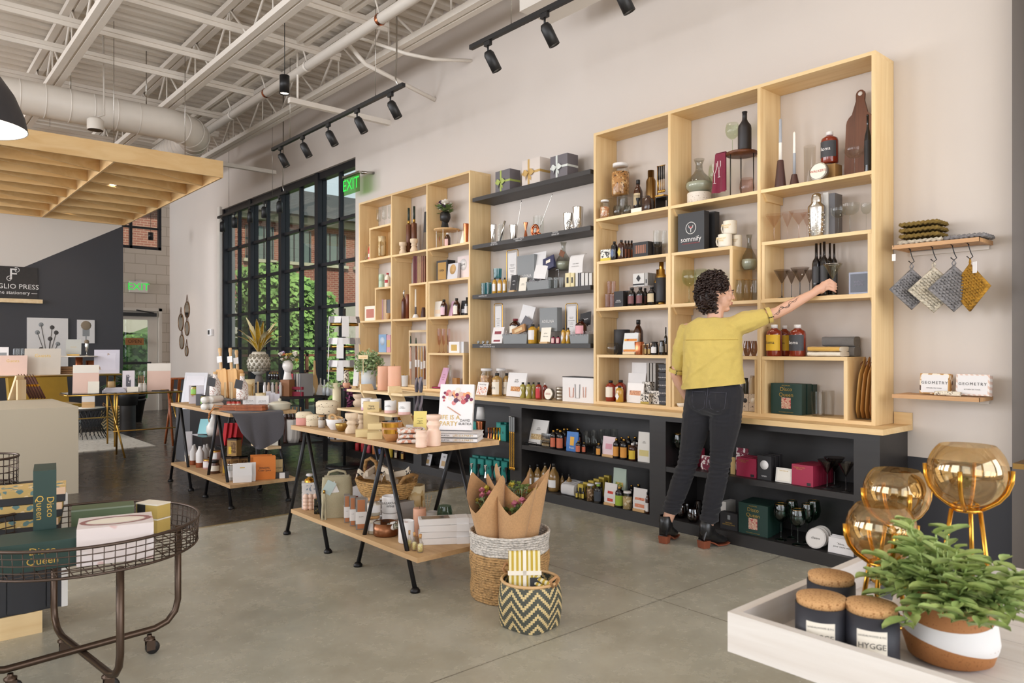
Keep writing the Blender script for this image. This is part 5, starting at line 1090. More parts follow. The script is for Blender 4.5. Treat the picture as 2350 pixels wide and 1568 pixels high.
o=S(stool(WALNUT,mat('4a4640',.4,.6),3,.018),'round_riser','round walnut riser with thin dark legs at the top of the near unit','riser',1668,1737,351,ZA,4.53)
zr=zat(351,yX(1702,4.53)[1])+.002
S(glass('wine',GREENGL),'wine_glass','pale green wine glass standing on the round walnut riser','glass',1665,1697,284,zr,4.54)
S(bot('wine',mat('2b2729',.5),None),'wine_bottle','matte black wine bottle standing on the round walnut riser','bottle',1694,1724,257,zr,4.5)
S(glass('stemless',PINKGL),'stemless_glass','pink stemless glass under the round walnut riser','glass',1697,1731,410,ZA,4.5)
def hangtowel(w,h):
 m_=mat('7d1f3a',.85,0,'cloth');g=G()
 def fn(u,v):y=(u-.5)*w*(.75+.25*v);z=h*(1-v);return(-.012*sin(u*9)*v-.01-.02*v,y,z)
 g.grid(fn,14,16,m_);g.grid(lambda u,v:(fn(u,0)[0]+.06*v,fn(u,0)[1],h+.003),14,4,m_);g.grid(lambda u,v:(fn(u,v)[0]+.012,fn(u,v)[1],fn(u,v)[2]+.01),14,16,m_)
 p=G()
 for cx,cz,q in((.1,.62,1),(-.22,.7,.8)):
  for pts in([(-.12,.2),(-.13,.05),(0,-.08),(.13,.05),(.12,.2)],[(0,-.08),(0,-.3)],[(-.1,-.3),(.1,-.3)]):p.tube([(-.052-.01*1,(cx+a*q)*w,(cz-.1+b*q)*h)for a,b in pts],.0022,WHT,n=4)
 return[('towel_cloth',g),('printed_glasses',p)]
S(hangtowel,'tea_towel','burgundy tea towel with white glass print hanging off the walnut riser','towel',1637,1673,353,ZA+.04,4.47)
o=S(box(mat('2c2b2d',.5),d=.06),'board_game_box','black square game box with wine glass emblem, front of its pair','box',1556,1616,488,ZB,4.43,d=.06)
mo('lettering',txt('sommify',.052,WHT),o,(-.0315,0,.085));mo('lettering',txt('A WINE GAME, FOR THE FUN',.011,RED),o,(-.0315,0,.055))
g=G();g.tube([(-.031,.042*cos(k*.2618),.165+.042*sin(k*.2618))for k in range(24)],.0025,WHT,n=5,closed=True);g.tube([(-.031,-.018,.185),(-.031,-.016,.17),(-.031,0,.16),(-.031,.016,.17),(-.031,.018,.185)],.0025,WHT,n=4);g.tube([(-.031,0,.16),(-.031,0,.135)],.003,WHT,n=4);g.add([(-.032,-.014,.175),(-.032,.014,.175),(-.032,0,.163)],[(0,1,2)],RED);mo('emblem',g,o)
S(box(mat('2c2b2d',.5),d=.06),'board_game_box','black square game box directly behind the wine emblem one','box',1580,1640,490,ZB,4.53,d=.06)
MG=lambda:mug(IVORY,'BREAKFAST\nWINE',TEXTG,.13)
y_,t_=yX(1664,4.46);S(MG(),'mug','cream mug with gold lettering, lower front of the mug stack','mug',1643,1682,539,ZB,4.44)
S(MG(),'mug','cream mug with gold lettering on top of the mug stack','mug',1655,1693,508,zat(539,t_)+.003,4.5)
S(MG(),'mug','cream mug lowest at the near side of the mug stack','mug',1678,1704,541,ZB,4.52)
GWN=glass('wine',GREENGL)
S(GWN,'wine_glass','green wine glass nearest the window in the middle bay box','glass',1565,1598,620,ZCC+.005,4.45);S(GWN,'wine_glass','green wine glass second from the window in the middle bay box','glass',1594,1624,618,ZCC+.005,4.52);S(GWN,'wine_glass','green wine glass just above the curly hair of the woman','glass',1618,1650,619,ZCC+.005,4.48)
S(acry(d=.14),'acrylic_riser','clear acrylic riser below the decanter beside the second divider','riser',1695,1737,622,ZCC,4.52)
S(deca,'decanter','glass decanter on the acrylic riser beside the second divider','decanter',1702,1737,539,zat(622,yX(1713,4.52)[1])+.002,4.52)
ROW(glass('stemless',GLS,rim=GOLD),'stemless_glass','%s clear stemless glass with gold band under the decanter riser','glass',[(1688,1707),(1704,1723),(1721,1738)],[643,643,643],ZCC,[4.45,4.51,4.44],'gold banded stemless glasses')
ROW(glass('stemless',BROWNGL),'stemless_glass','%s brown stemless glass beside the yellow blouse','glass',[(1706,1723),(1722,1738)],[783,783],ZD,4.46,'brown stemless glasses')
y_,t_=yX(1719,4.5)
SP=mat('cdbba6',.7,0,'speckle',h2='6a584a')
for k,(a,b2,yt)in enumerate(((1702,1718,905),(1719,1738,905))):S(box(SP,d=.08,disc=BLKL if k==0 else IVORY),'speckled_box',('speckled box with black spot' if k==0 else 'speckled box with cream spot')+' beside the jeans of the woman','box',a,b2,yt,ZE+.005,4.45,d=.08)
S(jar(mat('3c3a30',.3),BLK),'olive_jar','dark lidded jar on the speckled box by the woman','jar',1702,1718,868,zat(905,yX(1710,4.49)[1])+.002,4.49);S(jar(mat('c9b18c',.4),SP),'olive_jar','beige lidded jar on the speckled box by the second divider','jar',1720,1737,863,zat(905,yX(1728,4.49)[1])+.002,4.49)
S(lath(BOWL,IVORY),'trinket_dish','small pale dish on the bottom board behind the hand of the woman','dish',1553,1574,926,ZE,4.44)
S(taper(mat('efe8de',.5),mat('a2a5ac',.5),DKWALN,hh=.4,cut=.42),'candlestick','tall dark wooden candlestick with white and blue grey taper','candle',1778,1804,273,ZA,4.46)
S(taper(mat('a2a5ac',.5),mat('efe8de',.5),DKWALN,hh=.21,cut=.5),'candlestick','short dark wooden candlestick with blue grey and white taper','candle',1812,1834,303,ZA,4.46)
S(glass('tumbler',JG),'highball_glass','tall clear glass behind the round cream tin at the top','glass',1845,1872,336,ZA,4.54)
S(disc(mat('9a948c',.3,.8),IVORY,.03,'WALKER\'S',mat('b0392f',.6),.19,.18),'round_tin','round tin with red lettering leaning at the top of the near unit','tin',1856,1899,372,ZA,4.43)
S(box(mat('a9834e',.6,0,'wood',h2='7f5c32'),d=.09),'wood_block','solid wooden block under the red mixer bottle','block',1895,1917,377,ZA,4.5,d=.09)
LM=lambda lb,t='loma':bot('growler',mat('7e2a18',.15,0,'',coat=.6),WHT,lb,lz=(.18,.68),t=t,tm=WHT if lb is GRAYL2 else BLKL,ts=.3,a=1.25)
GRAYL2=mat('3f3f43',.6);YELL=mat('e0b32e',.6)
S(LM(GRAYL2),'mixer_bottle','red mixer bottle with dark label raised on the wooden block','bottle',1885,1923,304,zat(377,yX(1906,4.545)[1])+.002,4.545)
def board(w,h):
 pts=[];n=10
 for k in range(n+1):a=pi*k/n;pts.append((w*.5*(1 if a<0 else 1)*cos(pi-a)*-1 if 0 else w*.5*cos(a),h*.6+w*.45*sin(a)))
 body=[(-w*.46,0),(w*.46,0),(w*.5,h*.1)]+[p for p in pts if abs(p[0])>w*.17]
 L_,R_=[p for p in body if p[0]<0 and p[1]>h*.3],[p for p in body if p[0]>0]
 poly=[(-w*.46,0)]+R_+[(w*.16,h*.84)]+[(w*.17*cos(a),h*.91+w*.17*sin(a))for a in(0,.5,1.05,1.57,2.1,2.6,3.14)]+[(-w*.16,h*.84)]+L_+[(-w*.5,h*.1)]
 return[('board_body',G().prism([(y,z)for y,z in poly],-.008,.008,WALNUT,ax=0)),('hanging_hole',G().lathe([(0,-.0092),(w*.085,-.0092),(w*.085,.0092),(0,.0092)],mat('e6dfd8',.8),(0,0,h*.915),16,M=Matrix.Rotation(pi/2,3,'Y')))]
S(board,'cutting_board','tall walnut cutting board with ring handle leaning at the top corner','board',1938,1998,193,ZA,4.55,ry=.09)
S(glass('coupe',GLS),'coupe_glass','clear coupe glass standing before the tall walnut board','glass',1939,1984,340,ZA,4.46)
S(bot('wine',DARKB,None,BLKL),'wine_bottle','slim black bottle at the top corner half hidden by the side panel','bottle',1984,1999,264,ZA,4.48)
MT=glass('martini',mat('f4ebe7',.02,0,'glass',add=.05))
for k,(a,b2,yt,X)in enumerate(((1757,1796,493,4.45),(1793,1821,488,4.55),(1811,1856,485,4.45),(1838,1866,490,4.55))):S(MT,'martini_glass','%s pinkish clear martini glass from the window beside the silver shaker'%ORD[k],'glass',a,b2,yt,ZB,X,'pinkish martini glasses')
def silver(w,h):
 r=w/2;g=G();g.lathe([(0,0),(r*.8,0),(r*.84,.004),(r,h*.66),(r*.98,h*.7),(r*.62,h*.78),(r*.6,h*.8)],SILV,n=24)
 for i in range(9):
  for j in range(10):a=2*pi*(j+.5*(i%2))/10;q=.1+.055*i;rr=r*(.84+.16*q/.66);g.ball((rr*.93*cos(a),rr*.93*sin(a),h*q),r*.11,SILV,6,sz=1.3)
 return[('hammered_body',g),('cap',G().lathe([(r*.6,h*.79),(r*.6,h*.9),(r*.5,h*.97),(r*.3,h),(0,h)],SILV,n=20))]
S(silver,'cocktail_shaker','hammered silver cocktail shaker on the second shelf of the near bay','shaker',1855,1894,445,ZB,4.46)
S(box(mat('e3dfda',.6),d=.12),'shaker_box','white and grey box standing behind the silver shaker','box',1890,1902,443,ZB,4.5,d=.1)
S(box(mat('6d6b6e',.6),d=.1),'shaker_box','grey side panel box between shaker and coupe glasses','box',1903,1916,444,ZB,4.5,d=.1)
CO=glass('coupe',GLS)
for k,(a,b2,yt,X)in enumerate(((1907,1941,478,4.45),(1929,1972,468,4.5),(1976,2000,467,4.5))):S(CO,'coupe_glass','%s clear coupe glass from the silver shaker on the second shelf'%ORD[k],'glass',a,b2,yt,ZB,X,'clear coupe glasses')
SM=glass('martini',mat('c4bebb',.02,0,'glass',add=.04),stem=mat('2a2627',.2))
for k,(a,b2,yt,X)in enumerate(((1776,1813,620,4.46),(1803,1830,622,4.55),(1815,1857,615,4.46),(1846,1870,620,4.56))):S(SM,'martini_glass','%s smoky martini glass from the window on the middle shelf'%ORD[k],'glass',a,b2,yt,ZCC+.005,X,'smoky martini glasses')
WB=bot('slim',DARKB,None,mat('3a383a',.5),lz=(.25,.55))
for k,(a,b2,yt,X)in enumerate(((1864,1883,557,4.5),(1882,1901,553,4.5),(1876,1890,556,4.58),(1897,1912,556,4.57),(1907,1922,558,4.54))):S(WB,'wine_bottle','%s tall black bottle from the window behind the reaching hand'%ORD[k],'bottle',a,b2,yt,ZCC+.005,X,'tall black bottles')
HELD=S(glass('martini',mat('eef0e4',.02,0,'glass',add=.12),rim=STEEL,fill=mat('b9b04a',.1,0,'glass')),'martini_glass','clear martini glass held by the woman on the middle shelf','glass',1890,1932,607,ZCC+.005,4.44)
S(box(mat('4b4a55',.15,.2),d=.04,fr=mat('33313c',.3),fz=(.08,.92),fw=.84,t='shake it\nup baby',tm=mat('8f8a9a',.4),ts=.15),'foil_packet','shiny dark square napkin pack at the near end of the middle shelf','pack',1948,1994,625,ZCC+.005,4.45,d=.04)
S(LM(YELL),'mixer_bottle','red mixer bottle with yellow label, front one under the stretched arm','bottle',1759,1795,746,ZD,4.46);S(LM(YELL),'mixer_bottle','red mixer bottle with yellow label standing second behind the first','bottle',1787,1814,748,ZD,4.54);S(LM(GRAYL2),'mixer_bottle','red mixer bottle with dark grey label under the stretched arm','bottle',1812,1849,746,ZD,4.46)
S(towels(mat('ece4d4',.85,0,'cloth'),d=.13,n=2,m2=mat('dcae58',.85,0,'cloth')),'folded_towel','cream and yellow folded towels on the lower box of the near bay','towel',1853,1928,796,ZD,4.43,d=.12)
S(towels(mat('7d7a78',.85,0,'cloth'),d=.09,n=2),'folded_towel','grey folded towels behind the cream and yellow ones','towel',1885,1960,773,ZD,4.55,d=.09)
def disco(w,h):return[('box_body',G().box((0,0,h/2),(.055,w,h),DGREEN)),('lettering',txt('Disco\nQueen',w*.17,TEXTG),(-.0285,0,h*.72)),('picture',G().box((-.028,0,h*.36),(.001,w*.3,h*.36),mat('c8a08a',.6,0,'pattern',sc=90,h2='b04a48',h3='e8d8c0'))),('small_print',txt('PIECEWORK',w*.05,TEXTG),(-.0285,0,h*.93)),('small_print',txt('FIVE HUNDRED PIECE PUZZLE',w*.035,TEXTG),(-.0285,0,h*.06))]
S(disco,'puzzle_box','dark green puzzle box, front one in the bottom box of the near bay','puzzle box',1769,1840,881,ZE+.005,4.44,d=.055)
S(disco,'puzzle_box','dark green puzzle box second behind, in the bottom box of the near bay','puzzle box',1784,1853,881,ZE+.005,4.505,d=.055);S(disco,'puzzle_box','dark green puzzle box third behind, in the bottom box of the near bay','puzzle box',1798,1866,882,ZE+.005,4.57,d=.055)
ROW(glass('tumbler',JG),'tumbler_glass','%s large clear tumbler from the window in the bottom box of the near bay','glass',[(1862,1893),(1888,1915)],[900,897],ZE+.005,[4.46,4.55],'large clear tumblers')
for k in range(4):
 def bd(w,h,k=k):
  m_=mat(('c39a58','b88548','bf9458','8f5a34')[k],.45,0,'wood',h2='8f5f2a');return[('board_body',G().lathe([(0,0),(.05,.004),(.1,h*.15),(.11,h*.45),(.1,h*.72),(.05,h*.86),(.028,h*.9),(.03,h*.97),(.012,h),(0,h)],m_,n=20,sx=.62,sy=.1)),('leather_loop',G().tube([(0,.008,h*.93),(-.02,.014,h*.88),(-.028,.01,h*.84)],.003,mat('7d4a28',.7),n=5))]
 a,t=yX(1968+9*k,4.47);thing('serving_board','%s leaning serving board from the bottom box outwards to the side panel'%ORD[k],'board',bd(.2,.375),(4.53,1.985-.027*k,ZE+.006),0,'leaning serving boards',R(5))
KW={'gold':mat('8a6f33',.9,0,'weave',sc=45),'cream':mat('d9cdb8',.9,0,'weave',sc=45),'grey':mat('8f8b8b',.9,0,'weave',sc=45),'must':mat('b8862a',.9,0,'weave',sc=45)}
def knit(w,h,m,d=.17):
 g=G()
 for i in range(9):
  x=-d/2+d*(i+.5)/9;g.tube([(x+.003*(-1)**j,-w/2+w*j/16,h*.5+h*.12*(-1)**(j+i))for j in range(17)],h*.42,m,n=6)
 return[('knit_pad',g)]
def pad(px0,px1,z,h,m,lab,X=4.54):y0,t=yX(px0,X-.09);y1,_=yX(px1,X-.09);return thing('knit_pot_holder',lab,'pot holder',knit(abs(y0-y1),h,KW[m]),(X,(y0+y1)/2,z),0,'folded knit pot holders')
ZS1=1.8865
pad(2060,2160,ZS1,.028,'cream','cream knit pad lying flat at the bottom of the shelf stack');pad(2166,2258,ZS1,.028,'grey','grey knit pad lying flat on the upper slatted shelf')
for k in range(3):pad(2063,2150,ZS1+.034+k*.034,.028,'gold','%s olive gold knit pad from the top of the shelf stack'%ORD[2-k])
def mitt(w,h,m):
 g=G();s=w/math.sqrt(2)*.97;n=12
 for i in range(n):
  a=(i+.5)/n*s;pts=[]
  for j in range(17):b=j/16*s;pts.append((.005*(-1)**(j+i),(a-b)/math.sqrt(2),h-.02-(a+b)/math.sqrt(2)))
  g.tube(pts,s/n*.6,m,n=6)
 e=G();c=[(0,0,h-.02),(0,w*.485,h-.02-w*.485),(0,0,h-.02-w*.97),(0,-w*.485,h-.02-w*.485)]
 e.tube(c,.011,m,n=8,closed=True)
 l=G();l.tube([(0,0,h-.025),(.004,.008,h),(0,0,h+.018),(-.004,-.008,h),(0,0,h-.025)],.004,m,n=6);return[('knit_body',g),('knit_edge',e),('hanging_loop',l)]
HOOK=BLKM
for k,(px,m,rz,zt,nm,wd)in enumerate(((2092,'grey',38,1.775,'grey',.225),(2143,'cream',22,1.77,'cream',.245),(2189,'grey',34,1.775,'grey',.245),(2226,'must',-28,1.775,'mustard',.245))):
 y,t=yX(px,4.46);zt=1.775;o=em('hook',(4.46,y,0));tag(o,'black S hook holding the '+(nm+' pot holder' if k!=0 and k!=2 else('first' if k==0 else 'third')+' pot holder, a grey one'),'hook')
 g=G();g.tube([(.012,.008,1.855),(.0,.014,1.862),(-.012,.004,1.855),(-.006,0,1.83),(.0,-.004,1.81),(.0,-.014,1.787),(0,.0,1.776),(0,.014,1.79)],.0028,HOOK,n=6);mo('wire_bend',g,o);mo('wire_tip',G().ball((0,.014,1.79),.0032,HOOK,6),o)
 p=mitt(wd,.3,KW[m]);q=thing('knit_pot_holder',{0:'grey diamond knit pot holder hanging nearest the tall shelf unit',1:'cream diamond knit pot holder hanging second from the tall unit',2:'grey diamond knit pot holder hanging between the cream and mustard ones',3:'mustard diamond knit pot holder with white tag hanging in front'}[k],'pot holder',p,(4.46,y,zt-.315),R(rz),'hanging knit pot holders')
 if k==3:mo('paper_tag',G().box((-.02,-.05,.265),(.002,.026,.06),WHT),q)
o=thing('price_tag','white tag on string at the end of the upper slatted shelf','tag',[('paper_tag',G().box((0,0,-.07),(.002,.02,.04),WHT)),('string',G().tube([(0,0,0),(.005,.004,-.03),(0,0,-.05)],.0012,BLK,n=4))],(4.424,1.745,1.885))
ZS2=1.0312
for k,(a,b2,m_)in enumerate(((2110,2178,mat('b8884a',.6,0,'pattern',sc=20,h2='e8d8c0',h3='5a4030')),(2193,2270,mat('e6dcd4',.6,0,'stripe',sc=16,h2='d8b8a8',rx=.7)))):
 o=S(box(m_,d=.05,fr=mat('e2dedd',.6),fz=(.06,.94),fw=.9),'towel_pack',('tan patterned' if k==0 else 'pale striped')+' packaged tea towel with white GEOMETRY label','towel pack',a,b2,(860,862)[k],ZS2,4.5,d=.05,ry=.1)
 mo('lettering',txt('GEOMETRY',.022,BLKL,sp=1.3),o,(-.028,0,.062));mo('small_print',txt('KITCHEN TEA TOWEL',.008,TEXTD),o,(-.028,0,.032))
S(towels(mat('ddd2bd',.7,0,'pattern',sc=60,h2='8a7a6a',h3='e8e0d0'),d=.03,n=1),'textile_roll','small cream textile roll lying before the packaged tea towels','roll',2144,2202,899,ZS2,4.45,d=.03)
BXX=4.30;Mz,Lz=MIDZ,LOWZ
def base(fn,nm,lab,cat,a,b2,yt,z,X=BXX,**k):return S(fn,nm,lab,cat,a,b2,yt,z,X,**k)
DG=glass('wine',DKGREEN,rim=GOLD)
base(DG,'wine_glass','dark green wine glass with gold rim beside the post left of the jeans','glass',1543,1575,996,Mz,4.36)
base(box(mat('a02a44',.6),d=.1),'napkin_pack','burgundy napkin pack behind the jeans on the middle base shelf','napkins',1571,1600,1030,Mz,4.4,d=.08)
PM=mat('7a2036',.7,0,'pattern',sc=35,h2='e8dcd8',h3='e8dcd8')
base(pouch(PM),'printed_towel','burgundy and white printed towel seen between the legs','towel',1605,1634,1048,Mz,4.33,d=.06)
base(pouch(PM),'printed_towel','burgundy and white printed towel rising behind the napkins','towel',1685,1712,1030,Mz,4.48,d=.06)
base(card(mat('d8b77a',.6),tilt=.02),'kraft_card','tan card edge standing beside the burgundy napkin packs','card',1676,1688,1050,Mz,4.34)
def napk(w,h):return[('pack_body',G().box((0,0,h/2),(.035,w,h),mat('a02846',.55))),('small_label',G().box((-.018,-w*.3,h*.1),(.001,w*.18,h*.14),BLKL)),('lettering',txt('THANKS, IT WAS\nON SALE',w*.07,TEXTG),(-.0185,w*.15,h*.82))]
for k in range(3):base(napk,'napkin_pack','%s burgundy napkin pack from the front, next to the printed towel'%ORD[k],'napkins',1690+9*k,1736+9*k,1052-2*k,Mz,4.32+.04*k,d=.035,group='burgundy napkins by the towel')
for k in range(3):base(box(BLKL,d=.03,**({'disc':WHT,'t':'TIMBER','tm':WHT,'ts':.12,'tz':.15}if k==0 else{})),'candle_box',('black box with white round label beside the napkins' if k==0 else '%s plain black box behind the white round label'%ORD[k]),'box',1738+10*k,1770+10*k,1047-2*k,Mz,4.31+.05*k,d=.03)
base(box(mat('dcd6cc',.35),d=.015,fr=mat('efe8dc',.4),fz=(.12,.88),fw=.8,t='YOU HAD ME',tm=TEXTG,ts=.09,tz=.8),'trinket_dish','small square white dish leaning between the napkin stacks','dish',1779,1816,1076,Mz,4.3,d=.015,ry=.15)
for k in range(6):base(napk,'napkin_pack','%s burgundy napkin pack from the front, in the row by the smoky glasses'%ORD[k],'napkins',1817+8*k,1866+8*k,1068-k,Mz,4.3+.045*k,d=.035,group='burgundy napkins in a row')
DS=glass('martini',SMOKE,stem=mat('222022',.2))
for k,(a,b2,yt,X)in enumerate(((1877,1920,1056,4.34),(1892,1938,1050,4.44),(1923,1960,1062,4.33))):base(DS,'martini_glass','%s dark smoky martini glass from the napkins on the middle base shelf'%ORD[k],'glass',a,b2,yt,Mz,X,group='dark smoky martini glasses')
DB=glass('stemless',mat('8a6a58',.02,0,'glass',add=.12))
for k,(a,b2,yt,X)in enumerate(((1551,1575,1160,4.36),(1576,1606,1168,4.32),(1566,1584,1156,4.46),(1592,1612,1150,4.5))):base(DB,'stemless_glass','%s dark brown stemless glass from the post behind the boots'%ORD[k],'glass',a,b2,yt,Lz,X,group='dark brown stemless glasses')
for k,(a,b2)in enumerate(((1613,1621),(1654,1666))):base(box(mat('d9d3cc',.6),d=.12),'white_box',('white box edge between the two boots' if k==0 else 'white box edge behind the dark lettered box'),'box',a,b2,1152,Lz,4.42,d=.12)
base(box(mat('232123',.5),d=.05,fr=GREYB,fz=(.6,.85),fw=.15,t='CERTIFIED\nDRINKING GAME',tm=TEXTG,ts=.09,tz=.35),'game_box','low dark box with gold lettering by the near boot','box',1652,1692,1178,Lz,4.31,d=.06)
for k in range(4):base(disco,'puzzle_box','%s dark green puzzle box from the front on the lowest base shelf'%ORD[k],'puzzle box',1695+8*k,1762+8*k,1158-3*k,Lz,4.31+.062*k,d=.055,group='puzzle boxes in the base cabinet')
for k,(a,b2,yt,X)in enumerate(((1775,1810,1157,4.34),(1803,1832,1150,4.44),(1813,1849,1170,4.31),(1838,1868,1157,4.4),(1852,1883,1150,4.5))):base(DG,'wine_glass','%s dark green gold rimmed wine glass from the puzzle boxes, lowest shelf'%ORD[k],'glass',a,b2,yt,Lz,X,group='dark green wine glasses, lowest shelf')
for k in range(3):base(disc(mat('d0cac6',.5),mat('dfdad6',.5),.008,'cheers' if k==0 else '',TEXTD,.16,.35),'round_coaster','%s wrapped white round coaster from the front on the lowest shelf'%ORD[k],'coaster',1848+6*k,1896+6*k,1238-2*k,Lz,4.31+.035*k,group='wrapped round coasters')
for k in range(3):base(card(mat('e6e2e2',.7),'"Alexa...\n     pour more wine."' if k==0 else '',TEXTD,.105,tilt=.12,tz=.55),'cocktail_napkin_card','%s white card from the front at the near end of the lowest shelf'%ORD[k],'card',1900+4*k,1961+3*k,1238-3*k,Lz,4.3+.025*k,group='white lettered cards')
base(pouch(mat('dcd8d4',.6),mat('c0a070',.6,0,'pattern',sc=70,h2='e8d4a8',h3='8a6a40'),(.18,.4),.75,'JUNE\nGROUP',TEXTD,.07,.62),'food_pouch','white pouch with pasta window tilted on a wire stand','pouch',1208,1246,966,Mz,4.33,d=.06,ry=.22)
g=G();y0=yX(1222,4.3)[0];g.tube([(4.29,y0+.09,Mz+.004),(4.29,y0+.09,Mz+.03),(4.29,y0-.06,Mz+.03),(4.29,y0-.06,Mz+.004)],.003,BLK,n=5);g.tube([(4.29,y0+.09,Mz+.005),(4.4,y0+.09,Mz+.005),(4.43,y0+.09,Mz+.15)],.003,BLK,n=5);tag(mo('wire_stand',g),'thin black wire stand propping the pasta window pouch','stand')
base(pouch(mat('c0bcb4',.1,0,'glass',add=.08),mat('8a7350',.6,0,'pattern',sc=40,h2='5a4a30',h3='b8a070'),(.05,.6),.7),'cello_bag','clear bag of dried twigs beside the wire stand','bag',1238,1262,996,Mz,4.33,d=.05)
def shrub(m_):return bot('growler',DARKB,BRASS,m_,lz=(.1,.6),a=1.3)
CR=mat('c8694a',.6);ORG=mat('d9963f',.6);LIM=mat('9fb83a',.6);YW=mat('d8b83a',.6)
for k,(a,b2,yt,X)in enumerate(((1263,1278,988,4.31),(1277,1296,988,4.31),(1272,1288,985,4.4),(1288,1303,984,4.4),(1296,1310,984,4.48),(1318,1336,984,4.42))):base(shrub(CR),'shrub_bottle','%s coral labelled bottle from the window on the middle base shelf'%ORD[k],'bottle',a,b2,yt,Mz,X,group='coral labelled bottles')
base(pouch(mat('3f78c0',.5),mat('e8b040',.6),(.3,.75),.35,'Fresh',WHT,.2,.18),'drink_pouch','bright blue pouch with yellow drink picture','pouch',1299,1325,992,Mz,4.3,d=.03)
for k,(a,b2)in enumerate(((1321,1334),(1335,1346))):base(shrub(CR),'shrub_bottle','%s small coral labelled bottle from the blue pouch'%ORD[k],'bottle',a,b2,1012+4*k,Mz,4.29+.03*k,group='small coral labelled bottles')
for k,(a,b2,yt,X)in enumerate(((1336,1356,990,4.34),(1354,1372,988,4.34),(1371,1387,986,4.4),(1386,1402,985,4.48),(1400,1419,985,4.5))):base(glass('goblet',GLS),'footed_glass','%s clear footed beer glass from the blue pouch'%ORD[k],'glass',a,b2,yt,Mz,X,group='clear footed beer glasses')
base(shrub(ORG),'shrub_bottle','small orange labelled bottle beside the pink pouch','bottle',1368,1380,1018,Mz,4.29)
base(pouch(mat('e6cfd4',.5),mat('d99aa8',.6),(.3,.6),.5,base=NATW),'drink_pouch','pale pink drink pouch on a wooden foot','pouch',1382,1411,1003,Mz,4.3,d=.03)
for k,(a,b2,yt,X)in enumerate(((1407,1423,1007,4.31),(1423,1442,1008,4.3),(1420,1434,1004,4.4),(1436,1450,1002,4.42),(1450,1466,1003,4.4))):base(shrub(ORG),'shrub_bottle','%s orange labelled bottle from the pink pouch'%ORD[k],'bottle',a,b2,yt,Mz,X,group='orange labelled bottles')
base(bot('growler',AMBERB,WHT,YW,lz=(.1,.6),a=1.3),'syrup_bottle','amber bottle with yellow and blue label near the post','bottle',1443,1461,1018,Mz,4.3)
base(bot('growler',AMBERB,WHT,ORG,lz=(.1,.6)),'syrup_bottle','white capped bottle half hidden behind the yellow labelled one','bottle',1456,1468,1016,Mz,4.36)
base(pouch(mat('e4e0da',.6),mat('d8c88a',.7),(.2,.4),.75,'JUNE\nGROUP',TEXTD,.08,.66),'food_pouch','large white pouch with yellow window against the post','pouch',1461,1490,993,Mz,4.29,d=.05)
for k,(a,b2,yt,X)in enumerate(((1208,1226,1068,4.34),(1224,1244,1066,4.4),(1241,1262,1062,4.42),(1258,1284,1064,4.36))):base(bot('jug',mat('8a6a3a',.15,0,'',coat=.4),BLK,WHT,lz=(.15,.42)),'glass_jug','%s amber glass jug from the window behind the wrapped flowers'%ORD[k],'jug',a,b2,yt,Lz,X,group='amber glass jugs')
for k,(a,b2)in enumerate(((1284,1296),(1299,1314))):base(bot('jug',mat('8a6a3a',.15,0,'',coat=.4),BLK),'glass_jug','%s smaller amber jug beside the big ones'%ORD[k],'jug',a,b2,1087+k*2,Lz,4.42,group='smaller amber jugs')
for k in range(4):base(towels(mat('d9d6d6',.85,0,'cloth'),d=.07,n=1,band=None),'tea_towel','%s white lettered tea towel from the front in the tilted pile'%ORD[k],'towel',1290+k*4,1320+k*4,1112-3*k,Lz,4.32+.05*k,group='white tea towels in the base',d=.04)
for k in range(6):base(box(mat('c9b04a',.5),d=.03,fr=BLKL,fz=(.3,.75),fw=.5),'dropper_box','%s gold box from the front in the row of dropper boxes'%ORD[k],'box',1326+k*12,1338+k*12,1112-k*4,Lz,4.32+k*.045,group='gold dropper boxes',d=.03)
for k,(a,b2)in enumerate(((1321,1328),(1335,1342))):base(bot('slim',DARKB,BLK,mat('c9b04a',.5),lz=(.1,.5)),'dropper_bottle','%s small dropper bottle in front of the gold boxes'%ORD[k],'bottle',a,b2,1120,Lz,4.29,group='droppers before the gold boxes')
base(jar(JG,WHT,mat('8a6a4a',.6,0,'pattern',sc=40,h2='d8c0a0',h3='5a3a2a')),'snack_jar','white lidded jar of brown treats on the lowest base shelf','jar',1346,1365,1111,Lz,4.3)
base(jar(JG,WHT,REDB),'snack_jar','dark lidded jar behind the jar of brown treats','jar',1364,1380,1108,Lz,4.4)
base(bot('growler',DARKB,mat('8fb04a',.5),mat('3a3f48',.6),lz=(.12,.65),a=1.3),'mixer_bottle','dark bottle with green cap and slate label','bottle',1363,1383,1112,Lz,4.29)
base(pouch(mat('e2dcda',.5),mat('c8402f',.6,0,'pattern',sc=20,h2='e07a48',h3='c8302a'),(.08,.6),.45,base=NATW),'drink_pouch','white pouch with red drink picture on a wooden foot','pouch',1386,1414,1110,Lz,4.29,d=.03)
base(pouch(mat('b9c8b8',.5),mat('d0b060',.6,0,'pattern',sc=25,h2='8aa040',h3='e0c890'),(.05,.6),.6),'drink_pouch','tall pale green pouch with amber drink picture','pouch',1405,1434,1076,Lz,4.4,d=.04)
base(shrub(LIM),'shrub_bottle','lime green labelled bottle on the lowest base shelf','bottle',1412,1433,1118,Lz,4.3)
base(jar(JG,WHT,mat('c8b080',.6,0,'pattern',sc=30,h2='efe4c8',h3='7a6a48')),'snack_jar','white lidded jar of pale citrus slices','jar',1429,1451,1128,Lz,4.29)
base(pouch(mat('e2dcda',.5),mat('d98a6a',.6,0,'pattern',sc=20,h2='eab090',h3='c8604a'),(.08,.55),.7,base=NATW),'drink_pouch','white pouch with peach drink picture near the post','pouch',1452,1483,1122,Lz,4.29,d=.03)
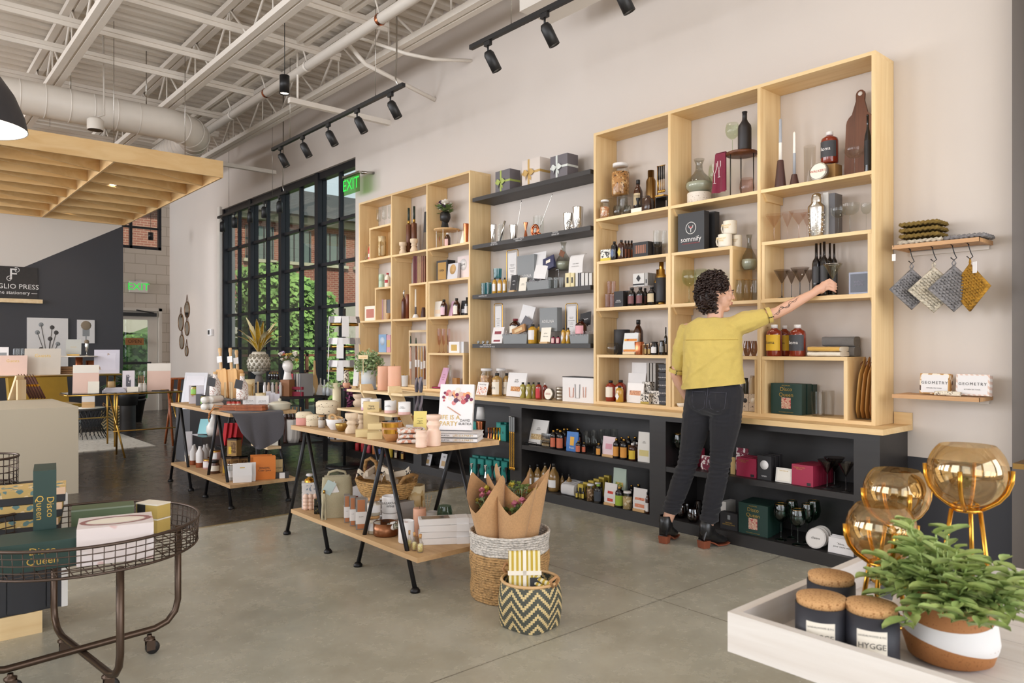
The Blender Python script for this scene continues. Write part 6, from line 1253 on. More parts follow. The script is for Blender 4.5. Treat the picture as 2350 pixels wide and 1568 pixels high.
base(bot('boston',AMBERB,BLK,WHT,lz=(.1,.5)),'syrup_bottle','dark bottle with white label tight against the post, lowest shelf','bottle',1481,1491,1130,Lz,4.29)
for k,(a,b2)in enumerate(((1425,1438),(1443,1456),(1458,1474))):base(bot('growler',DARKB,BRASS),'shrub_bottle','%s dark gold capped bottle from the window, at the back of the lowest shelf'%ORD[k],'bottle',a,b2,1116-2*k,Lz,4.46,group='dark bottles at the back')
base(lath(((0,0),(.75,0),(.8,.02),(1,.5),(1,.52),(0,.52)),COPPER),'copper_shaker','copper shaker with the tall white cup upturned on it','shaker',1092,1115,934,Mz,4.36)
yq,tq=yX(1103,4.36);thing('white_cup','tall white cup upturned on the copper shaker','cup',lath(((0,0),(1,0),(.72,1),(0,1)),WHT)(22*tq/FPX,zat(934,tq)-zat(962,tq)),(4.36,yq,zat(962,tq)))
TBX=box(TEAL,d=.045,fr=mat('2b8f86',.4),fz=(.08,.92),fw=.8,t='B',tm=BLKL,ts=.4)
for k,(a,b2,yt,X)in enumerate(((1085,1093,968,4.34),(1139,1149,970,4.4),(1150,1162,970,4.44),(1148,1161,976,4.31))):base(TBX,'jigger_box','%s teal jigger box from the window on the middle base shelf'%ORD[k],'box',a,b2,yt,Mz,X,group='teal boxes, middle shelf',d=.045)
for k,(a,b2,m_)in enumerate(((1118,1125,COPPER),(1124,1131,COPPER),(1130,1138,GOLD),(1137,1145,GOLD),(1144,1151,GOLD))):base(lath(JIG,m_),'jigger','%s %s jigger from the copper shaker'%(ORD[k],'copper' if k<2 else 'gold'),'jigger',a,b2,982,Mz,4.31+.03*(k%2),group='copper and gold jiggers')
for k in range(10):
 r_,c_=divmod(k,5);a=1078+c_*18+r_*6;base(TBX,'jigger_box','%s teal jigger box of the %s row on the lowest base shelf'%(ORD[c_],('front','back')[r_]),'box',a,a+14,(1052,1046)[r_]+c_*2,Lz,4.38+.09*r_,group='teal boxes, lowest shelf',d=.045)
for k in range(6):base(lath(JIG,SILV if k%2==0 else BLKM),'jigger','%s tall jigger in front of the teal boxes, lowest shelf'%ORD[k],'jigger',1078+16*k,1087+16*k,1064+2*k,Lz,4.31,group='jiggers before the teal boxes')
for k,px in enumerate((980,1016)):base(card(mat('cfcdd0',.5),'dad',TEXTD,.2,tilt=.25,pan=mat('c0a070',.5),pz=(.15,.5),pw=.5,tz=.8),'boxed_card',('first' if k==0 else 'second')+' pale tin card leaning on the lowest base shelf below the table corner','card',px-14,px+13,1042,Lz,4.32)
for k,px in enumerate((992,1003)):base(disc(BLKM,BLKM,.02),'black_coaster',('first' if k==0 else 'second')+' black disc between the pale tin cards','coaster',px-9,px+9,1046,Lz,4.4)
hk=em('bar_spoon_bundle');y0,t0=yX(1176,4.24)
for k in range(6):
 y=y0+.032-k*.013;o=em('bar_spoon',(4.235-.006*(k%2),y,zat(1078,t0)));tag(o,'%s gold twisted bar spoon of those hanging on the cabinet post'%ORD[k],'spoon','gold bar spoons on the post');L_=zat(990,t0)-zat(1078,t0)
 mo('twisted_rod',G().tube([(0,.0018*(-1)**q,.02+(L_-.02)*q/22)for q in range(23)],.0034,GOLD,n=5),o);mo('spoon_bowl',G().ball((0,0,.012),.011,GOLD,8,sz=1.5,sx=.5),o);mo('card_header',G().box((0,0,L_+.06),(.005,.011,.13),GREYB),o)
bpy.data.objects.remove(hk)
tag(mo('peg_hook',G().tube([(4.27,y0,zat(958,t0)),(4.2,y0,zat(958,t0)+.01)],.004,STEEL,n=6)),'metal peg on the cabinet post holding the gold spoons','hook')
for k in range(4):base(lath(((0,0),(.95,0),(1,.04),(1,.94),(.85,1),(0,1)),(RED,RED,mat('c84a5a',.4),mat('c87a48',.4))[k]),'drink_can','%s red drink can from the window on the far lower shelf'%ORD[k],'can',815+13*k,826+13*k,(1017,1018,1022,1022)[k],Lz+.05*0,4.32,group='red drink cans')
for k,(a,m_)in enumerate(((868,DARKB),(880,REDB),(892,YW),(905,AMBERB),(920,AMBERB))):base(bot('growler',m_,BLK,mat(('5a6aa0','b0402a','e0c04a','d8c8a8','c8a050')[k],.5),lz=(.1,.6)),'small_bottle','%s small coloured bottle beside the red cans'%ORD[k],'bottle',a,a+10,1020+3*k,Lz,4.33,group='small bottles by the cans')
for k in range(4):base(pouch(mat(('c8c4bc','8a3a3a','c0b090','5a4a48')[k],.6)),'snack_bag','%s snack bag from the window on the far middle shelf'%ORD[k],'bag',830+24*k,848+24*k,948+3*k,Mz,4.36,group='snack bags, far section',d=.04)
SPK=mat('dccdb2',.8,0,'speckle',h2='4a3e34',sc=70,t=.66);BEI=mat('d8c3a5',.6)
def zipbox(m,m2=None,rx=0):
 def fn(w,h):
  a=((0,0),(.92,0),(1,.06),(1,.55));p=[('fabric_body',G().lathe([(x*w/2,z*h)for x,z in a],m2 or m,n=20,sx=.8)),('lid',G().lathe([(w/2*1.0,h*.56),(w/2*1.03,h*.6),(w/2*1.02,h*.85),(w/2*.8,h*.97),(0,h)],m,n=20,sx=.8))]
  p.append(('zip',G().tube([(w/2*.82*cos(k*.314),w/2*1.02*sin(k*.314),h*.57)for k in range(20)],h*.012,BEI,n=5,closed=True)));return p
 return fn
z=TZ
def Tt(fn,nm,lab,cat,a,b2,yt,yb,**k):return Tm(fn,nm,lab,cat,a,b2,yt,yb,TZ,**k)
b1=Tt(zipbox(SPK,mat('d99a90',.8)),'zip_case','speckled zip case with pink lower half at the table corner','case',669,706,945,976)
b2_=Tt(zipbox(SPK),'zip_case','plain speckled zip case at the front of the table corner','case',703,741,953,980)
x_,y_,t_=on(712,965,TZ);thing('zip_case','largest speckled zip case resting on top of the two others','case',zipbox(SPK)(.155,.09),(2.29,4.52,TZ+.082),.5)
Tt(jar(JG,CORK,WHT,None,fh=.6),'salt_jar','small corked jar of white salt on the near table','jar',730,746,955,983)
Tt(jar(JG,CORK,WHT,None,fh=.6),'salt_jar','second corked salt jar half behind the white bowl','jar',746,757,955,977)
o=Tt(lath(BOWL,WHT),'serving_bowl','white bowl filled with wooden knots','bowl',748,792,964,989)
for k,(dx,dy)in enumerate(((0,.02),(.01,-.03),(-.02,.0))):q=thing('wooden_knot','%s wooden link knot lying in the white bowl'%ORD[k],'ornament',[('wooden_ring',G().tube([(.022*cos(a*.63),.022*sin(a*.63),0)for a in range(10)],.009,NATW,n=7,closed=True))],(o.location.x+dx,o.location.y+dy,TZ+.062+.008*k),0,'wooden knots',.5*k)
Tt(lath(BOWL,mat('b08d4e',.3,.8)),'gold_bowl','small gold bowl in front of the white bowl','bowl',769,797,974,992)
HB2=mat('dccfae',.45)
Tt(lath(((0,0),(.96,0),(1,.03),(1,1),(.93,1),(.92,.1),(0,.1)),HB2),'hurricane_candle','cream cylinder candle holder with little brass marks','candle holder',749,779,924,978)
o=Tt(lath(((0,0),(1,0),(1,1),(.9,1),(.88,.1),(0,.1)),HB2),'flower_vase','tall cream vase with pale succulents and hanging purple blooms','vase',760,779,880,970)
g=G();r_=random.Random(5)
for k in range(16):
 a=r_.uniform(0,6.3);l=r_.uniform(.05,.09);c=Vector((0,0,.245));d=Vector((cos(a),sin(a),r_.uniform(.1,.8))).normalized()
 g.tube([c,c+d*l],.002,LFG,n=4)
 for q in range(8):p=c+d*l*(.4+.1*q);e=Vector((r_.gauss(0,1),r_.gauss(0,1),r_.gauss(0,1))).normalized()*.018;u=e.orthogonal().normalized()*.008;g.add([p,p+e*.5+u,p+e,p+e*.5-u],[(0,1,2,3)],LFG)
mo('greenery',g,o)
PUR=mat('5a2140',.7,0,'leaf',h2='7d3a60',sc=30);g=G()
for k in range(150):
 f=k/150;p=Vector((0,-1,0))*(.05+.035*min(1,f*3))+Vector((-.05,0,.27+.03*sin(min(f*6,3))-.27*f))+Vector((r_.gauss(0,.012),r_.gauss(0,.012),r_.gauss(0,.01)))*(1.3-f)
 e=Vector((r_.gauss(0,1),r_.gauss(0,1),r_.gauss(0,1))).normalized()*.014;u=e.orthogonal().normalized()*.009;g.add([p-e,p+u,p+e,p-u],[(0,1,2,3)],PUR)
mo('hanging_blooms',g,o)
TRN=lath(TURN,BLEACH)
Tt(TRN,'turned_candle_holder','squat bleached turned candle holder, front one on the near table','candle holder',792,821,950,997)
Tt(TRN,'turned_candle_holder','bleached turned candle holder behind the cream box','candle holder',820,843,952,990)
Tt(lath(((0,0),(.95,0),(1,.03),(.9,.25),(.6,.35),(.75,.42),(.6,.5),(.85,.6),(1,.66),(.98,.75),(.7,.8),(.9,.87),(1,.92),(1,1),(.8,1),(.75,.93),(0,.93)),BLEACH),'turned_candle_holder','tall bleached turned pedestal behind the squat one','candle holder',810,846,906,975)
CBX=mat('e6cf9a',.6)
o=Tt(box(CBX,d=.06,t='Ylang\nSaffron',tm=TEXTD,ts=.17,tz=.82),'soap_box','tall cream yellow box with dark lettering on the near table','box',834,870,923,993,d=.06)
for k,(a,c,yt,yb)in enumerate(((816,844,988,1004),(843,877,994,1009))):Tt(box(CBX,d=.07),'soap_box',('low cream box at the front left of the tall one' if k==0 else 'low cream box at the front of the small stack'),'box',a,c,yt,yb,d=.07)
x_,y_,t_=on(862,1003,TZ);thing('soap_box','cream box resting upon the low front cream box','box',box(CBX,d=.07)(.085,.034),(x_+.02,y_+.03,TZ+.044),R(50))
thing('scent_card','yellow text card leaning behind the cream boxes','card',card(mat('e3cf7a',.6),'scent notes\n\nylang ylang\nsaffron\nsandalwood',TEXTD,.1,tilt=.35)(.075,.115),(2.36,3.52,TZ+.05),R(50))
thing('soap_box','cream box below the yellow text card','box',box(CBX,d=.09)(.09,.045),(2.385,3.54,TZ+.0012),R(50))
WB2=mat('c08a58',.4,0,'wood',ax=1,h2='a06a3c');INB=mat('2a2624',.2,.3)
def wbowl(w,h):return[('bowl_body',G().lathe([(0,0),(w*.25,0),(w*.3,h*.05),(w*.47,h*.5),(w*.5,h*.97),(w*.48,h)],WB2,n=26)),('dark_lining',G().lathe([(w*.48,h),(w*.44,h*.5),(w*.27,h*.12),(0,h*.1)],INB,n=26)),('gold_band',G().lathe([(w*.485,h*.6),(w*.503,h*.93)],GOLD,a0=2.2,a1=4.1,n=10))]
o=Tt(wbowl,'wooden_bowl','polished wooden bowl with black lining, lower of the front pair','bowl',876,923,985,1016);thing('wooden_bowl','polished wooden bowl with black lining, upper of the front pair','bowl',wbowl(.118,.075),(o.location.x,o.location.y,TZ+.037),R(40))
o=Tt(wbowl,'wooden_bowl','wooden bowl with black lining behind the front pair, lower one','bowl',910,952,968,992);thing('wooden_bowl','wooden bowl with black lining behind the front pair, upper one','bowl',wbowl(.105,.065),(o.location.x,o.location.y,TZ+.035),R(40))
NP=mat('e8e0d8',.8,0,'pattern',sc=45,h2='d89a80',h3='2e2a28')
for k in range(3):thing('napkin_stack','%s printed cloth napkin from the top in front of the pink candles'%ORD[2-k],'napkin',towels(NP,d=.12,n=1)(.14,.027),(2.235,3.42,TZ+.001+.028*k),R(50+8*k),'printed cloth napkins')
def twist(w,h):
 n=24;cs=[[],[]]
 for i in range(n+1):
  for s in(0,1):a=i*.55+s*pi;cs[s].append((w*.24*cos(a),w*.24*sin(a),h*i/n))
 return[('dark_strand',G().tube(cs[0],w*.27,mat('3a3844',.5),n=7)),('grey_strand',G().tube(cs[1],w*.27,mat('8d8690',.5),n=7))]
Tt(twist,'twisted_candle','tall twisted black and grey candle beside the wooden bowls','candle',951,961,868,990);Tt(twist,'twisted_candle','tall twisted black and grey candle nearer the pink candles','candle',960,971,866,992)
SC=lambda lo:lath(((0,0),(.98,0),(1,.02),(1,.3),(.78,.4),(.74,.44),(.98,.56),(1,.6),(.78,.7),(.76,.74),(1,.82),(1,.98),(.96,1),(0,.99))if lo else((0,0),(.98,0),(1,.02),(1,.45),(.76,.52),(.72,.56),(.98,.66),(.98,.7),(.74,.78),(.74,.82),(1,.86),(1,.98),(.96,1),(0,.99)),BLUSH)
Tt(lath(((0,0),(.9,0),(.92,.02),(.92,.25),(.8,.38),(1,.62),(.98,.7),(.8,.92),(.95,1),(0,1)),BLUSH),'sculpted_candle','short blush pink sculpted candle at the table front','candle',959,987,991,1030)
Tt(SC(0),'sculpted_candle','tall blush pink sculpted candle at the front beside the books','candle',986,1020,955,1027);Tt(SC(1),'sculpted_candle','blush pink sculpted candle behind the short one','candle',966,990,957,1004)
WB3=mat('e8e4e4',.5)
bx_,by_=2.5,3.335
for k in range(2):
 o=thing('party_book',('lower' if k==0 else 'upper')+' white hardback lying flat at the table end','book',flatbook(WB3,d=.2)(.25,.024),(bx_,by_,TZ+.0012+.0255*k),R(41),'party hardbacks')
 mo('lettering',txt('DAVID BURTKA',.0125,TEXTD),o,(-.102,.075,.012));mo('lettering',txt('LIFE IS A PARTY',.0165,TEXTG),o,(-.102,-.045,.012))
def pbook(w,h):
 r=random.Random(9);g=G()
 for k in range(60):
  y,z_=r.gauss(-.02,.06),.74*h+r.gauss(0,.02);
  if abs(y)>w*.45:continue
  g.lathe([(0,0),(r.uniform(.006,.016),0)],mat(r.choice(['7a2a4a','d98a8a','e8a070','c05a60','efe0d0','5a3a50','d8b0a0']),.6),(-.0155-.00002*k,y,z_),10,M=Matrix.Rotation(-pi/2,3,'Y'))
 return[('cover',G().bx(-.0145,.0145,-w/2,w/2,0,h,WB3)),('flower_picture',g),('lettering',txt('LIFE IS A\nPARTY',.036,TEXTG),(-.0165,.038,h*.2)),('lettering',txt('DAVID\nBURTKA',.02,TEXTD),(-.0168,-.06,h*.17)),('spoon_picture',G().tube([(-.016,.05,h*.5),(-.016,-.03,h*.32)],.003,mat('d09a80',.5),n=5))]
thing('party_book','white hardback with flower picture propped upright on the flat pair','book',pbook(.2,.265),(2.5,3.37,TZ+.0535),R(38),'party hardbacks',0,R(14))
for k in range(4):thing('white_soap_box','%s small white box in the row below the plywood riser'%ORD[k],'box',box(WHT,d=.05,fr=mat('b9b9c8',.5),fz=(.3,.6),fw=.4)(.04,.055),(2.47+.0*k,3.63-.046*k+.15,TZ+.0012),R(20),'small white boxes')
for k in range(3):thing('corked_tube','%s corked glass tube of matches leaning behind the propped book'%ORD[k],'tube',[('glass_tube',G().lathe([(0,0),(.012,0),(.012,.1)],JG)),('matches',G().lathe([(0,.005),(.009,.005),(.009,.07),(0,.07)],mat('a8683a',.7))),('cork',G().lathe([(.011,.095),(.012,.12),(0,.12)],CORK))],(2.55,3.56-.03*k,TZ+.002),0,'corked match tubes',R(12),0)
PLY=mat('e0c79c',.55,0,'wood',ax=1,h2='cbb080',sc=14)
o=em('plywood_riser',(0,0,TZ));tag(o,'two tier plywood display riser with slanted supports','riser')
ry0,ry1=3.72,4.4
g=G();g.bx(2.37,2.53,ry0,ry1,.235,.25,PLY);mo('top_shelf',g,o)
g=G();g.bx(2.3,2.44,ry0,ry1,.115,.128,PLY);g2=G()
mo('middle_shelf',g,o)
for y in(3.86,4.2):g=G();g.prism([(2.5,0),(2.56,0),(2.44,.29),(2.36,.29),(2.36,.25)],y-.008,y+.008,PLY,ax=1);mo('slanted_support',g,o);g=G();g.bx(2.3,2.55,y-.008,y+.008,0,.03,PLY);mo('foot_bar',g,o)
RT,RM=TZ+.2512,TZ+.1292
def Rp(fn,nm,lab,cat,px,w,h,X,zz,grp=None,rz=R(38)):y,t=yX(px,X);return thing(nm,lab,cat,fn(w,h),(X,y,zz),rz,grp)
Rp(candle(PEACH),'pillar_candle','peach pillar candle, farther of the pair on the plywood riser','candle',880,.075,.155,2.47,RT);Rp(candle(PEACH),'pillar_candle','peach pillar candle, nearer of the pair on the plywood riser','candle',905,.08,.16,2.43,RT)
o=Rp(lath(((0,0),(.95,0),(1,.02),(.98,.1),(.9,.12),(.93,1),(.85,1),(.8,.85),(0,.85)),mat('a9b8c9',.55,0,'grad',h2='d9d8d4',a=.02,b=.09)),'potted_plant','bushy small leaved plant in blue and white pot on the riser','plant',846,.105,.125,2.45,RT)
g=G();r_=random.Random(11)
for k in range(620):
 d=Vector((r_.gauss(0,1),r_.gauss(0,1),r_.gauss(.25,.8))).normalized()*r_.uniform(.03,.1);p=d+Vector((0,0,.165));e=Vector((r_.gauss(0,1),r_.gauss(0,1),r_.gauss(0,1))).normalized()*.013;u=e.orthogonal().normalized()*.008
 g.add([p-e,p+u,p+e,p-u],[(0,1,2,3)],(LF,LFG,LFG)[k%3])
for k in range(26):d=Vector((r_.gauss(0,1),r_.gauss(0,1),r_.gauss(.3,.8))).normalized()*.09;g.tube([(0,0,.1),d*.5+Vector((0,0,.13)),d+Vector((0,0,.165))],.0015,LF,n=4)
mo('foliage',g,o)
mo('plant_sign',G().bx(-.1,-.098,-.035,.03,.2,.225,PALE),o,None,None);o2=mo('sign_stick',G().bx(-.0985,-.0965,-.004,.0,.1,.2,PALE),o);mo('lettering',txt('best friend',.01,TEXTG),o,(-.1012,-.003,.212))
Rp(card(WHT,tilt=.2,base=NATW),'price_card','tall white card in a wooden block on the riser','card',815,.035,.135,2.45,RT)
o=Rp(lath(((0,0),(.7,0),(1,.5),(1,1),(.85,1),(.8,.6),(0,.4)),mat('d9a083',.6)),'clay_holder','terracotta holder with a tied bundle at the riser end','holder',795,.05,.035,2.43,RT)
mo('herb_bundle',G().lathe([(0,.01),(.014,.02),(.018,.05),(.017,.09),(.013,.115),(0,.12)],mat('d8cdbc',.8,0,'speckle',h2='6a5a4a',sc=70,t=.52)),o)
MW=lambda c:(lambda w,h:[('vessel',G().lathe([(0,0),(w*.48,0),(w/2,h*.05),(w/2,h),(w*.46,h),(w*.45,h*.2),(0,h*.2)],WHT,n=20)),('dipped_band',G().lathe([(0,-.0005),(w*.485,0),(w*.507,h*.06),(w*.507,h*.24)],c,n=20)),('lettering',txt('FLORA\nBOTANICA',w*.1,TEXTD),(-w*.52,0,h*.6),(R(0),0,0))])
for k,(px,c,nm)in enumerate(((842,LILAC,'lilac'),(862,mat('e6d48a',.6),'yellow'),(896,PINK,'pink'),(928,PINK,'rose'))):Rp(MW(c),'ceramic_candle','white ceramic candle with %s dipped foot on the middle riser shelf%s'%(nm,', nearest the twisted candles' if k==3 else ''),'candle',px,.072,.075,2.365,RM,'dipped ceramic candles')
def Lo(fn,nm,lab,cat,a,b2,yt,yb,dz=0,**k):return Tm(fn,nm,lab,cat,a,b2,yt,yb,LZ+dz,**k)
def canister(w,h):
 g=G();r=w*.5
 return[('canister_body',G().box((0,0,h*.36),(w,w,h*.7),mat('e2dedc',.5,0,'pattern',sc=40,h2='e2dedc',h3='8a94a4'))),('lid',G().box((0,0,h*.73),(w*1.02,w*1.02,h*.06),WHT)),('gold_knob',G().lathe([(w*.34,h*.76),(w*.32,h*.84),(w*.15,h*.88),(w*.1,h*.92),(0,h*.92)],GOLD)),('flower_knob',G().lathe([(0,h*.9),(w*.25,h*.95),(w*.2,h),(0,h)],WHT,n=8))]
Lo(canister,'lidded_canister','white patterned canister with gold lid knob and white flower','canister',693,727,1088,1166,d=.001)
BUB=lambda w,h:[('bubble_body',(lambda g:[g.ball(((i-.5)*w*.42,(j-1)*w*.33,h*.14+k*h*.24),w*.22,BLUSH,8)for i in range(2)for j in range(3)for k in range(4)]and g)(G()))]
Lo(BUB,'bubble_candle','blush pink bubble cube candle on the lower shelf','candle',697,729,1138,1172)
Lo(towels(mat('24231f',.7,0,'speckle',h2='b8a83a',sc=120),d=.05,n=2),'zip_pouch','small black zip pouch beside the olive bag','pouch',721,738,1150,1184,d=.05)
for k in range(5):thing('note_pad','%s white notepad in the upright bundle behind the olive bag'%ORD[k],'notepad',box(WHT,d=.012)(.1,.14),(2.56-.016*k,4.5-.01*k,LZ+.0012),R(35),'white notepads')
thing('red_box','small rust red box behind the handled basket','box',box(mat('8a4030',.6),d=.06)(.08,.09),(2.42,4.44,LZ+.0012),R(30))
def bag(w,h):
 m_=mat('b3a88a',.85,0,'cloth');d=.13;g=G()
 def fn(u,v):
  a=2*pi*u;k=1-.35*max(0,v-.45)/.55;e=(abs(cos(a))**.55)*(1 if cos(a)>0 else-1);f=(abs(sin(a))**.55)*(1 if sin(a)>0 else-1)
  return(e*d/2*(1-.75*max(0,v-.5)*1.7),f*w/2*(1 if v<.6 else 1-.2*(v-.6))+.004*noise.noise((a,v*4,2)),h*v*.86)
 g.grid(fn,28,14,m_);g.add([fn(q/28,0)for q in range(28)],[tuple(range(28))],m_)
 t=G();t.box((0,0,h*.87),(.03,w*.8,h*.04),m_)
 hd=G();hd.tube([(0,w*.3,h*.86),(0,w*.25,h*.96),(0,0,h),(0,-w*.25,h*.96),(0,-w*.3,h*.86)],.008,m_)
 st=G();st.tube([(-d*.5-.01,w*.4,h*.55),(-d*.5-.025,w*.44,h*.3),(-d*.5-.03,w*.46,h*.05),(-d*.5-.035,w*.42,-h*.08),(-d*.5-.035,w*.36,-h*.07),(-d*.5-.025,w*.36,h*.1),(-d*.5-.012,w*.38,h*.55)],.008,m_,n=6)
 tg=G();tg.box((-d*.45,w*.25,h*.66),(.003,.06,.085),mat('b9c8c4',.6),rx=.5);tg.box((-d*.45+.006,w*.12,h*.64),(.003,.05,.075),WHT,rx=-.4)
 return[('bag_body',g),('zip_top',t),('top_handle',hd),('hanging_strap',st),('paper_tags',tg),('brass_clip',G().tube([(-d*.5-.01,w*.4,h*.62),(-d*.5-.012,w*.4,h*.55)],.008,BRASS))]
o=Lo(bag,'canvas_bag','olive canvas lunch bag with paper tags and hanging strap','bag',737,810,1090,1198,d=.13);
def tbox(w,h):return[('box_body',G().box((0,0,h/2),(.06,w,h),mat('8d8782',.6))),('candle_window',G().box((-.031,0,h*.5),(.001,w*.7,h*.94),mat('b8764c',.5))),('paper_band',G().box((0,0,h*.38),(.064,w+.003,h*.4),WHT)),('lettering',txt('ILLUME',w*.13,TEXTD),(-.0335,0,h*.42))]
for k,(a,c)in enumerate(((790,803),(803,816),(817,841))):Lo(tbox,'taper_candle_box','%s grey boxed set of brown tapers beside the olive bag'%ORD[k],'candle box',a,c,1138+4*k,1200+8*k,group='boxed tapers on the lower shelf',d=.06)
WV=mat('c09458',.8,0,'weave',sc=55);WVD=mat('a87c46',.8,0,'weave',sc=45)
o=em('handled_basket',(2.44,4.02,LZ+.155));tag(o,'shallow woven basket with round handles on grey boxes','basket');o.rotation_euler=(0,0,R(8))
g=G()
for k in range(8):z_=k*.013;s=.75+.25*(k/7)**.6;g.tube([(.155*s*cos(a*.196),.225*s*sin(a*.196),z_+.01)for a in range(32)],.0095,WV,n=7,closed=True)
for k in range(5):s=.72-.15*k;g.tube([(.155*s*cos(a*.26),.225*s*sin(a*.26),.008)for a in range(24)],.009,WV,n=6,closed=True)
mo('basket_body',g,o)
for s in(1,-1):g=G();g.tube([(0,s*.2,.1),(.01,s*.225,.16),(.0,s*.2,.205),(0,s*.15,.225),(0,s*.1,.205),(0,s*.085,.16),(0,s*.1,.1)]if s>0 else[(.06,-.2,.1),(.05,-.235,.15),(0,-.25,.165),(-.05,-.235,.15),(-.06,-.2,.1)],.012,WVD,n=8);mo('handle',g,o)
for k in range(6):thing('boxed_ribbon','%s flat beige boxed ribbon heaped in the handled basket'%ORD[k],'ribbon',[('card_spool',G().box((0,0,0),(.02,.12,.035),mat('d0bfa8',.7))),('ribbon_tail',(lambda g:g.grid(lambda u,v:(.012+.03*v,.06*(1+v)+.02*sin(v*5),(u-.5)*.03+.025*sin(v*4)),2,8,mat('d9cbb4',.8,0,'pattern',sc=30,h2='b08a78',h3='5a5048'))and g)(G()))],(2.44+.05*cos(k*2.2),4.03+.1*sin(k*1.9),LZ+.255+.013*k),k*1.3,'ribbons in the basket',.2)
for k in range(3):thing('grey_gift_box','%s low grey gift box under the handled basket'%ORD[k],'box',box(mat('9a9490',.6),d=.12,lid=mat('a39d98',.6),lidh=.3)(.14,.15),(2.45,4.17-.145*k,LZ+.0012),R(0),'grey boxes under the basket')
o=Lo(jar(JG,CORK,IVORY,WHT,fh=.65,lh=.18),'bath_salt_jar','corked jar of cream bath salts at the front of the lower shelf','jar',842,874,1186,1228);thing('bath_salt_jar','corked jar of cream bath salts stacked on the other','jar',jar(JG,CORK,IVORY,WHT,fh=.65,lh=.18)(.082,.105),(o.location.x,o.location.y,LZ+.107),o.rotation_euler[2])
MG2=mug(WHT,'BREAKFAST\nWINE',TEXTD,.15);o=Lo(MG2,'mug','white lettered mug at the bottom of the pair on the lower shelf','mug',870,917,1182,1222);thing('mug','white lettered mug on top of the pair on the lower shelf','mug',MG2(.125,.1),(o.location.x,o.location.y,LZ+.105),o.rotation_euler[2])
Lo(hurr(BRASS),'onyx_hurricane','large pale stone cylinder candle holder on brass legs, lower shelf','candle holder',925,983,1112,1198)
o=Lo(bot('growler',AMBERB,BLK),'reed_diffuser','dark reed diffuser bottle with thin reeds','diffuser',972,990,1153,1172)
g=G()
for k in range(6):a=k*1.05;g.tube([(0,0,.05),(.03*cos(a),.03*sin(a),.17)],.0015,NATW,n=4)
mo('reeds',g,o)
Lo(bot('boston',AMBERB,BLK,IVORY),'amber_bottle','small amber bottle behind the peach candle','bottle',921,936,1162,1200)
o=Lo(candle(PEACH),'pillar_candle','peach pillar candle with brass pin on the lower shelf','candle',948,978,1170,1232)
Lo(lath(((0,0),(.8,0),(1,.1),(1,1),(.9,1),(.85,.2),(0,.15)),mat('cfc9c4',.5)),'white_cup','pale grey cup between peach candle and green glass','cup',978,1005,1168,1198)
Lo(glass('stemless',DKGREEN),'green_tumbler','double walled dark green glass on the lower shelf','glass',1003,1038,1146,1186,dz=.035)
Lo(lath(((0,0),(.9,0),(1,.3),(1,1),(.9,1),(.85,.4),(0,.3)),DKGREEN),'green_dish','dark green glass dish below the green glass','dish',999,1043,1184,1203);Lo(lath(((0,0),(.9,0),(1,.3),(1,1),(.9,1),(.85,.4),(0,.3)),DKGREEN),'green_dish','second dark green dish farther right of the green glass','dish',1033,1064,1180,1192)
WCN=lambda w,h:[('ceramic_pot',G().lathe([(0,0),(w*.46,0),(w/2,h*.04),(w/2,h),(w*.45,h),(w*.44,h*.8)],WHT,n=22)),('wax_fill',G().lathe([(0,h*.82),(w*.445,h*.82)],IVORY)),('wooden_wick',G().box((0,0,h*.86),(.004,.02,.02),mat('b0683a',.7)))]
Lo(WCN,'pot_candle','white pot candle with wooden wick, front one','candle',914,951,1200,1250);Lo(WCN,'pot_candle','white pot candle with wooden wick behind the long boxes','candle',960,996,1195,1228)
o=Lo(lath(((0,0),(.95,0),(1,.1),(1,1),(.97,1),(.95,.2),(0,.15)),mat('8a5a3c',.3,.8),n=28),'copper_tray','round copper tray holding tied herb bundles','tray',856,915,1210,1240)
for k in range(4):thing('herb_bundle','%s tied white herb bundle in the copper tray'%ORD[k],'herbs',[('herbs',G().lathe([(0,0),(.014,.01),(.018,.05),(.013,.1),(0,.11)],mat('b0aa9a',.8,0,'speckle',h2='6a6a58',sc=60,t=.5))),('paper_wrap',G().lathe([(.0185,.03),(.0195,.06)],WHT))],(o.location.x+.035-.02*k,o.location.y+.04-.022*k,LZ+.04+.006*(k%2)),R(-50),'herb bundles',0,R(78))
for k,(a,c,yb)in enumerate(((934,945,1264),(945,957,1269),(957,972,1274))):
 Lo(lambda w,h:[('glass_bottle',G().lathe([(0,0),(w*.48,0),(w/2,h*.05),(w/2,h*.5),(w*.22,h*.68),(w*.22,h*.82)],JG)),('cork',G().lathe([(0,h*.78),(w*.2,h*.78),(w*.25,h),(0,h)],CORK)),('yellow_matches',G().lathe([(0,h*.06),(w*.38,h*.06),(w*.4,h*.45),(0,h*.5)],mat('e0cf7a',.7,0,'speckle',h2='efe6c0',sc=200,t=.5)))],'match_bottle','%s little corked bottle of yellow matches at the shelf front'%ORD[k],'bottle',a,c,yb-42,yb,group='match bottles')
for k in range(4):
 def lbox(w,h):return[('box_body',G().box((0,0,h/2),(.09,w,h),WHT)),('film_window',G().box((0,w*.2,h+.0005),(.07,w*.5,.001),mat('6a645e',.2))),('paper_band',G().box((0,-w*.28,h/2),(.093,w*.22,h+.003),mat('f0eeee',.6)))]
 thing('long_white_box','%s long white box from the bottom of the stack at the shelf end'%ORD[k],'box',lbox(.31,.034),(2.43,3.35+.008*(k%2),LZ+.0012+.0355*k),R(58+3*(k%2)),'long white boxes')
T2Y=2.655
def T2(fn,nm,lab,cat,a,b2,yt,yb,z=TZ,**k):return Tm(fn,nm,lab,cat,a,b2,yt,yb,z,**k)
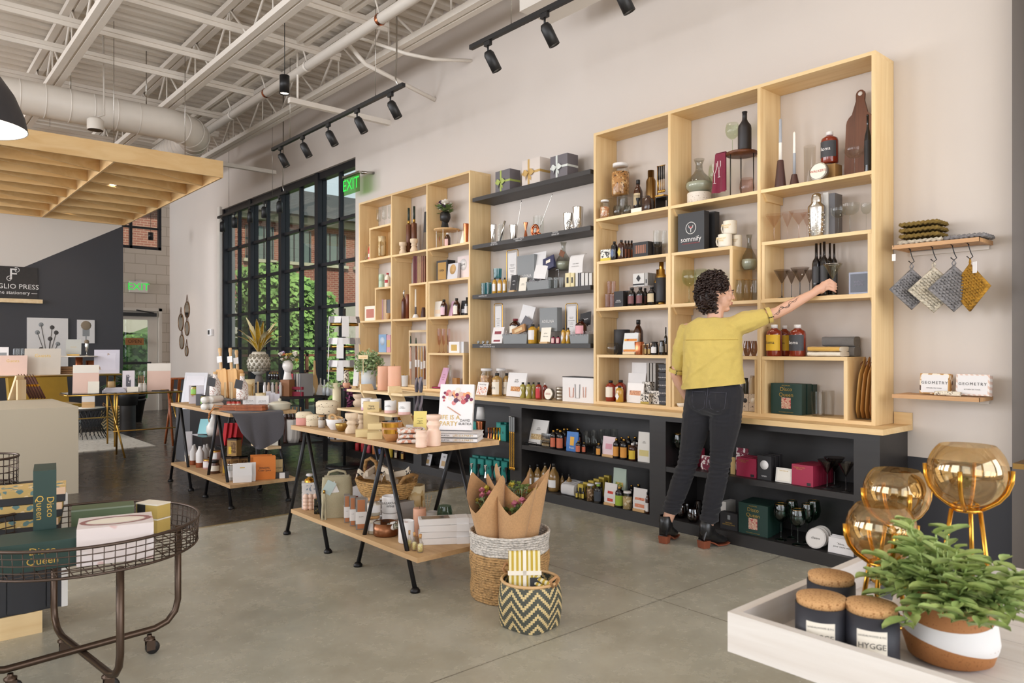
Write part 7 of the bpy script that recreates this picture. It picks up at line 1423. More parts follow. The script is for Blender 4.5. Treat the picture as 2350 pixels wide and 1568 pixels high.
for k,(a,c)in enumerate(((434,450),(451,468))):T2(box(mat('d9d5dc',.6),d=.06,fr=mat('c89aa0',.6),fz=(.4,.5),fw=.25),'glassware_box',('tall white box at the outer corner of the farther table' if k==0 else 'tall white box beside the slate box'),'box',a,c,886,927+k*3,d=.06)
T2(box(mat('5f5f66',.5),d=.05),'slate_box','slate grey box in front of the tall white boxes','box',450,464,905,931,d=.05)
OLV=jar(mat('a09038',.2),BLK,None,mat('8fbf5a',.6),lz=(.15,.65));T2(OLV,'pickle_jar','green labelled jar at the front of the farther table','jar',460,472,908,931);T2(OLV,'pickle_jar','green labelled jar beside the front one','jar',471,483,909,932);thing('pickle_jar','green labelled jar raised above the two others','jar',OLV(.058,.085),(2.215,6.985,TZ+.0885),R(38))
for k in range(3):T2(lambda w,h:[('glass_cruet',G().lathe([(0,0),(w*.45,0),(w/2,h*.15),(w*.42,h*.35),(w*.14,h*.65),(w*.14,h*.9)],JG)),('cork',G().lathe([(0,h*.86),(w*.16,h*.86),(w*.2,h),(0,h)],CORK))],'oil_cruet','%s clear corked oil cruet from the green jars'%ORD[k],'cruet',482+12*k,497+12*k,893,932-3*k,group='corked oil cruets')
for k in range(4):c_,r_=k%2,k//2;thing('marble_roll','%s white rolling pin of the stack on the farther table'%ORD[k],'rolling pin',[('roller',G().lathe([(0,0),(.026,0),(.028,.01),(.028,.15),(.026,.16),(0,.16)],mat('e4dfd8',.3),M=Matrix.Rotation(pi/2,3,'X')))],(2.2+.058*c_,6.42,TZ+.029+.057*r_),R(-50),'white rolling pins')
for k in range(3):T2(jar(mat('c8483a',.3),BLK,None,IVORY),'jam_jar','%s red jam jar with white label behind the serving boards'%ORD[k],'jar',520+11*k,531+11*k,920,938,group='red jam jars')
def pdl(w,h):
 return[('blade',G().prism([(-w/2,0),(w/2,0),(w/2,h*.56),(w*.38,h*.6),(-w*.38,h*.6),(-w/2,h*.56)],-.008,.008,mat('d9a866',.5,0,'wood',h2='c08a48',sc=40),ax=0)),('handle',G().lathe([(.014,h*.58),(.013,h*.9),(.018,h*.95),(.014,h),(0,h)],NATW,n=10))]
for k,(px,X,h,m)in enumerate(((512,2.45,.5,0),(536,2.52,.5,0),(550,2.6,.48,0))):y,t=yX(px,X);q=thing('bread_board','%s long handled wooden board standing in the rack of the farther table'%ORD[k],'board',pdl(.11,h),(X,y,TZ+.03),R(38),'long handled boards',R(-9),R(8));mo('paper_tag',G().box((-.018,.0,h*.78),(.002,.05,.06),WHT),q)
g=G()
for k in range(5):g.box((2.4+.05*k,6.72-.035*k,TZ+.11),(.012,.012,.2),PALEZ)
for k in range(5):g.box((2.47+.05*k,6.78-.035*k,TZ+.11),(.012,.012,.2),PALEZ)
g.box((2.53,6.68,TZ+.012),(.3,.1,.02),PALE,rz=R(-35));tag(mo('plate_rack',g),'pale wooden peg rack holding the long handled boards','rack')
WP=mat('e8e2dc',.5,0,'pattern',sc=90,h2='b8948a',h3='c8a89a')
for k,(px,X)in enumerate(((494,2.33),(556,2.36))):y,t=yX(px,X);q=thing('ceramic_bottle',('white dotted ceramic bottle with black tag beside the boards' if k==0 else 'white dotted ceramic bottle with black tag nearer the stone cylinder'),'bottle',[('bottle_body',G().lathe([(0,0),(.048,0),(.05,.02),(.048,.12),(.02,.17),(.018,.2)],WP)),('wooden_stopper',G().lathe([(.018,.195),(.02,.22),(0,.222)],NATW)),('black_tag',G().box((-.055,0,.13),(.002,.07,.075),BLKL,rx=.2))],(X,y,TZ+.085),R(38))
g=G();g.grid(lambda u,v:(2.22+.3*u+.02*noise.noise((u*4,v*4,1)),6.45+.5*v,TZ+.06+.03*noise.noise((u*5,v*5,7))+(-.055 if u<.08 or v<.06 or u>.93 or v>.95 else 0)),16,24,mat('5a5759',.9,0,'cloth'));tag(mo('linen_cloth',g),'dark grey linen cloth draped over a box on the farther table','cloth')
g=G();g.bx(2.26,2.46,6.52,6.92,TZ+.001,TZ+.02,BLK);tag(mo('display_block',g),'dark display block under the grey linen cloth','block')
T2(hurr(BRASS),'onyx_hurricane','pale stone cylinder candle holder on the farther table','candle holder',548,590,872,932)
T2(lath(((0,0),(1,0),(1,1),(.9,1),(.9,.2),(0,.2)),ONYX),'stone_pot','low pale stone pot behind the lettered cards','pot',588,612,895,922)
for k,(a,c)in enumerate(((558,587),(588,616))):T2(card(WHT,'SALT CELLAR\nserving board set\n\nolive & walnut',TEXTD,.09,tilt=.1),'price_card',('white printed card before the stone cylinder' if k==0 else 'white printed card before the low stone pot'),'card',a,c,909,940,d=.003)
for k in range(3):T2(box(mat('d6d4dc',.6),d=.05),'white_box','%s tall white box behind the cast pot'%ORD[k],'box',611+10*k,621+10*k,893,925-2*k,group='tall white boxes',d=.05)
for k in range(2):
 g=G();g.prism([(-.19+.03*k,-.02),(-.06,-.03),(-.04,-.06),(.17,-.06),(.19,-.04),(.19,.04),(.17,.06),(-.04,.06),(-.06,.03),(-.19+.03*k,.02)],0,.02,CHERRY,ax=2);l=G();l.tube([(-.17,0,.012),(-.24,.02,.02),(-.28,.0,-.03-.05*k),(-.27,-.01,-.06-.06*k)],.004,mat('b8763a',.7),n=6)
 thing('serving_board',('lower' if k==0 else 'upper')+' reddish serving board with leather loop on the grey towel','board',[('board_body',g),('leather_loop',l)],(2.3,6.02+.01*k,TZ+.009+.0215*k),R(-38),'reddish serving boards')
g=G();TWL=mat('5c5a60',.9,0,'cloth')
def tw(u,v):
 px_=2.14+.42*u;
 if v<.3:return(px_,6.12-.9*v,TZ+.004)
 q=(v-.3)/.7;return(px_+.05*q*(1-u)+.02*sin(u*9)*q,5.845-.01-.03*abs(sin(u*9))*q,TZ+.004-q*(.1+.2*sin(u*pi)**.6))
g.grid(tw,28,18,TWL);g.grid(lambda u,v:(tw(u,v)[0],tw(u,v)[1]+.004,tw(u,v)[2]-.003),28,18,TWL);tag(mo('hanging_towel',g),'charcoal linen towel hanging over the near edge of the farther table','towel')
def pot(w,h):m_=mat('cfc8b4',.35);return[('pot_body',G().lathe([(0,0),(w*.38,0),(w*.42,h*.08),(w*.44,h*.5)],m_,n=24)),('lid',G().lathe([(w*.46,h*.5),(w*.46,h*.54),(w*.3,h*.68),(w*.1,h*.74),(0,h*.74)],m_,n=24)),('lid_knob',G().lathe([(w*.05,h*.72),(w*.07,h*.9),(0,h)],m_,n=12)),('handle',G().tube([(0,w*.42,h*.42),(0,w*.52,h*.45),(0,w*.42,h*.48)],h*.04,m_)),('handle',G().tube([(0,-w*.42,h*.42),(0,-w*.52,h*.45),(0,-w*.42,h*.48)],h*.04,m_))]
T2(pot,'cast_pot','pale oval cast pot with lid on the farther table','pot',618,672,914,941)
def L2(fn,nm,lab,cat,a,b2,yt,yb,dz=0,**k):return Tm(fn,nm,lab,cat,a,b2,yt,yb,LZ+dz,**k)
L2(card(mat('e0dce0',.7),tilt=.45),'wrapping_roll','tall white wrapped sheet leaning at the outer end of the lower shelf','sheet',418,434,986,1058)
for k,(a,c,yt,yb)in enumerate(((436,451,1024,1068),(450,468,1026,1074),(441,452,1021,1062),(462,476,1022,1064),(470,481,1020,1058),(481,495,1024,1064))):L2(lambda w,h:[('bottle_body',G().lathe([(w*.49,h*.22),(w/2,h*.3),(w/2,h*.68),(w*.25,h*.86),(w*.2,h*.95),(w*.2,h),(0,h)],WHT)),('amber_foot',G().lathe([(0,0),(w*.48,0),(w/2,h*.03),(w/2,h*.23)],mat('8f4a28',.4)))],'soap_bottle','%s white soap bottle with amber foot on the lower shelf'%ORD[k],'bottle',a,c,yt,yb,group='white soap bottles')
CN=lambda w,h:[('tin_body',G().lathe([(0,0),(w*.48,0),(w/2,h*.04),(w/2,h*.85)],mat('c9a09a',.6))),('label',arc_lab(w*.506,h*.15,h*.75,WHT,.8)),('gold_lid',G().lathe([(w*.51,h*.85),(w*.51,h*.97),(w*.4,h),(0,h)],BRASS))]
for k,(a,c,yb,dz)in enumerate(((459,476,1078,0),(470,488,1082,0),(474,492,1058,.09))):x,y,t=on((a+c)/2,yb if not dz else 1082,LZ);thing('travel_tin','%s pink candle tin with white label'%ORD[k],'tin',CN(.082,.085),(x+.05+(.0 if not dz else.01),y+.04,LZ+dz+.0012),R(38),'pink candle tins')
L2(jar(mat('5a3a2a',.3),BLKM,None,IVORY,lh=.2),'scrub_jar','dark jar with white label near the middle leg','jar',481,504,1058,1088)
L2(lath(BOWL,IVORY),'scoop_bowl','white cup with black scoop beside the soap bottles','cup',424,437,1046,1064)
SOAPB=mat('a8824e',.7)
def kbox(w,h):return[('box_body',G().box((0,0,h/2),(w*.9,w,h),SOAPB)),('dark_top',G().box((0,0,h*.95),(w*.91,w*1.01,h*.1),mat('3f2a1c',.6))),('lemon_print',G().box((-w*.455,w*.2,h*.35),(.001,w*.3,h*.4),mat('e0b830',.6))),('printed_panel',G().box((-w*.455,-w*.15,h*.5),(.001,w*.5,h*.6),mat('6a4a2a',.7,0,'pattern',sc=60,h2='a8824e',h3='a8824e')))]
for k,(a,c,yt,yb)in enumerate(((510,530,1050,1092),(528,548,1050,1086),(546,568,1050,1082))):L2(kbox,'soap_box','%s kraft box with dark top in the lower row'%ORD[k],'box',a,c,yt,yb,group='kraft boxes lower row',d=.06)
y_,t_=yX(538,2.42);thing('soap_box','kraft box with lemon print standing atop the lower kraft row','box',kbox(.09,.16),(2.42,y_,zat(1047,t_)),R(38))
L2(jar(mat('b8b4ae',.3),SILV,None,WHT),'spice_jar','silver lidded jar with white label at the shelf front','jar',520,545,1066,1104)
for k in range(2):L2(pouch(mat('e2dedd',.5),mat('c8a860',.5),(.74,.8),.25),'card_pack',('front' if k==0 else 'rear')+' white wrapped card pack at the lower shelf front','card pack',541+k*4,583+k*3,1066-3*k,1110-4*k,d=.02)
OP=mat('d97a26',.55)
for k in range(3):o=L2(pouch(OP,t='WASSAIL\nCider Spice' if k==0 else '',tm=BLKL,ts=.12,tz=.45,d=.03),'spice_pouch','%s orange lettered spice pouch from the front'%ORD[k],'spice pouch',588-k*6,637-k*7,1050-k*3,1103-k*5,group='orange spice pouches',d=.03)
L2(box(mat('d8c08a',.5),d=.03,t='SWEET',tm=TEXTD,ts=.3),'candle_box','cream narrow box standing behind the orange pouches','box',633,648,1048,1084,d=.03)
L2(box(mat('2e2826',.4),d=.05,fr=WHT,fz=(.0,1.0),fw=.4),'soap_bar','dark soap bar with white sleeve at the shelf corner','soap',640,670,1085,1098,d=.04)
AC=acry(d=.22)
L2(AC,'acrylic_riser','clear acrylic riser in the middle of the farther lower shelf','riser',578,636,1030,1070,d=.2)
for k in range(4):x,y=2.55,6.28-.075*k;thing('stationery_pack','%s script lettered card pack on the wooden rack'%ORD[k],'card pack',card(mat('cfcabd',.6),'Weekly!' if k==3 else '',BLKL,.22,tilt=.12,pan=mat('8a6a3a',.5),pz=(.03,.3),pw=.12)(.12,.175),(x,y,LZ+.26),R(45),'script card packs')
g=G();g.bx(2.49,2.61,5.99,6.34,LZ+.235,LZ+.255,PALE)
for k in range(5):g.bx(2.49,2.5,6.0+.08*k,6.01+.08*k,LZ+.255,LZ+.36,PALE)
g.bx(2.5,2.52,6.0,6.02,LZ+.0012,LZ+.235,ACRY);g.bx(2.58,2.6,6.3,6.32,LZ+.0012,LZ+.235,ACRY);tag(mo('wooden_rack',g),'pale wooden rack for card packs below the farther tabletop','rack')
x_,y_=2.34,7.0
thing('acrylic_stand','clear acrylic shelf under the outer end of the farther table','stand',acry(d=.2)(.3,.28),(x_,y_,LZ+.0012),R(0))
for k in range(4):thing('foil_pack','%s teal foil wrapped pack leaning on the acrylic shelf'%ORD[k],'pack',box(mat('6fa3a6',.3,.2),d=.012)(.1,.14),(x_-.02+.022*k,y_+.08-.01*k,LZ+.284),R(35),'teal foil packs',0,R(18))
thing('ceramic_pear','white ceramic pear shaped vase on the acrylic shelf','vase',lath(((0,0),(.8,0),(1,.2),(.95,.4),(.45,.7),(.3,.85),(.35,.95),(0,1)),mat('e8e4dc',.3))(.13,.2),(x_+.03,y_-.07,LZ+.284))
for k in range(3):thing('red_towel','%s red rolled towel behind the middle legs of the farther table'%ORD[k],'towel',book(mat('c0242c',.8),d=.1)(.035,.2),(2.42+.04*k,6.74-.02*k,LZ+.2),R(35),'red towels',0,R(12))
thing('towel_riser','clear riser holding the red towels','riser',acry(d=.2)(.2,.195),(2.46,6.74,LZ+.0012),R(0))
o=em('display_table');tag(o,'long black display table in front of the big window','table')
g=G();g.bx(3.12,3.95,7.75,9.9,.72,.75,BLKW);mo('tabletop',g,o);g=G();g.bx(3.15,3.9,7.8,9.85,.2,.225,BLKW);mo('lower_shelf',g,o)
for x in(3.13,3.92):
 for y in(7.78,9.87):g=G();g.bx(x-.02,x+.02,y-.02,y+.02,0,.72,BLK);mo('leg',g,o)
BZ=.751
def Bk(fn,nm,lab,cat,a,b2,yt,X,zz=BZ,**k):v=ray((a+b2)/2);X=min(3.88,max(X,7.86*v[0]/v[1]));return S(fn,nm,lab,cat,a,b2,yt,zz,X,rz=R(30),**k)
Bk(box(BLKL,d=.24),'display_block','dark block lifting the dotted vase on the window table','block',572,612,882,3.4,d=.0)
zb=zat(879,yX(594,3.45)[1])
DOT=mat('dcd6c8',.6)
def dotvase(w,h):
 r=w/2;g=G();D=G();prf=[(0,.26),(.35,.26),(.75,.38),(1,.6),(.95,.75),(.7,.9),(.55,1),(.5,.98)]
 g.lathe([(x*r,z_*h)for x,z_ in prf],DOT,n=28)
 for j,(z_,q)in enumerate(((.42,.86),(.51,.97),(.6,1.01),(.7,1.0),(.79,.9),(.87,.78))):
  for k in range(13):a=2*pi*(k+.5*(j%2))/13;D.ball((r*q*.9*cos(a),r*q*.9*sin(a),z_*h),r*.17,mat('8d8573',.6),8,sx=1,sy=1)
 return[('vase_body',g),('dots',D),('cone_foot',G().lathe([(0,0),(r*.42,0),(r*.44,.01),(r*.2,h*.28),(0,h*.28)],mat('6d6864',.7)))]
o=thing('dotted_vase','round dotted vase with golden variegated leaves on the window table','vase',dotvase(.26,.37),(3.45,yX(594,3.45)[0],zb+.001))
YL=mat('b08a1e',.55,0,'leaf',h2='8a6d18',sc=8);YE=mat('e8dcae',.6)
r_=random.Random(4)
for k in range(17):
 a=k*2.399;t=.12+.045*k;L_=r_.uniform(.3,.5);g=G();d=Vector((cos(a),sin(a),0));s=Vector((-sin(a),cos(a),0))
 def lf(u,v,m=1.0):q=.018*0+.05*sin(pi*min(1,v*.92+.06))**.8;ang=t*(.6+.7*v);return Vector((0,0,.36))+d*(L_*v*sin(ang))+Vector((0,0,1))*(L_*v*cos(ang))+s*((u-.5)*q*m)+d*(abs(u-.5)*.02)
 g.grid(lambda u,v:lf(u,v),4,10,YL);g.grid(lambda u,v:lf(.5+(u-.5)*1.0,v,1.25)+d*.003 if 0 else lf(u,v,1.22)-Vector((0,0,.002))-d*.002,4,10,YE);mo('leaf_blade',g,o)
cr=Bk(box(mat('8a5a34',.6),d=.1),'wooden_crate','small brown wooden crate under the white head vase','crate',648,672,872,3.3)
o=thing('head_vase','white head shaped vase with mixed flowers on the window table','vase',[('vase_body',headvase(mat('e4ddd6',.25))(.14,.22)[0][1]),('collar',G().lathe([(.05,0),(.05,.004),(0,.004)],WHT))],(cr.location.x,cr.location.y,zat(872,cr.location.x/ray(660)[0])+.003));flowers(o,(0,0,.2),(.09,.16),(0,.09),[mat('efe6d8',.7),mat('d9774a',.7),mat('b9a8c8',.7),mat('efe6d8',.7),mat('d8c060',.7)],LF,8,22,.032)
for k,m_ in enumerate((RED,mat('8d8a88',.8),mat('c9c2ba',.8),mat('8d8a88',.8))):S(book(m_,d=.15),'linen_napkin','%s upright folded linen beside the white head vase'%ORD[k],'napkin',671+5.5*k,676+5.5*k,858,BZ,3.6,group='upright linens',d=.12)
PV=mat('d8d2c8',.3)
Bk(lath(((0,0),(.8,0),(1,.15),(.95,.4),(.4,.8),(.3,.95),(.34,1),(.2,.98)),PV),'pear_vase','tall pale pear shaped vase on the window table','vase',699,723,869,3.2)
Bk(lath(((0,0),(.8,0),(1,.3),(.9,.6),(.4,.75),(.4,1),(.3,.98)),PV),'bud_vase','squat pale bud vase beside the pear shaped one','vase',718,733,890,3.18);Bk(lath(((0,0),(.8,0),(1,.3),(.9,.6),(.4,.75),(.4,1),(.3,.98)),PV),'bud_vase','small pale bud vase behind the pear shaped one','vase',693,704,892,3.28)
Bk(lath(((0,0),(.6,0),(.9,.12),(1,.25),(.8,.45),(.4,.6),(.28,.75),(.26,.97),(.2,1),(0,1)),mat('c9a672',.6)),'gourd_vase','tall tan gourd shaped vase against the window','vase',713,731,828,3.5)
for k in range(3):Bk(lath(((0,0),(.8,0),(1,.3),(.6,.6),(.3,.7),(.3,1),(0,1)),mat('c4c8cc',.3)),'bud_vase','%s grey bud vase behind the linen holder'%ORD[k],'vase',730+9*k,741+9*k,868+4*k,3.42,group='grey bud vases')
Bk(pouch(PAPER,t='lovely\nlinen',ts=.16),'linen_holder','white lettered linen holder at the table edge by the window','holder',733,757,885,3.15,d=.06)
for k in range(4):Bk(bot('growler',DARKB,GOLD),'small_bottle','%s tiny black bottle with gold top behind the dotted vase'%ORD[k],'bottle',616+6*k,623+6*k,856,3.5,zz=zat(872,yX(628,3.5)[1])+.002,group='tiny black bottles')
Bk(acry(d=.15),'acrylic_riser','clear riser under the tiny black bottles','riser',610,648,872,3.5)
for k in range(5):Bk(lath(((0,0),(.9,0),(1,.1),(1,.75),(.6,.85),(.6,1),(0,1)),(mat('cfcac8',.3),mat('a88a70',.4))[k%2]),'perfume_vial','%s slim vial below the tiny black bottles'%ORD[k],'vial',604+9*k,611+9*k,878,3.25,group='slim vials')
for k in range(2):Bk(box(BURG,d=.1),'red_box',('lower' if k==0 else 'upper')+' dark red flat box before the crate','box',652,680,899-5*k,3.16+.02*k,zz=BZ+.0+k*(zat(899,yX(666,3.16)[1])-BZ+.002),d=.06)
Bk(bot('growler',DARKB,BLK,mat('8a6aa8',.6)),'small_bottle','tiny dark bottle with purple label near the linens','bottle',683,692,884,3.15)
for k in range(5):Bk(bot('growler',AMBERB,CORK),'storage_jar','%s dark corked jar on the lower shelf of the window table'%ORD[k],'jar',650+9*k,658+9*k,935,3.25,zz=.2262,group='dark corked jars')
Bk(lath(((0,0),(.75,0),(.9,.2),(1,.9),(.98,1),(.9,.98)),mat('dcd6d0',.5,0,'stripe',sc=8,h2='b8b2ac',d='X')),'ribbed_vase','pale ribbed vase on the lower shelf of the window table','vase',655,690,962,3.2,zz=.2262)
o=em('towel_stand',(3.85,7.2,0));tag(o,'tiered brass and black stand hung with white printed towels','stand')
g=G();g.tube([(0,0,.02),(0,0,1.72)],.016,BLKM);g.lathe([(0,0),(.2,0),(.2,.02),(0,.02)],BLKM,n=24);mo('pole',g,o)
for zt in(.32,1.08,1.32,1.56):g=G();g.lathe([(.012,-.03),(.15,-.03),(.15,.0),(.012,.0)],BRASS if zt>1 else mat('8a6a48',.5),(0,0,zt),24);mo('tier_ring',g,o)
k=0
for zt,n_ in((1.6,7),(1.37,9),(1.13,9),(.36,6)):
 for i in range(n_):
  a=R(150+i*200/n_+10);L_=.04 if(i%3 and zt>.5)or zt<.5 else.19;q=G();dx,dy=cos(a),sin(a)
  q.grid(lambda u,v:((.16+.012*v)*dx-(u-.5)*.075*dy,(.16+.012*v)*dy+(u-.5)*.075*dx,.03-(L_+.03)*v),3,6,WHT if i%4!=1 else mat('8a8688',.8));q.box((.13*dx,.13*dy,.02),(.06,.075,.02),WHT,rz=a)
  thing('tea_towel','%s towel around the %s tier of the brass stand'%(ORD[i],{1.6:'top',1.37:'second',1.13:'third',.36:'lowest'}[zt]),'towel',[('towel_cloth',q)],(3.85,7.2,zt),0,'towels on the brass stand')
g=G();g.bx(.2,2.78,10.3,12.6,.0,.012,mat('cdc6ba',.95,0,'speckle',h2='a89f92',sc=25,t=.6));tag(mo('area_rug',g),'cream speckled rug under the brass tables','rug')
def btable(nm,lab,x0,x1,y0,y1,h,cross):
 o=em(nm);tag(o,lab,'table');g=G()
 for p,q in(((x0,y0),(x1,y0)),((x1,y0),(x1,y1)),((x1,y1),(x0,y1)),((x0,y1),(x0,y0))):g.tube([(*p,h-.012),(*q,h-.012)],.012,BRASS,n=4)
 mo('frame',g,o);mo('glass_top',G().bx(x0,x1,y0,y1,h,h+.006,mat('c8ccc8',.02,0,'glass',add=.15)if cross else BLEACH),o)
 for x in(x0+.07,x1-.07)if not cross else(x0+.5,x1-.04):
  for a,b2 in(((y0+.03,y1-.03),(y1-.03,y0+.03))if cross else((y0+.03,)*2,(y1-.03,)*2)):mo('leg',G().tube([(x,a,h-.02),(x+(.0 if not cross else.08),b2,0.012)],.011,BRASS,n=8),o)
 mo('stretcher',G().tube([(x0+.5 if cross else x0+.07,(y0+y1)/2,h*.4),(x1-.03,(y0+y1)/2,h*.4)],.008,BRASS),o)
btable('brass_table','glass topped brass table with crossed legs in the stationery corner',1.62,2.84,9.35,9.8,.77,1);btable('brass_desk','taller brass framed desk behind the glass topped table',.2,2.42,10.5,10.95,.955,0)
def At(fn,nm,lab,cat,a,b2,yt,Y,zz,d=.0,rz=None,**k):
 px=(a+b2)/2;x,t=xY(px,Y);v=ray(px);w=(b2-a)*t/FPX;return thing(nm,lab,cat,fn(w,zat(yt,t)-zz),(x,Y,zz+.0012),R(70)if rz is None else rz,k.get('group'))
FZ,GZ=.776,.961
CLP=lambda:card(mat('e6c4b4',.7),tilt=.12,pan=mat('ebe2d6',.6),pz=(.72,1.0),pw=1.0)
o=At(CLP(),'print_pad','blush planner pad with white header, farther left on the glass table','pad',170,223,838,9.5,FZ);o=At(CLP(),'print_pad','blush planner pad with white header at the near end of the glass table','pad',340,389,834,9.5,FZ)
At(card(IVORY,tilt=.1),'place_card','small cream card before the farther blush pad','card',203,226,876,9.42,FZ)
for k in range(3):At(box(mat('dcd8e2',.7),d=.2),'paper_stack','%s paper pad from the bottom of the pile on the glass table'%ORD[k],'paper pad',238-2*k,286-6*k,890-4*k,9.55+.0*k,FZ+.014*k,group='pile of paper pads')if 0 else thing('paper_pad','%s paper pad from the bottom of the pile on the glass table'%ORD[k],'paper pad',box(mat('dcd8e2',.7),d=.16)(.24-.03*k,.015),(xY(262,9.55)[0],9.55,FZ+.001+.0165*k),R(80),'pile of paper pads')
At(card(mat('e2dade',.6),tilt=.12,pan=mat('5a5860',.6,0,'pattern',sc=12,h2='e2dade',h3='e2dade'),pw=.4),'art_card','white art card with dark brush stroke on the glass table','card',282,307,851,9.5,FZ)
At(glass('tumbler',GLS),'pencil_glass','clear glass of pencils on the glass table','glass',309,333,852,9.6,FZ);
for k in range(4):x,t=xY(317+4*k,9.6);thing('pencil','%s wooden pencil standing in the clear glass'%ORD[k],'pencil',[('pencil_shaft',G().tube([(0,0,0),(.005,.004*k,.17)],.004,mat('c98a6a',.6),n=6)),('lead_tip',G().tube([(.005,.004*k,.17),(.005,.004*k,.18)],[.004,.001],BLKL,n=6))],(x,9.6,FZ+.012),0,'pencils in the glass')
for k,(a,c)in enumerate(((317,327),(326,336))):At(jar(mat('d8cfc4',.3),IVORY),'wax_jar',('first' if k==0 else 'second')+' little jar of sealing wax on the glass table','jar',a,c,880,9.42,FZ)
At(card(IVORY,tilt=.2),'place_card','cream note card before the art card','card',293,316,888,9.4,FZ);At(lath(((0,0),(1,0),(1,1),(0,1)),mat('c9a878',.6)),'twine_spool','tan twine spool on top of the paper pile','spool',248,262,876,9.55,FZ+.052)
At(lambda w,h:[('pen',G().tube([(0,-w/2,.006),(0,w/2,.006)],.006,BLK,n=6)),('pen_clip',G().tube([(0,-w/2,.013),(0,0,.013)],.002,GOLD,n=4))],'pen','black pens laid at the foot of the near blush pad','pen',350,386,880,9.4,FZ)
GU=lambda m:card(m,'Guests',TEXTG,.16,tilt=.12,tz=.72)
At(GU(mat('e4c2b2',.7)),'guest_book','blush board lettered in gold on the tall brass desk','guest book',0,57,816,10.62,GZ);At(GU(mat('cdc2b4',.7)),'guest_book','beige board lettered in gold on the tall brass desk','guest book',61,133,800,10.62,GZ)
for k in range(3):thing('wood_journal','%s tan book from the bottom of the pile on the tall desk'%ORD[k],'book',flatbook(mat('8a6238',.6),d=.14)(.27-.02*k,.03),(xY(157,10.7)[0],10.7,GZ+.001+.0315*k),R(75),'tan books on the desk')
for k,(a,c)in enumerate(((174,189),(198,220))):At(lath(((0,0),(.95,0),(1,.05),(1,1),(.92,1),(.9,.1),(0,.1)),COPPER),'copper_cup',('tall' if k==0 else 'low')+' copper cup supporting the pale round board','cup',a,c,820 if k==0 else 828,10.72,GZ)
x,t=xY(181,10.72);thing('round_board','pale round board raised on copper cups','board',lath(((0,0),(1,0),(1,1),(0,1)),mat('d8cfc2',.5),n=28)(.42,.016),(x,10.72,zat(820,t)+.002));zrb=zat(820,t)+.02
At(card(mat('b9b8b0',.6),'Gratitude',TEXTG,.1,base=BRASS),'journal','grey journal on an easel on the pale round board','journal',153,184,781,10.72,zrb)
x,t=xY(199,10.72);o=thing('silver_goblet','slim silver goblet with a dried bloom on the round board','goblet',glass('flute',SILV)(.045,.16),(x,10.72,zrb));mo('dried_bloom',G().ball((0,0,.175),.03,mat('7a6a58',.9),8),o)
At(card(mat('d5d0da',.6),tilt=.1,pan=mat('d9d4de',.6,0,'pattern',sc=9,h2='a08060',h3='d9d4de'),pz=(.15,.85)),'framed_sketch','clear frame with brown line drawing on the tall desk','frame',219,271,803,10.6,GZ)
for k in range(3):At(glass('flute',GLS),'champagne_flute','%s clear glass beside the beige lettered board'%ORD[k],'glass',30+10*k,39+10*k,800,10.85,GZ,group='clear glasses on the desk')
At(card(WHT,tilt=.05,pan=GREYB),'photo_print','white photo frame at the left edge of the tall desk','frame',-8,17,797,10.85,GZ)
def pic(a,b2,y0,y1,nm,lab):
 x0,t=xY(a,PYF-.02);x1,_=xY(b2,PYF-.02);z0,z1=zat(y1,t),zat(y0,t);o=em('canvas_print',((x0+x1)/2,PYF-.016,0));tag(o,lab,'picture');w=x1-x0
 mo('canvas',G().bx(-w/2,w/2,-.015,.015,z0,z1,mat('dad6d4',.7)),o);return o,w,z0,z1
o,w,z0,z1=pic(62,156,729,850,'','large white canvas with dark cotton stems on the grey partition');g=G();D=mat('4a4644',.7);r_=random.Random(2)
for k,(u,v)in enumerate(((.33,.87),(.6,.82),(.24,.72),(.7,.72),(.74,.5),(.33,.4),(.7,.25),(.55,.6))):g.tube([(w*(.5-.5+.0),-.017,z0+.02),(w*(u-.5)*.5,-.017,z0+(z1-z0)*v*.6),(w*(u-.5),-.017,z0+(z1-z0)*v)],.005,D,n=4);g.ball((w*(u-.5),-.016,z0+(z1-z0)*v),.035,D if k%2 else GREYB,7,sy=.1)
mo('cotton_drawing',g,o)
o,w,z0,z1=pic(177,217,734,788,'','small white canvas with a silver vase on the grey partition');g=G();h=z1-z0;g.bx(-.05,.05,-.017,-.015,z0+h*.3,z0+h*.65,GREYB);g.ball((0,-.016,z0+h*.76),.075,mat('8a7a66',.8),8,sy=.1);g.bx(-.008,.008,-.017,-.015,z0,z0+h*.3,GREYB);mo('vase_drawing',g,o)
x1,t=xY(86,PYF-.02);z0,z1=zat(686,t),zat(615,t);cx_,_=xY(30,PYF-.02);o=em('shop_sign',(cx_,PYF-.012,0));tag(o,'dark wooden shop sign with white lettering on the partition','sign');hw=x1-cx_
mo('sign_board',G().bx(-hw,hw,-.01,.01,z0,z1,BLKW),o);g=G()
for s in(1,-1):g.tube([(s*(.045+.0022*q*cos(q*.4)),-.0125,z0+(z1-z0)*(.74+.14*s)+.0022*q*sin(q*.4))for q in range(1,22)],.005,WHT,n=4)
mo('emblem_curls',g,o)
for s_,sz,zz in(('F',.24,.74),('FOGLIO PRESS',.105,.36),('\u2014 fine stationery \u2014',.075,.17)):mo('lettering',txt(s_,sz,WHT),o,(0,-.0125,z0+(z1-z0)*zz),(0,0,R(90)))
xe,_=xY(98,PYF-.1);tag(mo('picture_ledge',G().bx(-1.2,xe,PYF-.1,PYF,zat(697,t),zat(688,t),PALE)),'pale wooden ledge below the dark shop sign','ledge')
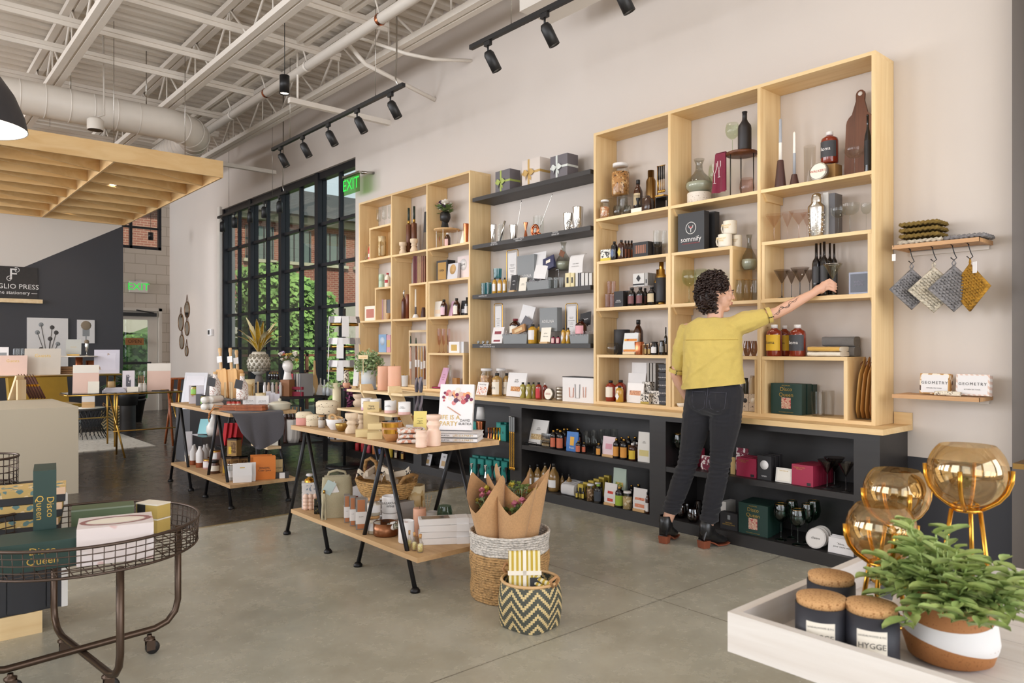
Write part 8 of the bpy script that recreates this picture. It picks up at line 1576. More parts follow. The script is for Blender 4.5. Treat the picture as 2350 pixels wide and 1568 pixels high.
for k,(px,yc,h)in enumerate(((429,711,36),(415,740,38),(429,754,32),(417,785,32),(428,806,22))):
 y,t=yX(px,WX-.01);hh=h*t/FPX;ww=hh*.36;o=em('oval_mirror',(WX-.008,y,zat(yc,t)));tag(o,'%s small oval hanging mirror counted downwards on the far grey wall'%ORD[k],'mirror','oval mirrors on the wall')
 P_=[(0,ww*1.3*cos(q*.314),hh/2*sin(q*.314))for q in range(20)];mo('brass_rim',G().tube(P_,.012,mat('7a5a3c',.4,.6),n=6,closed=True),o);mo('mirror_glass',G().add([(-.004,p[1],p[2])for p in P_],[tuple(range(20))],mat('d8d8d4',.03,1)),o);mo('hanging_cord',G().tube([(0,-.06,hh*.45),(0,0,hh*.5+.14),(0,.06,hh*.45)],.006,mat('6a4a34',.8),n=4),o)
y,t=yX(484,WX-.02);thing('thermostat','small white thermostat on the wall beside the big window','thermostat',[('case',G().bx(-.02,.02,-.1,.1,-.06,.06,WHT)),('screen',G().bx(-.024,-.02,.0,.08,-.04,.04,BLK))],(WX-.025,y,zat(763,t)))
MUS=mat('b0892a',.85,0,'cloth');o=em('lounge_chair',(1.9,12.55,.012));tag(o,'mustard yellow upholstered lounge chair behind the brass tables','chair');o.rotation_euler=(0,0,R(12))
mo('seat',G().box((0,0,.4),(.75,.62,.12),MUS),o);mo('backrest',G().box((0,.3,.68),(.78,.1,.5),MUS,rx=R(-12)),o)
for x in(-.33,.33):
 for y in(-.25,.25):mo('leg',G().tube([(x,y,.35),(x*1.1,y*1.1,0)],.014,STEEL),o)
x,y,t=on(203,1006,.012);o=em('drum_stool',(x,y,.013));tag(o,'black wire drum stool holding a white tray beside the concrete counter','stool');g=G()
for k in range(26):a=2*pi*k/26;g.tube([(.26*cos(a),.26*sin(a),.4),(.15*cos(a+.3),.15*sin(a+.3),.2),(.24*cos(a+.6),.24*sin(a+.6),0.004)],.006,BLK,n=4)
mo('wire_cage',g,o);mo('stool_top',G().lathe([(0,.4),(.27,.4),(.27,.42),(0,.42)],BLK,n=28),o)
thing('round_tray','white round tray with small cards on the drum stool','tray',[('tray_plate',G().lathe([(0,0),(.2,0),(.21,.012),(0,.01)],IVORY,n=24)),('card_block',G().box((0,0,.05),(.04,.16,.08),NATW)),('white_cards',G().box((0,0,.12),(.03,.16,.12),WHT))],(x,y,.435),R(70))
x,y,t=on(268,985,0);
def wbasket(w,h,m,hnd=True):
 r=w/2;p=[('basket_body',G().grid(lambda u,v:((lambda a,k:(r*k*(abs(cos(a))**(.55+.45*v))*(1 if cos(a)>0 else-1),r*k*(abs(sin(a))**(.55+.45*v))*(1 if sin(a)>0 else-1),h*v))(2*pi*u,.86+.16*sin(pi*min(1,v*.75)))),36,12,m))]
 p[0][1].add([(r*.86*(abs(cos(a))**.55)*(1 if cos(a)>0 else-1),r*.86*(abs(sin(a))**.55)*(1 if sin(a)>0 else-1),.002)for a in[2*pi*k/36 for k in range(36)]],[tuple(range(36))],m)
 p.append(('rim_band',G().tube([(r*.975*cos(a*.2618),r*.975*sin(a*.2618),h)for a in range(24)],h*.035,NATW,n=6,closed=True)))
 if hnd:
  for s in(1,-1):p.append(('handle',G().tube([(0,s*r*.97+.0,h*.95),(-.03,s*r*1.05,h*1.12),(0,s*r*1.12,h*1.2),(.03,s*r*1.05,h*1.12),(.02,s*r*.97,h*.95)],.008,KRAFT,n=6)))
 return p
CHK=mat('d8bd86',.6,0,'pattern',sc=16,h2='4a4e42',h3='d8bd86')
def chk():
 m=mat('d9bf88',.65,0,'chk');nt_=m.node_tree;N_,L_=nt_.nodes,nt_.links;c1=N_.new('ShaderNodeTexCoord');s1=N_.new('ShaderNodeSeparateXYZ');L_.new(c1.outputs['Object'],s1.inputs[0])
 def mt(op,a,b2=None):
  n=N_.new('ShaderNodeMath');n.operation=op
  for i,v in enumerate((a,b2)):
   if v is None:continue
   if hasattr(v,'is_linked'):L_.new(v,n.inputs[i])
   else:n.inputs[i].default_value=v
  return n.outputs[0]
 ang=mt('MULTIPLY',mt('ARCTAN2',s1.outputs[1],s1.outputs[0]),15.6);hz=mt('MULTIPLY',s1.outputs[2],105)
 fu,fv=mt('FLOOR',ang),mt('FLOOR',hz);tri=mt('ABSOLUTE',mt('SUBTRACT',mt('MODULO',mt('ADD',fu,700),14),7));dd=mt('MODULO',mt('ADD',mt('ADD',tri,fv),700),5);chk2=mt('LESS_THAN',dd,2.4)
 b_=N_['Principled BSDF'];x=N_.new('ShaderNodeMix');x.data_type='RGBA';L_.new(chk2,x.inputs[0]);x.inputs[6].default_value=(*lin('dcc48e'),1);x.inputs[7].default_value=(*lin('4f5148'),1);L_.new(x.outputs[2],b_.inputs['Base Color'])
 ed=mt('ADD',mt('LESS_THAN',mt('FRACT',ang),.1),mt('LESS_THAN',mt('FRACT',hz),.12));bp=N_.new('ShaderNodeBump');bp.inputs['Strength'].default_value=.8;bp.inputs['Distance'].default_value=.004;L_.new(mt('SUBTRACT',1,ed),bp.inputs['Height']);L_.new(bp.outputs[0],b_.inputs['Normal']);return m
CHK=chk()
thing('woven_basket','dark patterned woven basket on the floor behind the brass table','basket',wbasket(.42,.34,CHK),(x,y,.003),R(40))
x,y,t=on(303,968,0);thing('planter_stack','stack of black tapered planters at the end of the partition','planters',[('planter',G().lathe([(0,.07*k),(.15,.07*k),(.21,.36+.07*k),(.22,.36+.07*k),(.22,.4+.07*k),(.2,.4+.07*k)],BLK,n=24))for k in range(3)],(x,y,.002))
o=thing('leafy_plant','dark green leafy plant in front of the far door','plant',[('pot',G().lathe([(0,0),(.13,0),(.17,.3),(.15,.3),(0,.28)],BLK)),('pot_stand',G().lathe([(.11,0),(.11,.42)],BLKW))],(2.9,12.2,0));o.children[0].location.z=.42
g=G();r_=random.Random(6);PL=mat('33552a',.5,0,'leaf',h2='1f3a1c',sc=6)
for k in range(46):
 a=r_.uniform(0,6.3);e=r_.uniform(.3,1.3);L_=r_.uniform(.3,.55);d=Vector((cos(a)*cos(e),sin(a)*cos(e),sin(e)));s=Vector((-sin(a),cos(a),0));g.grid(lambda u,v:Vector((0,0,.72))+d*L_*v+s*(u-.5)*.09*sin(pi*(.12+.86*v))-Vector((0,0,.22*v*v)),2,6,PL)
mo('leaves',g,o)
o=em('folding_rack',(3.14,10.25,0));tag(o,'brown wooden slatted folding rack near the farther trestle table','rack')
for k in range(5):mo('slat',G().box((-.18+.09*k,0,.72),(.035,.02,.34),CHERRY,rx=R(20)),o)
for s in(-1,1):mo('leg',G().tube([(.2*s,-.15,0.012),(.2*s,.1,.9)],.016,CHERRY),o);mo('leg',G().tube([(.2*s,.2,0.012),(.2*s,-.05,.62)],.016,CHERRY),o)
mo('crossbar',G().tube([(-.22,.06,.88),(.22,.06,.88)],.014,CHERRY),o);mo('crossbar',G().tube([(-.22,-.05,.56),(.22,-.05,.56)],.012,CHERRY),o)
for k in range(6):y=8.6+.03*k;thing('wrapped_print','%s clear wrapped print leaning behind the farther trestle table'%ORD[k],'print',box(mat('cfcdd0',.15,.1),d=.01,fr=mat('dcd8dc',.1))(.28,.42-.02*k),(2.7+.036*k,y,.602),R(40),'clear wrapped prints',0,R(14))
tag(mo('print_bin',G().bx(2.65,3.08,8.5,9.0,0,.6,mat('4a4a4e',.6))),'dark grey bin carrying the clear wrapped prints','bin')
CZ=.7735;x,y,t=on(35,922,.772)
o=thing('pencil_easel','pale wooden easel stand at the left edge of the concrete counter','easel',[('leaning_board',G().box((.0,0,.12),(.022,.1,.26),PALEZ,ry=R(-24))),('back_leg',G().box((-.06,0,.1),(.02,.09,.2),PALEZ))],(x+.05,y+.3,CZ),R(120))
for k in range(6):thing('incense_bundle','%s bundle of brown sticks with gold band on the pale easel'%ORD[k],'sticks',[('stick_bundle',G().tube([(0,0,0),(0,0,.24)],.011,mat('5a332a',.7),n=7)),('gold_band',G().lathe([(.0125,.14),(.0125,.165)],GOLD,n=8)),('twig_ends',G().tube([(0,0,.24),(.004,.006,.275)],[.009,.003],mat('7a5a40',.9),n=6))],(x+.17+.022*k,y+.33-.018*k,CZ+.004),0,'bundles of brown sticks',R(6),R(-24))
KZ=ZBK+.008
def puzzle(w,h,d,m,txt_=True):return[('box_body',G().box((0,0,h/2),(d,w,h),m))]+([('lettering',txt('Disco\nQueen',h*.36,TEXTG),(-d/2-.001,-.01,h*.5))]if txt_ else[])
def Kt(fn,nm,lab,cat,a,b2,yt,yb,dz=0,**k):return Tm(fn,nm,lab,cat,a,b2,yt,yb,KZ+dz,**k)
Kt(lambda w,h:puzzle(w,h,.2,DGREEN),'puzzle_box','dark green lettered puzzle box lying at the front of the wire trolley','puzzle box',12,168,1246,1310,d=.2)
x,y,t=on(100,1275,KZ);o=thing('puzzle_box','dark green lettered puzzle box standing on end in the wire trolley','puzzle box',[('box_body',G().box((0,0,.13),(.2,.075,.26),DGREEN)),('lettering',txt('Disco\nQueen',.034,TEXTG),(-.1015,0,.12),(R(90),0,0))],(x+.02,y+.1,KZ+.062),R(81))
MULT=mat('c8a868',.6,0,'pattern',sc=22,h2='5f7f80',h3='e0c8a0')
for k in range(3):
 x,y,t=on(75,1230,KZ);thing('puzzle_box','%s colourful puzzle box from the bottom of the stack in the wire trolley'%ORD[k],'puzzle box',[('dark_base',G().box((0,0,.017),(.18,.26,.034),BLKL)),('printed_lid',G().box((0,0,.046),(.183,.263,.03),MULT)),('spine_picture',G().box((-.0925,-.09,.046),(.001,.08,.03),mat('e2bfa0',.6)))],(x-.01+.01*k,y+.13,KZ+.0635*k),R(76+2*k),'colourful puzzle stack')
o=Kt(lambda w,h:[('box_body',G().box((0,0,h/2),(.2,w,h),mat('e0d4d2',.5,0,'pattern',sc=7,h2='e8dede',h3='d8b8b4'))),('oval_panel',G().lathe([(0,.0008),(.06,.0008)],IVORY,(0,0,h),24,sy=1.6,sx=.8)),('laurel_print',G().lathe([(.066,.0008),(.078,.0008)],mat('9a6a66',.6),(0,0,h),16,sy=1.55,sx=.9))],'card_deck_box','large white marbled box with oval emblem in the wire trolley','box',188,344,1208,1292,d=.2)
Kt(lambda w,h:[('box_body',G().box((0,0,h/2),(.1,w,h),mat('5a6a4c',.5))),('clear_lid',G().box((0,0,h*.97),(.102,w*1.005,h*.05),mat('8a9482',.2)))],'puzzle_box','olive green wrapped box behind the marbled one','puzzle box',174,300,1166,1236,d=.1)
for k in range(2):x,y,t=on(358,1222,KZ);thing('tea_box',('lower' if k==0 else 'upper')+' gold and black box at the rim of the wire trolley','box',[('box_body',G().box((0,0,.03),(.07,.12,.06),mat('c8ac62',.5))),('black_panel',G().box((-.0355,.03,.03),(.001,.045,.052),BLKL)),('pale_edge',G().box((0,0,.058),(.072,.122,.006),IVORY))],(x+.0,y+.04,KZ+.062*k),R(28),'gold and black boxes')
RSH=mat('c39a66',.85,0,'weave',sc=70,st=(1,1,1.6));WRS=mat('ddd5cc',.85,0,'weave',sc=70,st=(1,1,1.6))
o=em('tall_basket',(2.53,2.93,0.002));tag(o,'tall round rush basket with white woven rim holding wrapped flowers','basket')
def coil(z0,z1,m):
 g=G();n=int((z1-z0)/.0125)
 for k in range(n+1):z_=z0+.006+k*.0125;r=.205*(1+.015*sin(z_*40)-.04*(1-z_/.35));g.tube([(r*cos(a*.1745)*(1+.006*sin(a*3+k)),r*sin(a*.1745),z_+.0015*sin(a*4+k))for a in range(36)],.0082,m,n=6,closed=True)
 return g
g=coil(0,.235,RSH);g.lathe([(0,.004),(.19,.004)],RSH,n=30);mo('rush_body',g,o);mo('white_band',coil(.24,.335,WRS),o)
KR=mat('c4986a',.75,0,'cloth',sc=120);
def bouquet(dx,dy,ax,ay,h,lab,cols,sd,w=.14):
 o=em('wrapped_bouquet',(2.53+dx,2.93+dy,.03));tag(o,lab,'bouquet','wrapped bouquets in the rush basket');o.rotation_euler=(ax,ay,R(sd*40));g=G()
 def cone(u,v):
  a=2*pi*u;r=.03+(w-.03)*v**.8;top=h*(.74+.3*(1-abs(((u*2+.13*sd)%1)-.5)*2)**1.1);q=1+.1*sin(3*a+sd)*v;return(r*q*cos(a),r*q*.7*sin(a),top*v)
 g.grid(cone,30,10,KR);g.grid(lambda u,v:tuple(c*.97 for c in cone(u,v)),30,6,KR);mo('kraft_wrap',g,o);flowers(o,(0,0,h*.5),(w*.6,w*.45),(.08,h*.36),cols,LFG,sd,20,.022)
PKF,YF_,GF=mat('c87a8a',.8),mat('c8b84a',.8),mat('7a8a4a',.8)
bouquet(-.045,.05,R(-5),R(-5),.6,'kraft wrapped bouquet with yellow and pink blooms at the far side',[YF_,PKF,YF_,PKF],1);bouquet(-.045,-.035,R(2),R(-4),.58,'kraft wrapped bouquet with plain folded front in the middle',[GF,PKF],2,.135);bouquet(.03,-.055,R(4),R(1),.64,'tallest kraft wrapped bouquet with green ears',[GF,YF_,GF],3,.15);bouquet(.06,-.03,R(7),R(5),.6,'kraft wrapped bouquet leaning outward at the near side',[GF,PKF],4,.12)
thing('woven_basket','small green and cream chevron woven basket in front of the tall one','basket',wbasket(.275,.21,CHK),(2.325,2.545,.002),R(8))
YST=mat('e6dcb8',.85,0,'stripe',sc=14,h2='c0a23a',d='Y');o=thing('striped_towel','yellow striped folded towel tied with white ribbon in the small basket','towel',[('folded_cloth',towels(YST,d=.2,n=2)(.15,.05)[0][1]),('folded_cloth',towels(YST,d=.2,n=2)(.15,.05)[1][1]),('ribbon',G().box((0,0,.026),(.204,.016,.056),IVORY).box((0,0,.026),(.02,.156,.056),IVORY)),('label_tag',G().box((-.04,-.05,.056),(.04,.05,.003),BLKL))],(2.32,2.58,.235),R(50),None,0,R(-76));thing('striped_towel','second yellow striped towel low in the small basket','towel',towels(YST,d=.1,n=2)(.12,.05),(2.35,2.5,.165),R(30),None,R(20),R(30));thing('basket_liner','dark folded cloth filling the bottom of the small basket','cloth',[('liner',G().lathe([(0,0),(.1,0),(.11,.15),(0,.155)],mat('4a4438',.9)))],(2.325,2.545,.006))
NVC=mat('25252d',.55);CK=mat('c89a68',.85,0,'speckle',h2='9a6a3c',sc=260,t=.58)
def hyg(w,h):
 r=w/2;return[('glass_cup',G().lathe([(0,0),(r*.9,0),(r,.006),(r,h*.88),(r*.95,h*.88),(r*.93,h*.8)],NVC,n=36)),('cork_lid',G().lathe([(0,h*.84),(r*.92,h*.84),(r*.96,h*.98),(r*.94,h),(0,h)],CK,n=36)),('label',arc_lab(r*1.008,h*.2,h*.68,IVORY,.55,12),None,None,[('lettering',txt('HYGGE',w*.15,TEXTD),(-r*1.012,0,h*.44)),('small_print',txt('SANDALWOOD & FIG',w*.05,TEXTD),(-r*1.012,0,h*.6)),('small_print',txt('8 OZ | 227 G',w*.05,TEXTD),(-r*1.012,0,h*.27))])]
for k,(px,t,lab)in enumerate(((1885,1.25,'navy cork lidded candle jar at the front left of the white tray'),(2000,1.215,'navy cork lidded candle jar at the front right beside the plant'),(1907,1.37,'navy cork lidded candle jar standing behind the front two'))):d=ray(px);thing('candle_jar',lab,'candle',hyg(.084,.1),(d[0]*t,d[1]*t,TRZ+.001),R(24),'cork lidded candle jars')
d=ray(2180);t=1.235;POTB=mat('a9703f',.7,0,'speckle',h2='8f5a30',sc=300)
ptp=((0,0),(.7,0),(.88,.06),(1,.3),(.95,.55),(.82,.85),(.8,1),(.74,1),(.72,.85),(0,.8))
def bandf(a):return.3+.1*sin(a+.6),.66+.1*sin(a*1+2.4)
def bg_(u,v):
 a=2*pi*u;z0,z1=bandf(a);q=z0+(z1-z0)*v;r=.072*(1.0-.05*(q-.3)/.25 if q<.55 else.95-.13*(q-.55)/.3)*1.008 if q>.3 else.072*(.88+.12*(q-.06)/.24)*1.008;return(r*cos(a),r*sin(a),q*.118)
o=thing('potted_plant','bright green trailing plant in brown and white pot on the white tray','plant',[('pot',G().lathe([(x*.072,z_*.118)for x,z_ in ptp],POTB,n=40)),('white_glaze',G().grid(bg_,48,8,mat('e0dcda',.6)))],(d[0]*t,d[1]*t,TRZ+.001),R(60))
g=G();st=G();r_=random.Random(12);GL=mat('a6b56e',.5,0,'leaf',h2='7b9552',sc=25)
for k in range(46):
 a=r_.uniform(0,6.3);e=r_.uniform(.2,1.5);L_=r_.uniform(.06,.12)*(1.25 if e>1.2 else 1);d_=Vector((cos(a)*cos(e),sin(a)*cos(e),sin(e)));c0=Vector((.03*cos(a),.03*sin(a),.1));P_=[c0+d_*L_*q-Vector((0,0,.045*q*q*cos(e)))for q in(0,.35,.7,1)];st.tube(P_,.0014,GL,n=4)
 for j in range(9):
  q=.2+.1*j;p=c0+d_*L_*q-Vector((0,0,.045*q*q*cos(e)));b2=a+(-1)**j*r_.uniform(.5,1.5);dd=(Vector((cos(b2),sin(b2),r_.uniform(-.2,.7)))+d_*.5).normalized();ll=r_.uniform(.026,.042);s=dd.cross(Vector((0,0,1))).normalized()*ll*.3;up=s.cross(dd).normalized()
  g.grid(lambda u,v:p+dd*ll*v+s*(u-.5)*2*sin(pi*(.06+.9*v))**.8+up*(ll*.16*abs(u-.5)*2-ll*.35*v*v),2,4,GL)
mo('leaves',g,o);mo('stems',st,o)
AMB=mat('e9d6b4',.03,0,'glass',add=.24,gloss='ead6b2')
for px,t,r,zc,hh,lab in((2022,1.4,.0625,.953,1,'amber glass globe on low gold stand behind the candle jars'),(2057,1.63,.068,.977,1,'amber glass globe on gold stand in the far corner of the tray'),(2220,1.52,.0745,1.042,1,'tallest amber glass globe on gold tripod at the right')):
 d=ray(px);o=em('globe_candle_holder',(d[0]*t,d[1]*t,TRZ+.001));tag(o,lab,'candle holder','amber globe candle holders');zc-=TRZ;o.rotation_euler[2]=R(20 if r<.07 else 75)
 g=G();a0,a1=-pi/2+.25,pi/2-.75;mo('glass_globe',g.lathe([(0,-r*.97)]+[(r*cos(a0+(a1-a0)*q/16),r*sin(a0+(a1-a0)*q/16))for q in range(17)],AMB,(0,0,zc),36),o)
 zr2=zc-r*1.06
 for k in range(4):
  a=k*pi/2+.4;ca,sa=cos(a),sin(a);P_=[(r*1.06*ca,r*1.06*sa,zc+r*.12)]+[(1.06*r*cos(q)*ca,1.06*r*cos(q)*sa,zc+1.06*r*sin(q))for q in(-.2,-.5,-.8,-1.1)]+[(r*.3*ca,r*.3*sa,zr2)];mo('cradle_arm',G().tube(P_,.0042,GOLD,n=8),o)
 mo('cradle_ring',G().tube([(r*.32*cos(q*.314),r*.32*sin(q*.314),zr2)for q in range(20)],.004,GOLD,n=8,closed=True),o)
 for k in range(3):a=k*2*pi/3+.9;mo('leg',G().tube([(r*.4*cos(a),r*.4*sin(a),zr2),(r*.75*cos(a),r*.75*sin(a),.004)],.0045,GOLD,n=8),o)
 mo('base_ring',G().tube([(r*.75*cos(q*.262),r*.75*sin(q*.262),.005)for q in range(24)],.0035,GOLD,n=6,closed=True),o)
 mo('price_tag',G().box((-r*.3,-r*.2,zr2-.04),(.002,.028,.04),GREYB,rz=.6,rx=.3),o);mo('tag_string',G().tube([(-r*.3,0,zr2),(-r*.3,-r*.2,zr2-.02)],.0012,KRAFT,n=4),o)
thing('white_candle','small white pillar candle behind the low gold stand','candle',candle(IVORY)(.06,.05),(1.6,.545,TRZ+.001))
o=em('brass_side_table',(4.2,.8,0));tag(o,'brass edged table with white cloth cut off at the right edge','table');mo('tabletop',G().bx(-.2,.25,-.2,.25,.735,.76,mat('8a6a38',.35,.8)),o);mo('white_cloth',G().bx(-.215,-.203,-.2,.2,.6,.735,WHT),o)
for x in(-.17,.22):
 for y in(-.17,-.05):mo('leg',G().bx(x-.012,x+.012,y-.012,y+.012,0,.735,BRASS),o)
from mathutils.bvhtree import BVHTree
def cap(g,pts,rs,mt,n=12):
 for p,r in((pts[0],rs[0]),(pts[-1],rs[-1])):g.ball(p,r,mt,n)
 P=[Vector(p)for p in pts];Q,q=[],[]
 for i in range(len(P)-1):
  for k in range(6):Q.append(P[i].lerp(P[i+1],k/6));q.append(rs[i]+(rs[i+1]-rs[i])*k/6)
 g.tube(Q+[P[-1]],q+[rs[-1]],mt,n)
def rem(g,name,parent,mt,vox,it=6,fn=None):
 me=g.data(name);ob=bpy.data.objects.new(name,me);C.objects.link(ob)
 m=ob.modifiers.new('r','REMESH');m.mode='VOXEL';m.voxel_size=vox
 m=ob.modifiers.new('s','SMOOTH');m.iterations=it;m.factor=.5
 dg=bpy.context.evaluated_depsgraph_get();r=bpy.data.meshes.new_from_object(ob.evaluated_get(dg));bpy.data.objects.remove(ob)
 if fn:
  nn=[v.normal.copy()for v in r.vertices]
  for v,q in zip(r.vertices,nn):v.co+=q*fn(v.co)
 r.materials.clear();r.materials.append(mt);r.polygons.foreach_set('use_smooth',[True]*len(r.polygons));r.name=name
 return mo(name,r,parent),BVHTree.FromPolygons([v.co for v in r.vertices],[p.vertices for p in r.polygons])
SK=mat('d8a88e',.5,0,'',sss=.1,sc=30);SHT=mat('d2b862',.85,0,'cloth',sc=500);JN=mat('19181f',.85,0,'cloth',sc=600);HR=mat('2a1812',.45,0,'',sc=60);LTH=mat('1b1a1b',.3);HEELM=mat('8a4a30',.5,0,'wood',h2='6a3420')
W=em('person',(4.05,2.75,0));tag(W,'woman in yellow blouse and dark jeans reaching out to a martini glass','person')
V=lambda*a:Vector(a)-Vector((4.05,2.75,0))
shR,elR,wrR=V(4.09,2.55,1.44),V(4.245,2.365,1.515),V(4.372,2.195,1.635);shL,elL,wrL=V(3.985,2.845,1.41),V(3.99,2.945,1.12),V(4.09,2.9,.93)
hipL,hipR=V(4.03,2.775,.95),V(4.06,2.6,.95);knL,knR=V(4.06,2.9,.53),V(4.1,2.685,.53);anL,anR=V(3.985,3.02,.12),V(4.08,2.765,.12)
g=G()
cap(g,[shR,shR.lerp(elR,.5),elR,elR.lerp(wrR,.3),wrR],[.047,.044,.036,.038,.024],SK);cap(g,[shL,shL.lerp(elL,.5),elL,elL.lerp(wrL,.3),wrL],[.047,.044,.036,.038,.025],SK)
cap(g,[V(4.04,2.69,1.0),V(4.035,2.69,1.2),V(4.035,2.69,1.36)],[.1,.095,.1],SK);cap(g,[shL-Vector((0,0,.03)),V(4.035,2.69,1.41),shR-Vector((0,0,.03))],[.04,.06,.04],SK)
cap(g,[V(4.03,2.685,1.4),V(4.045,2.67,1.56)],[.055,.048],SK)
for h_,k_,a_,ft in((hipL,knL,anL,V(4.08,3.035,.045)),(hipR,knR,anR,V(4.2,2.735,.045))):cap(g,[h_,k_,k_.lerp(a_,.3),a_],[.075,.05,.052,.034],SK)
hc=V(4.05,2.665,1.635);Mh=Matrix.Rotation(R(-50),3,'Z')@Matrix.Rotation(R(4),3,'Y')
def hp(x,y,z):return hc+Mh@Vector((x,y,z))
def ell(g,x,y,z,a,b2,c2,mt,n=16):
 i0=len(g.v);g.ball((0,0,0),1,mt,n)
 for i in range(i0,len(g.v)):q=g.v[i];g.v[i]=tuple(hp(x+q[0]*a,y+q[1]*b2,z+q[2]*c2))
ell(g,-.012,0,.03,.095,.074,.085,SK);ell(g,.026,0,-.03,.06,.053,.076,SK);ell(g,.054,0,-.088,.028,.025,.02,SK);ell(g,.068,0,.012,.026,.05,.03,SK)
cap(g,[hp(.086,0,.014),hp(.1,0,-.018)],[.0075,.0095],SK,8);ell(g,.086,.012,-.02,.014,.009,.008,SK);ell(g,.086,-.012,-.02,.014,.009,.008,SK);ell(g,.08,0,-.048,.013,.022,.007,SK);ell(g,.079,0,-.059,.012,.02,.007,SK)
for s in(1,-1):ell(g,.06,.03*s,-.02,.025,.022,.024,SK);ell(g,-.01,.074*s,-.008,.018,.01,.03,SK)
st=V(4.44,2.11,1.672);pm=wrR.lerp(st,.5)+Vector((-.004,.008,.012));dr=(st-wrR).normalized();up=Vector((0,0,1));sd=dr.cross(up).normalized()
cap(g,[wrR,wrR.lerp(pm,.55)+up*.004,pm],[.024,.028,.026],SK,10);cap(g,[pm-up*.014,pm+up*.014+dr*.012],[.023,.022],SK,10)
for k in range(4):
 b0=pm+dr*.018+up*(.028-.0165*k)+sd*(.006-.003*k);L_=(.95,1.05,1.0,.8)[k]
 p1=b0+dr*.028*L_+sd*.012+up*(.007-.002*k);p2=st+sd*.0125+dr*(.006*L_)+up*(.022-.0165*k);p3=st+sd*.006+dr*.024*L_+up*(.008-.0165*k);cap(g,[b0,p1,p2,p3],[.0088,.0078,.007,.0058],SK,8)
cap(g,[pm-sd*.016+up*.004-dr*.008,pm-sd*.026+dr*.022+up*.006,st-sd*.014-dr*.004+up*.008,st-sd*.009+dr*.008+up*.014],[.012,.0105,.0085,.007],SK,8)
hl=wrL+Vector((.05,-.02,-.055));cap(g,[wrL,wrL.lerp(hl,.7)],[.025,.027],SK,10);cap(g,[wrL.lerp(hl,.7)+Vector((.0,-.016,0)),wrL.lerp(hl,.7)+Vector((.0,.016,0))],[.022,.02],SK,10)
for k in range(4):b0=hl+Vector((-.012,.024-.016*k,.006));L_=(.8,1,1.05,.92)[k];cap(g,[b0,b0+Vector((.03*L_,-.004,-.012)),b0+Vector((.05*L_,-.006,-.032))],[.0095,.0085,.007],SK,8)
cap(g,[wrL+Vector((.012,-.022,-.015)),wrL+Vector((.035,-.04,-.03)),wrL+Vector((.055,-.042,-.05))],[.011,.0095,.0075],SK,8)
body,bb=rem(g,'body',W,SK,.0042,4)
g=G();e2=G();LIP=mat('a85a52',.45);WH=mat('efe9e4',.3)
for s in(1,-1):
 i0=len(g.v);g.ball(hp(.0775,.031*s,.008),.0095,WH,10);e2.ball(hp(.0835,.032*s,.008),.005,HR,8)
mo('eyes',g,W);mo('irises',e2,W);g=G()
for s in(1,-1):g.tube([hp(.09,.016*s,.026),hp(.09,.034*s,.031),hp(.078,.05*s,.026)],[.003,.0036,.002],HR,6);g.tube([hp(.091,.02*s,.014),hp(.092,.032*s,.0175),hp(.083,.044*s,.013)],.0016,HR,5)
mo('eyebrows',g,W);g=G();ell(g,.0885,0,-.0475,.007,.0185,.0042,LIP,10);ell(g,.0875,0,-.056,.0075,.016,.005,LIP,10);mo('lips',g,W)
g=G();r_=random.Random(21)
ell(g,-.026,0,.05,.1,.088,.084,HR);ell(g,-.062,0,-.018,.072,.086,.098,HR)
for i in range(430):
 th=r_.uniform(0,6.283);z0=r_.uniform(-.115,.14);q=math.sqrt(max(.02,1-((z0-.01)/.135)**2));x=-.034+.105*q*cos(th);y=.1*q*sin(th)
 if x>.048 and z0<.085:continue
 if x>.0 and z0<-.03:continue
 if x>-.012 and z0<.012 and abs(y)>.05:continue
 c=Vector((x,y,z0));ax=Vector((r_.gauss(0,.4),r_.gauss(0,.4),-1)).normalized();u=ax.orthogonal().normalized();w_=ax.cross(u);rr=r_.uniform(.007,.012);n=13;ln=r_.uniform(.03,.05);ph=r_.uniform(0,6)
 g.tube([hp(*(c+ax*ln*(k/n-.5)+(u*cos(ph+k*1.0)+w_*sin(ph+k*1.0))*rr))for k in range(n+1)],[.0041*(.5+min(1,k/3,(n-k)/3)*.6)for k in range(n+1)],HR,5)
mo('curly_hair',g,W)
ax_=Vector((.12,-.3,0)).normalized();bx2=Vector((.3,.12,0)).normalized()
g=G();rings=[(1.035,.2,.135,.03),(1.1,.193,.132,.025),(1.2,.183,.127,.012),(1.3,.181,.124,.0),(1.38,.183,.112,0),(1.43,.175,.096,0),(1.465,.14,.08,0),(1.486,.094,.07,0)]
cen=lambda z:V(4.035-.01*(z-1.04),2.688,z)
vs=[cen(z)+ax_*(abs(cos(a))**.75*(1 if cos(a)>0 else-1))*w_+bx2*(abs(sin(a))**.8*(1 if sin(a)>0 else-1))*d+Vector((0,0,t*cos(a)))for z,w_,d,t in rings for a in[2*pi*k/40 for k in range(40)]]
g.add(vs,[(j*40+i,j*40+(i+1)%40,(j+1)*40+(i+1)%40,(j+1)*40+i)for j in range(len(rings)-1)for i in range(40)]+[tuple(range(39,-1,-1)),tuple((len(rings)-1)*40+k for k in range(40))],SHT)
cfR=shR.lerp(elR,.62);cfL=shL.lerp(elL,.78)
cap(g,[shR+Vector((-.03,.06,-.03)),shR+Vector((0,0,-.005)),shR.lerp(elR,.3),cfR],[.075,.07,.072,.052],SHT);cap(g,[shL+Vector((.02,-.05,-.02)),shL,shL.lerp(elL,.45),cfL],[.07,.066,.068,.052],SHT)
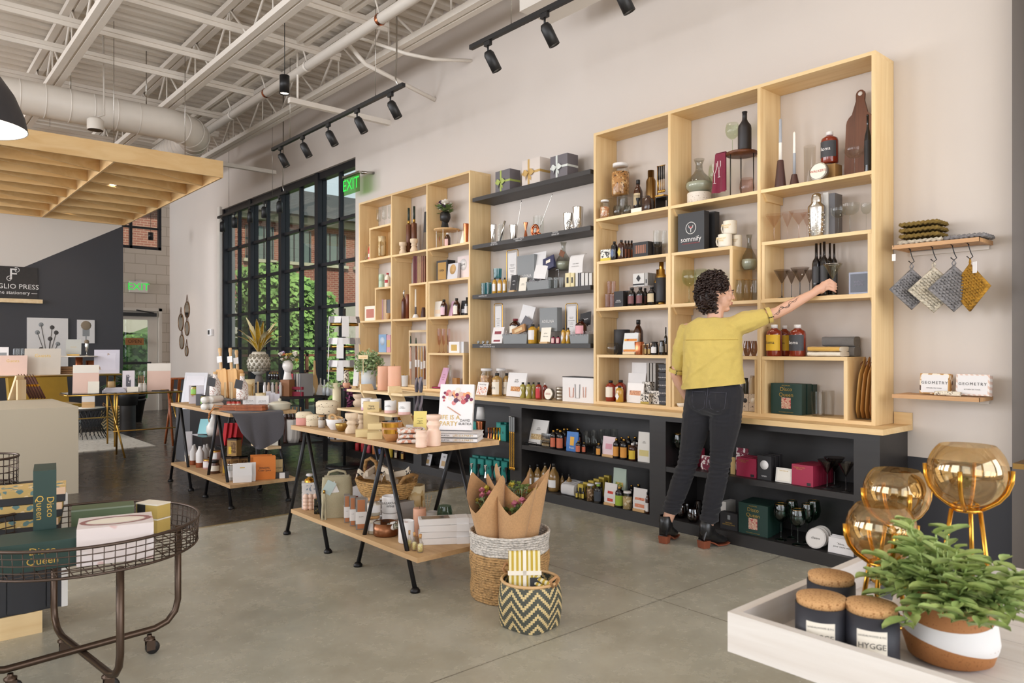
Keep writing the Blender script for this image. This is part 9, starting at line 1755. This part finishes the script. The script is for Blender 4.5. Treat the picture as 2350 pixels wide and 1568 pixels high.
def fold(c):
 p=c+Vector((4.05,2.75,0));lo=max(0,min(1,(1.4-p.z)/.3));dgn=(p.y-2.69)*.8+(p.z-1.15)
 return.008*noise.noise((p.y*17+p.z*9,p.x*13,p.z*4))+.004*noise.noise(p*32)+.007*lo*sin((p.y*44+p.z*6+3*noise.noise(p*5)))*lo+.009*math.exp(-((dgn-.02)/.012)**2)*lo
bl,bvh=rem(g,'blouse',W,SHT,.006,5,fold)
import bmesh
bq=bmesh.new();bq.from_mesh(bl.data);bq.normal_update();bmesh.ops.bisect_plane(bq,geom=bq.verts[:]+bq.edges[:]+bq.faces[:],dist=1e-5,plane_co=cen(1.05),plane_no=(ax_*.12-Vector((0,0,1))).normalized(),clear_outer=True);bq.to_mesh(bl.data);bq.free()
def proj(nm,pts,r,mt,tree,par,off=.001,src=(-3,-1,0)):
 out=[]
 for p in pts:
  o_=p+Vector(src).normalized()*.5;h=tree.ray_cast(o_,p-o_)
  if h[0]is not None:out.append(h[0]-(p-o_).normalized()*off)
 if len(out)>1:mo(nm,G().tube(out,r,mt,n=5),par)
SEAM=mat('b0923a',.8)
proj('yoke_seam',[cen(1.345)+ax_*(.17*(k/14-.5)*2)for k in range(15)],.0022,SEAM,bvh,bl)
for cf,d_ in((cfR,elR-shR),(cfL,elL-shL)):
 t=d_.normalized();u=t.orthogonal().normalized();w_=t.cross(u);mo('sleeve_cuff',G().tube([cf+t*(.03+.012*q)for q in(0,1,2)],.051,SHT,n=20,cap=False),bl)
 b3=G()
 for k in range(3):
  o_=cf+t*(.034+.012*k)+Vector((-.5,-.2,-.2));b3.ball(cf+t*(.032+.012*k)+(Vector((-.8,-.5,-.35))-t*Vector((-.8,-.5,-.35)).dot(t)).normalized()*.053,.0055,BLK,8,sz=.6)
 mo('cuff_buttons',b3,bl)
g=G()
cap(g,[hipL+Vector((0,0,.05)),hipL.lerp(knL,.3),hipL.lerp(knL,.7),knL,knL.lerp(anL,.35),knL.lerp(anL,.72)],[.1,.098,.076,.064,.066,.056],JN,16);cap(g,[hipR+Vector((0,0,.05)),hipR.lerp(knR,.3),hipR.lerp(knR,.7),knR,knR.lerp(anR,.35),knR.lerp(anR,.8)],[.1,.098,.076,.064,.066,.055],JN,16)
cap(g,[V(4.045,2.735,1.03),V(4.05,2.645,1.03)],[.115,.115],JN,16);cap(g,[V(4.0,2.75,.955),V(4.0,2.63,.955)],[.088,.088],JN,16);cap(g,[V(4.035,2.73,1.08),V(4.04,2.65,1.08)],[.108,.108],JN,16)
def wr(c):p=c+Vector((4.05,2.75,0));k=math.exp(-((p.z-.53)/.1)**2)+.8*math.exp(-((p.z-.25)/.07)**2)+.5*math.exp(-((p.z-.86)/.05)**2);return.004*k*sin(p.z*190+4*noise.noise(p*9))+.002*noise.noise(p*18)
jn,jb=rem(g,'jeans',W,JN,.006,5,wr)
ST=mat('4a4852',.8)
for y,w_ in((2.745,.05),(2.615,.052)):proj('back_pocket',[V(4.0,y+a*w_,z)for a,z in((1,1.02),(.95,.96),(.8,.92),(0,.9),(-.8,.92),(-.95,.96),(-1,1.02),(-.5,1.02),(0,1.02),(.5,1.02),(1,1.02))],.0018,ST,jb,jn)
proj('centre_seam',[V(4.0,2.683,1.08-.02*k)for k in range(9)],.002,ST,jb,jn);proj('waist_seam',[V(4.0,2.58+.02*k,1.055)for k in range(12)],.002,ST,jb,jn)
for k_,a_,f in((knL,anL,.74),(knR,anR,.82)):c=k_.lerp(a_,f);mo('rolled_cuff',G().tube([c+Vector((0,0,.015)),c,c-Vector((0,0,.018))],[.059,.0615,.059],JN,n=20),jn)
for c,yaw,nm in((anL,R(16),0),(anR,R(-12),1)):
 b=em('ankle_boot',(c.x,c.y,.002));b.parent=W;b.rotation_euler=(0,0,yaw);bm=G();secs=[(-.05,.028,.06,.045),(-.035,.034,.16,.04),(0,.038,.17,.032),(.035,.036,.155,.022),(.06,.038,.1,.016),(.095,.042,.078,.012),(.13,.038,.062,.012),(.16,.026,.048,.014),(.174,.01,.03,.016)];n=14;v_=[]
 for x,w_,h_,z0 in secs:
  for k in range(n):a=2*pi*k/n;v_.append((x,w_*cos(a),z0+(h_-z0)*.5*(1+sin(a)*(1 if abs(sin(a))<.9 else 1))))
 bm.add(v_,[(j*n+i,j*n+(i+1)%n,(j+1)*n+(i+1)%n,(j+1)*n+i)for j in range(len(secs)-1)for i in range(n)]+[tuple(range(n)),tuple((len(secs)-1)*n+k for k in range(n-1,-1,-1))],LTH,True)
 bm.lathe([(.03,.06),(.042,.1),(.043,.175),(.038,.178),(.036,.12)],LTH,(-.005,0,0),18,sx=1.15);mo('boot_upper',bm,b);mo('heel_block',G().box((-.028,0,.024),(.05,.056,.048),HEELM,tap=1.18),b)
 mo('sole',G().prism([(-.03,.044),(.03,.026),(.07,.004),(.14,.002),(.172,.012),(.172,.018),(.14,.011),(.07,.013),(.03,.034),(-.03,.052)],-.034,.034,HEELM,ax=1),b)
TT=mat('3a3230',.8);d_=(wrR-elR).normalized();vw=Vector((-4.2,-2.4,-.2))
def tp(f,o_):return elR.lerp(wrR,f)+Vector((0,0,1)).cross(d_).cross(d_).normalized()*-o_
for nm,P_ in(('stem',[(-.1,-.004),(.1,.008),(.3,.006),(.5,.016),(.62,.02)]),('leaf',[(.05,.006),(.12,.018),(.2,.008)]),('leaf',[(.2,.006),(.28,-.008),(.36,.006)]),('leaf',[(.32,.006),(.38,.022),(.47,.014)]),('leaf',[(-.05,-.002),(-.02,-.014),(.08,.004)]),('leaf',[(.45,.012),(.5,.0),(.57,.017)]),('leaf',[(.12,.018),(.17,.02),(.2,.008)])):proj('tattoo_'+nm,[tp(a,b2)for(a0,b0),(a1,b1)in zip(P_,P_[1:])for a,b2 in[(a0+(a1-a0)*k/4,b0+(b1-b0)*k/4)for k in range(5)]]if len(P_)>3 else[tp(P_[0][0]*(1-k/8)**2+2*P_[1][0]*k/8*(1-k/8)+P_[2][0]*(k/8)**2,P_[0][1]*(1-k/8)**2+2*P_[1][1]*k/8*(1-k/8)*q+P_[2][1]*(k/8)**2)for q in(1.6,.5)for k in(range(9)if q>1 else range(8,-1,-1))],.0011,TT,bb,body,.0006,vw)
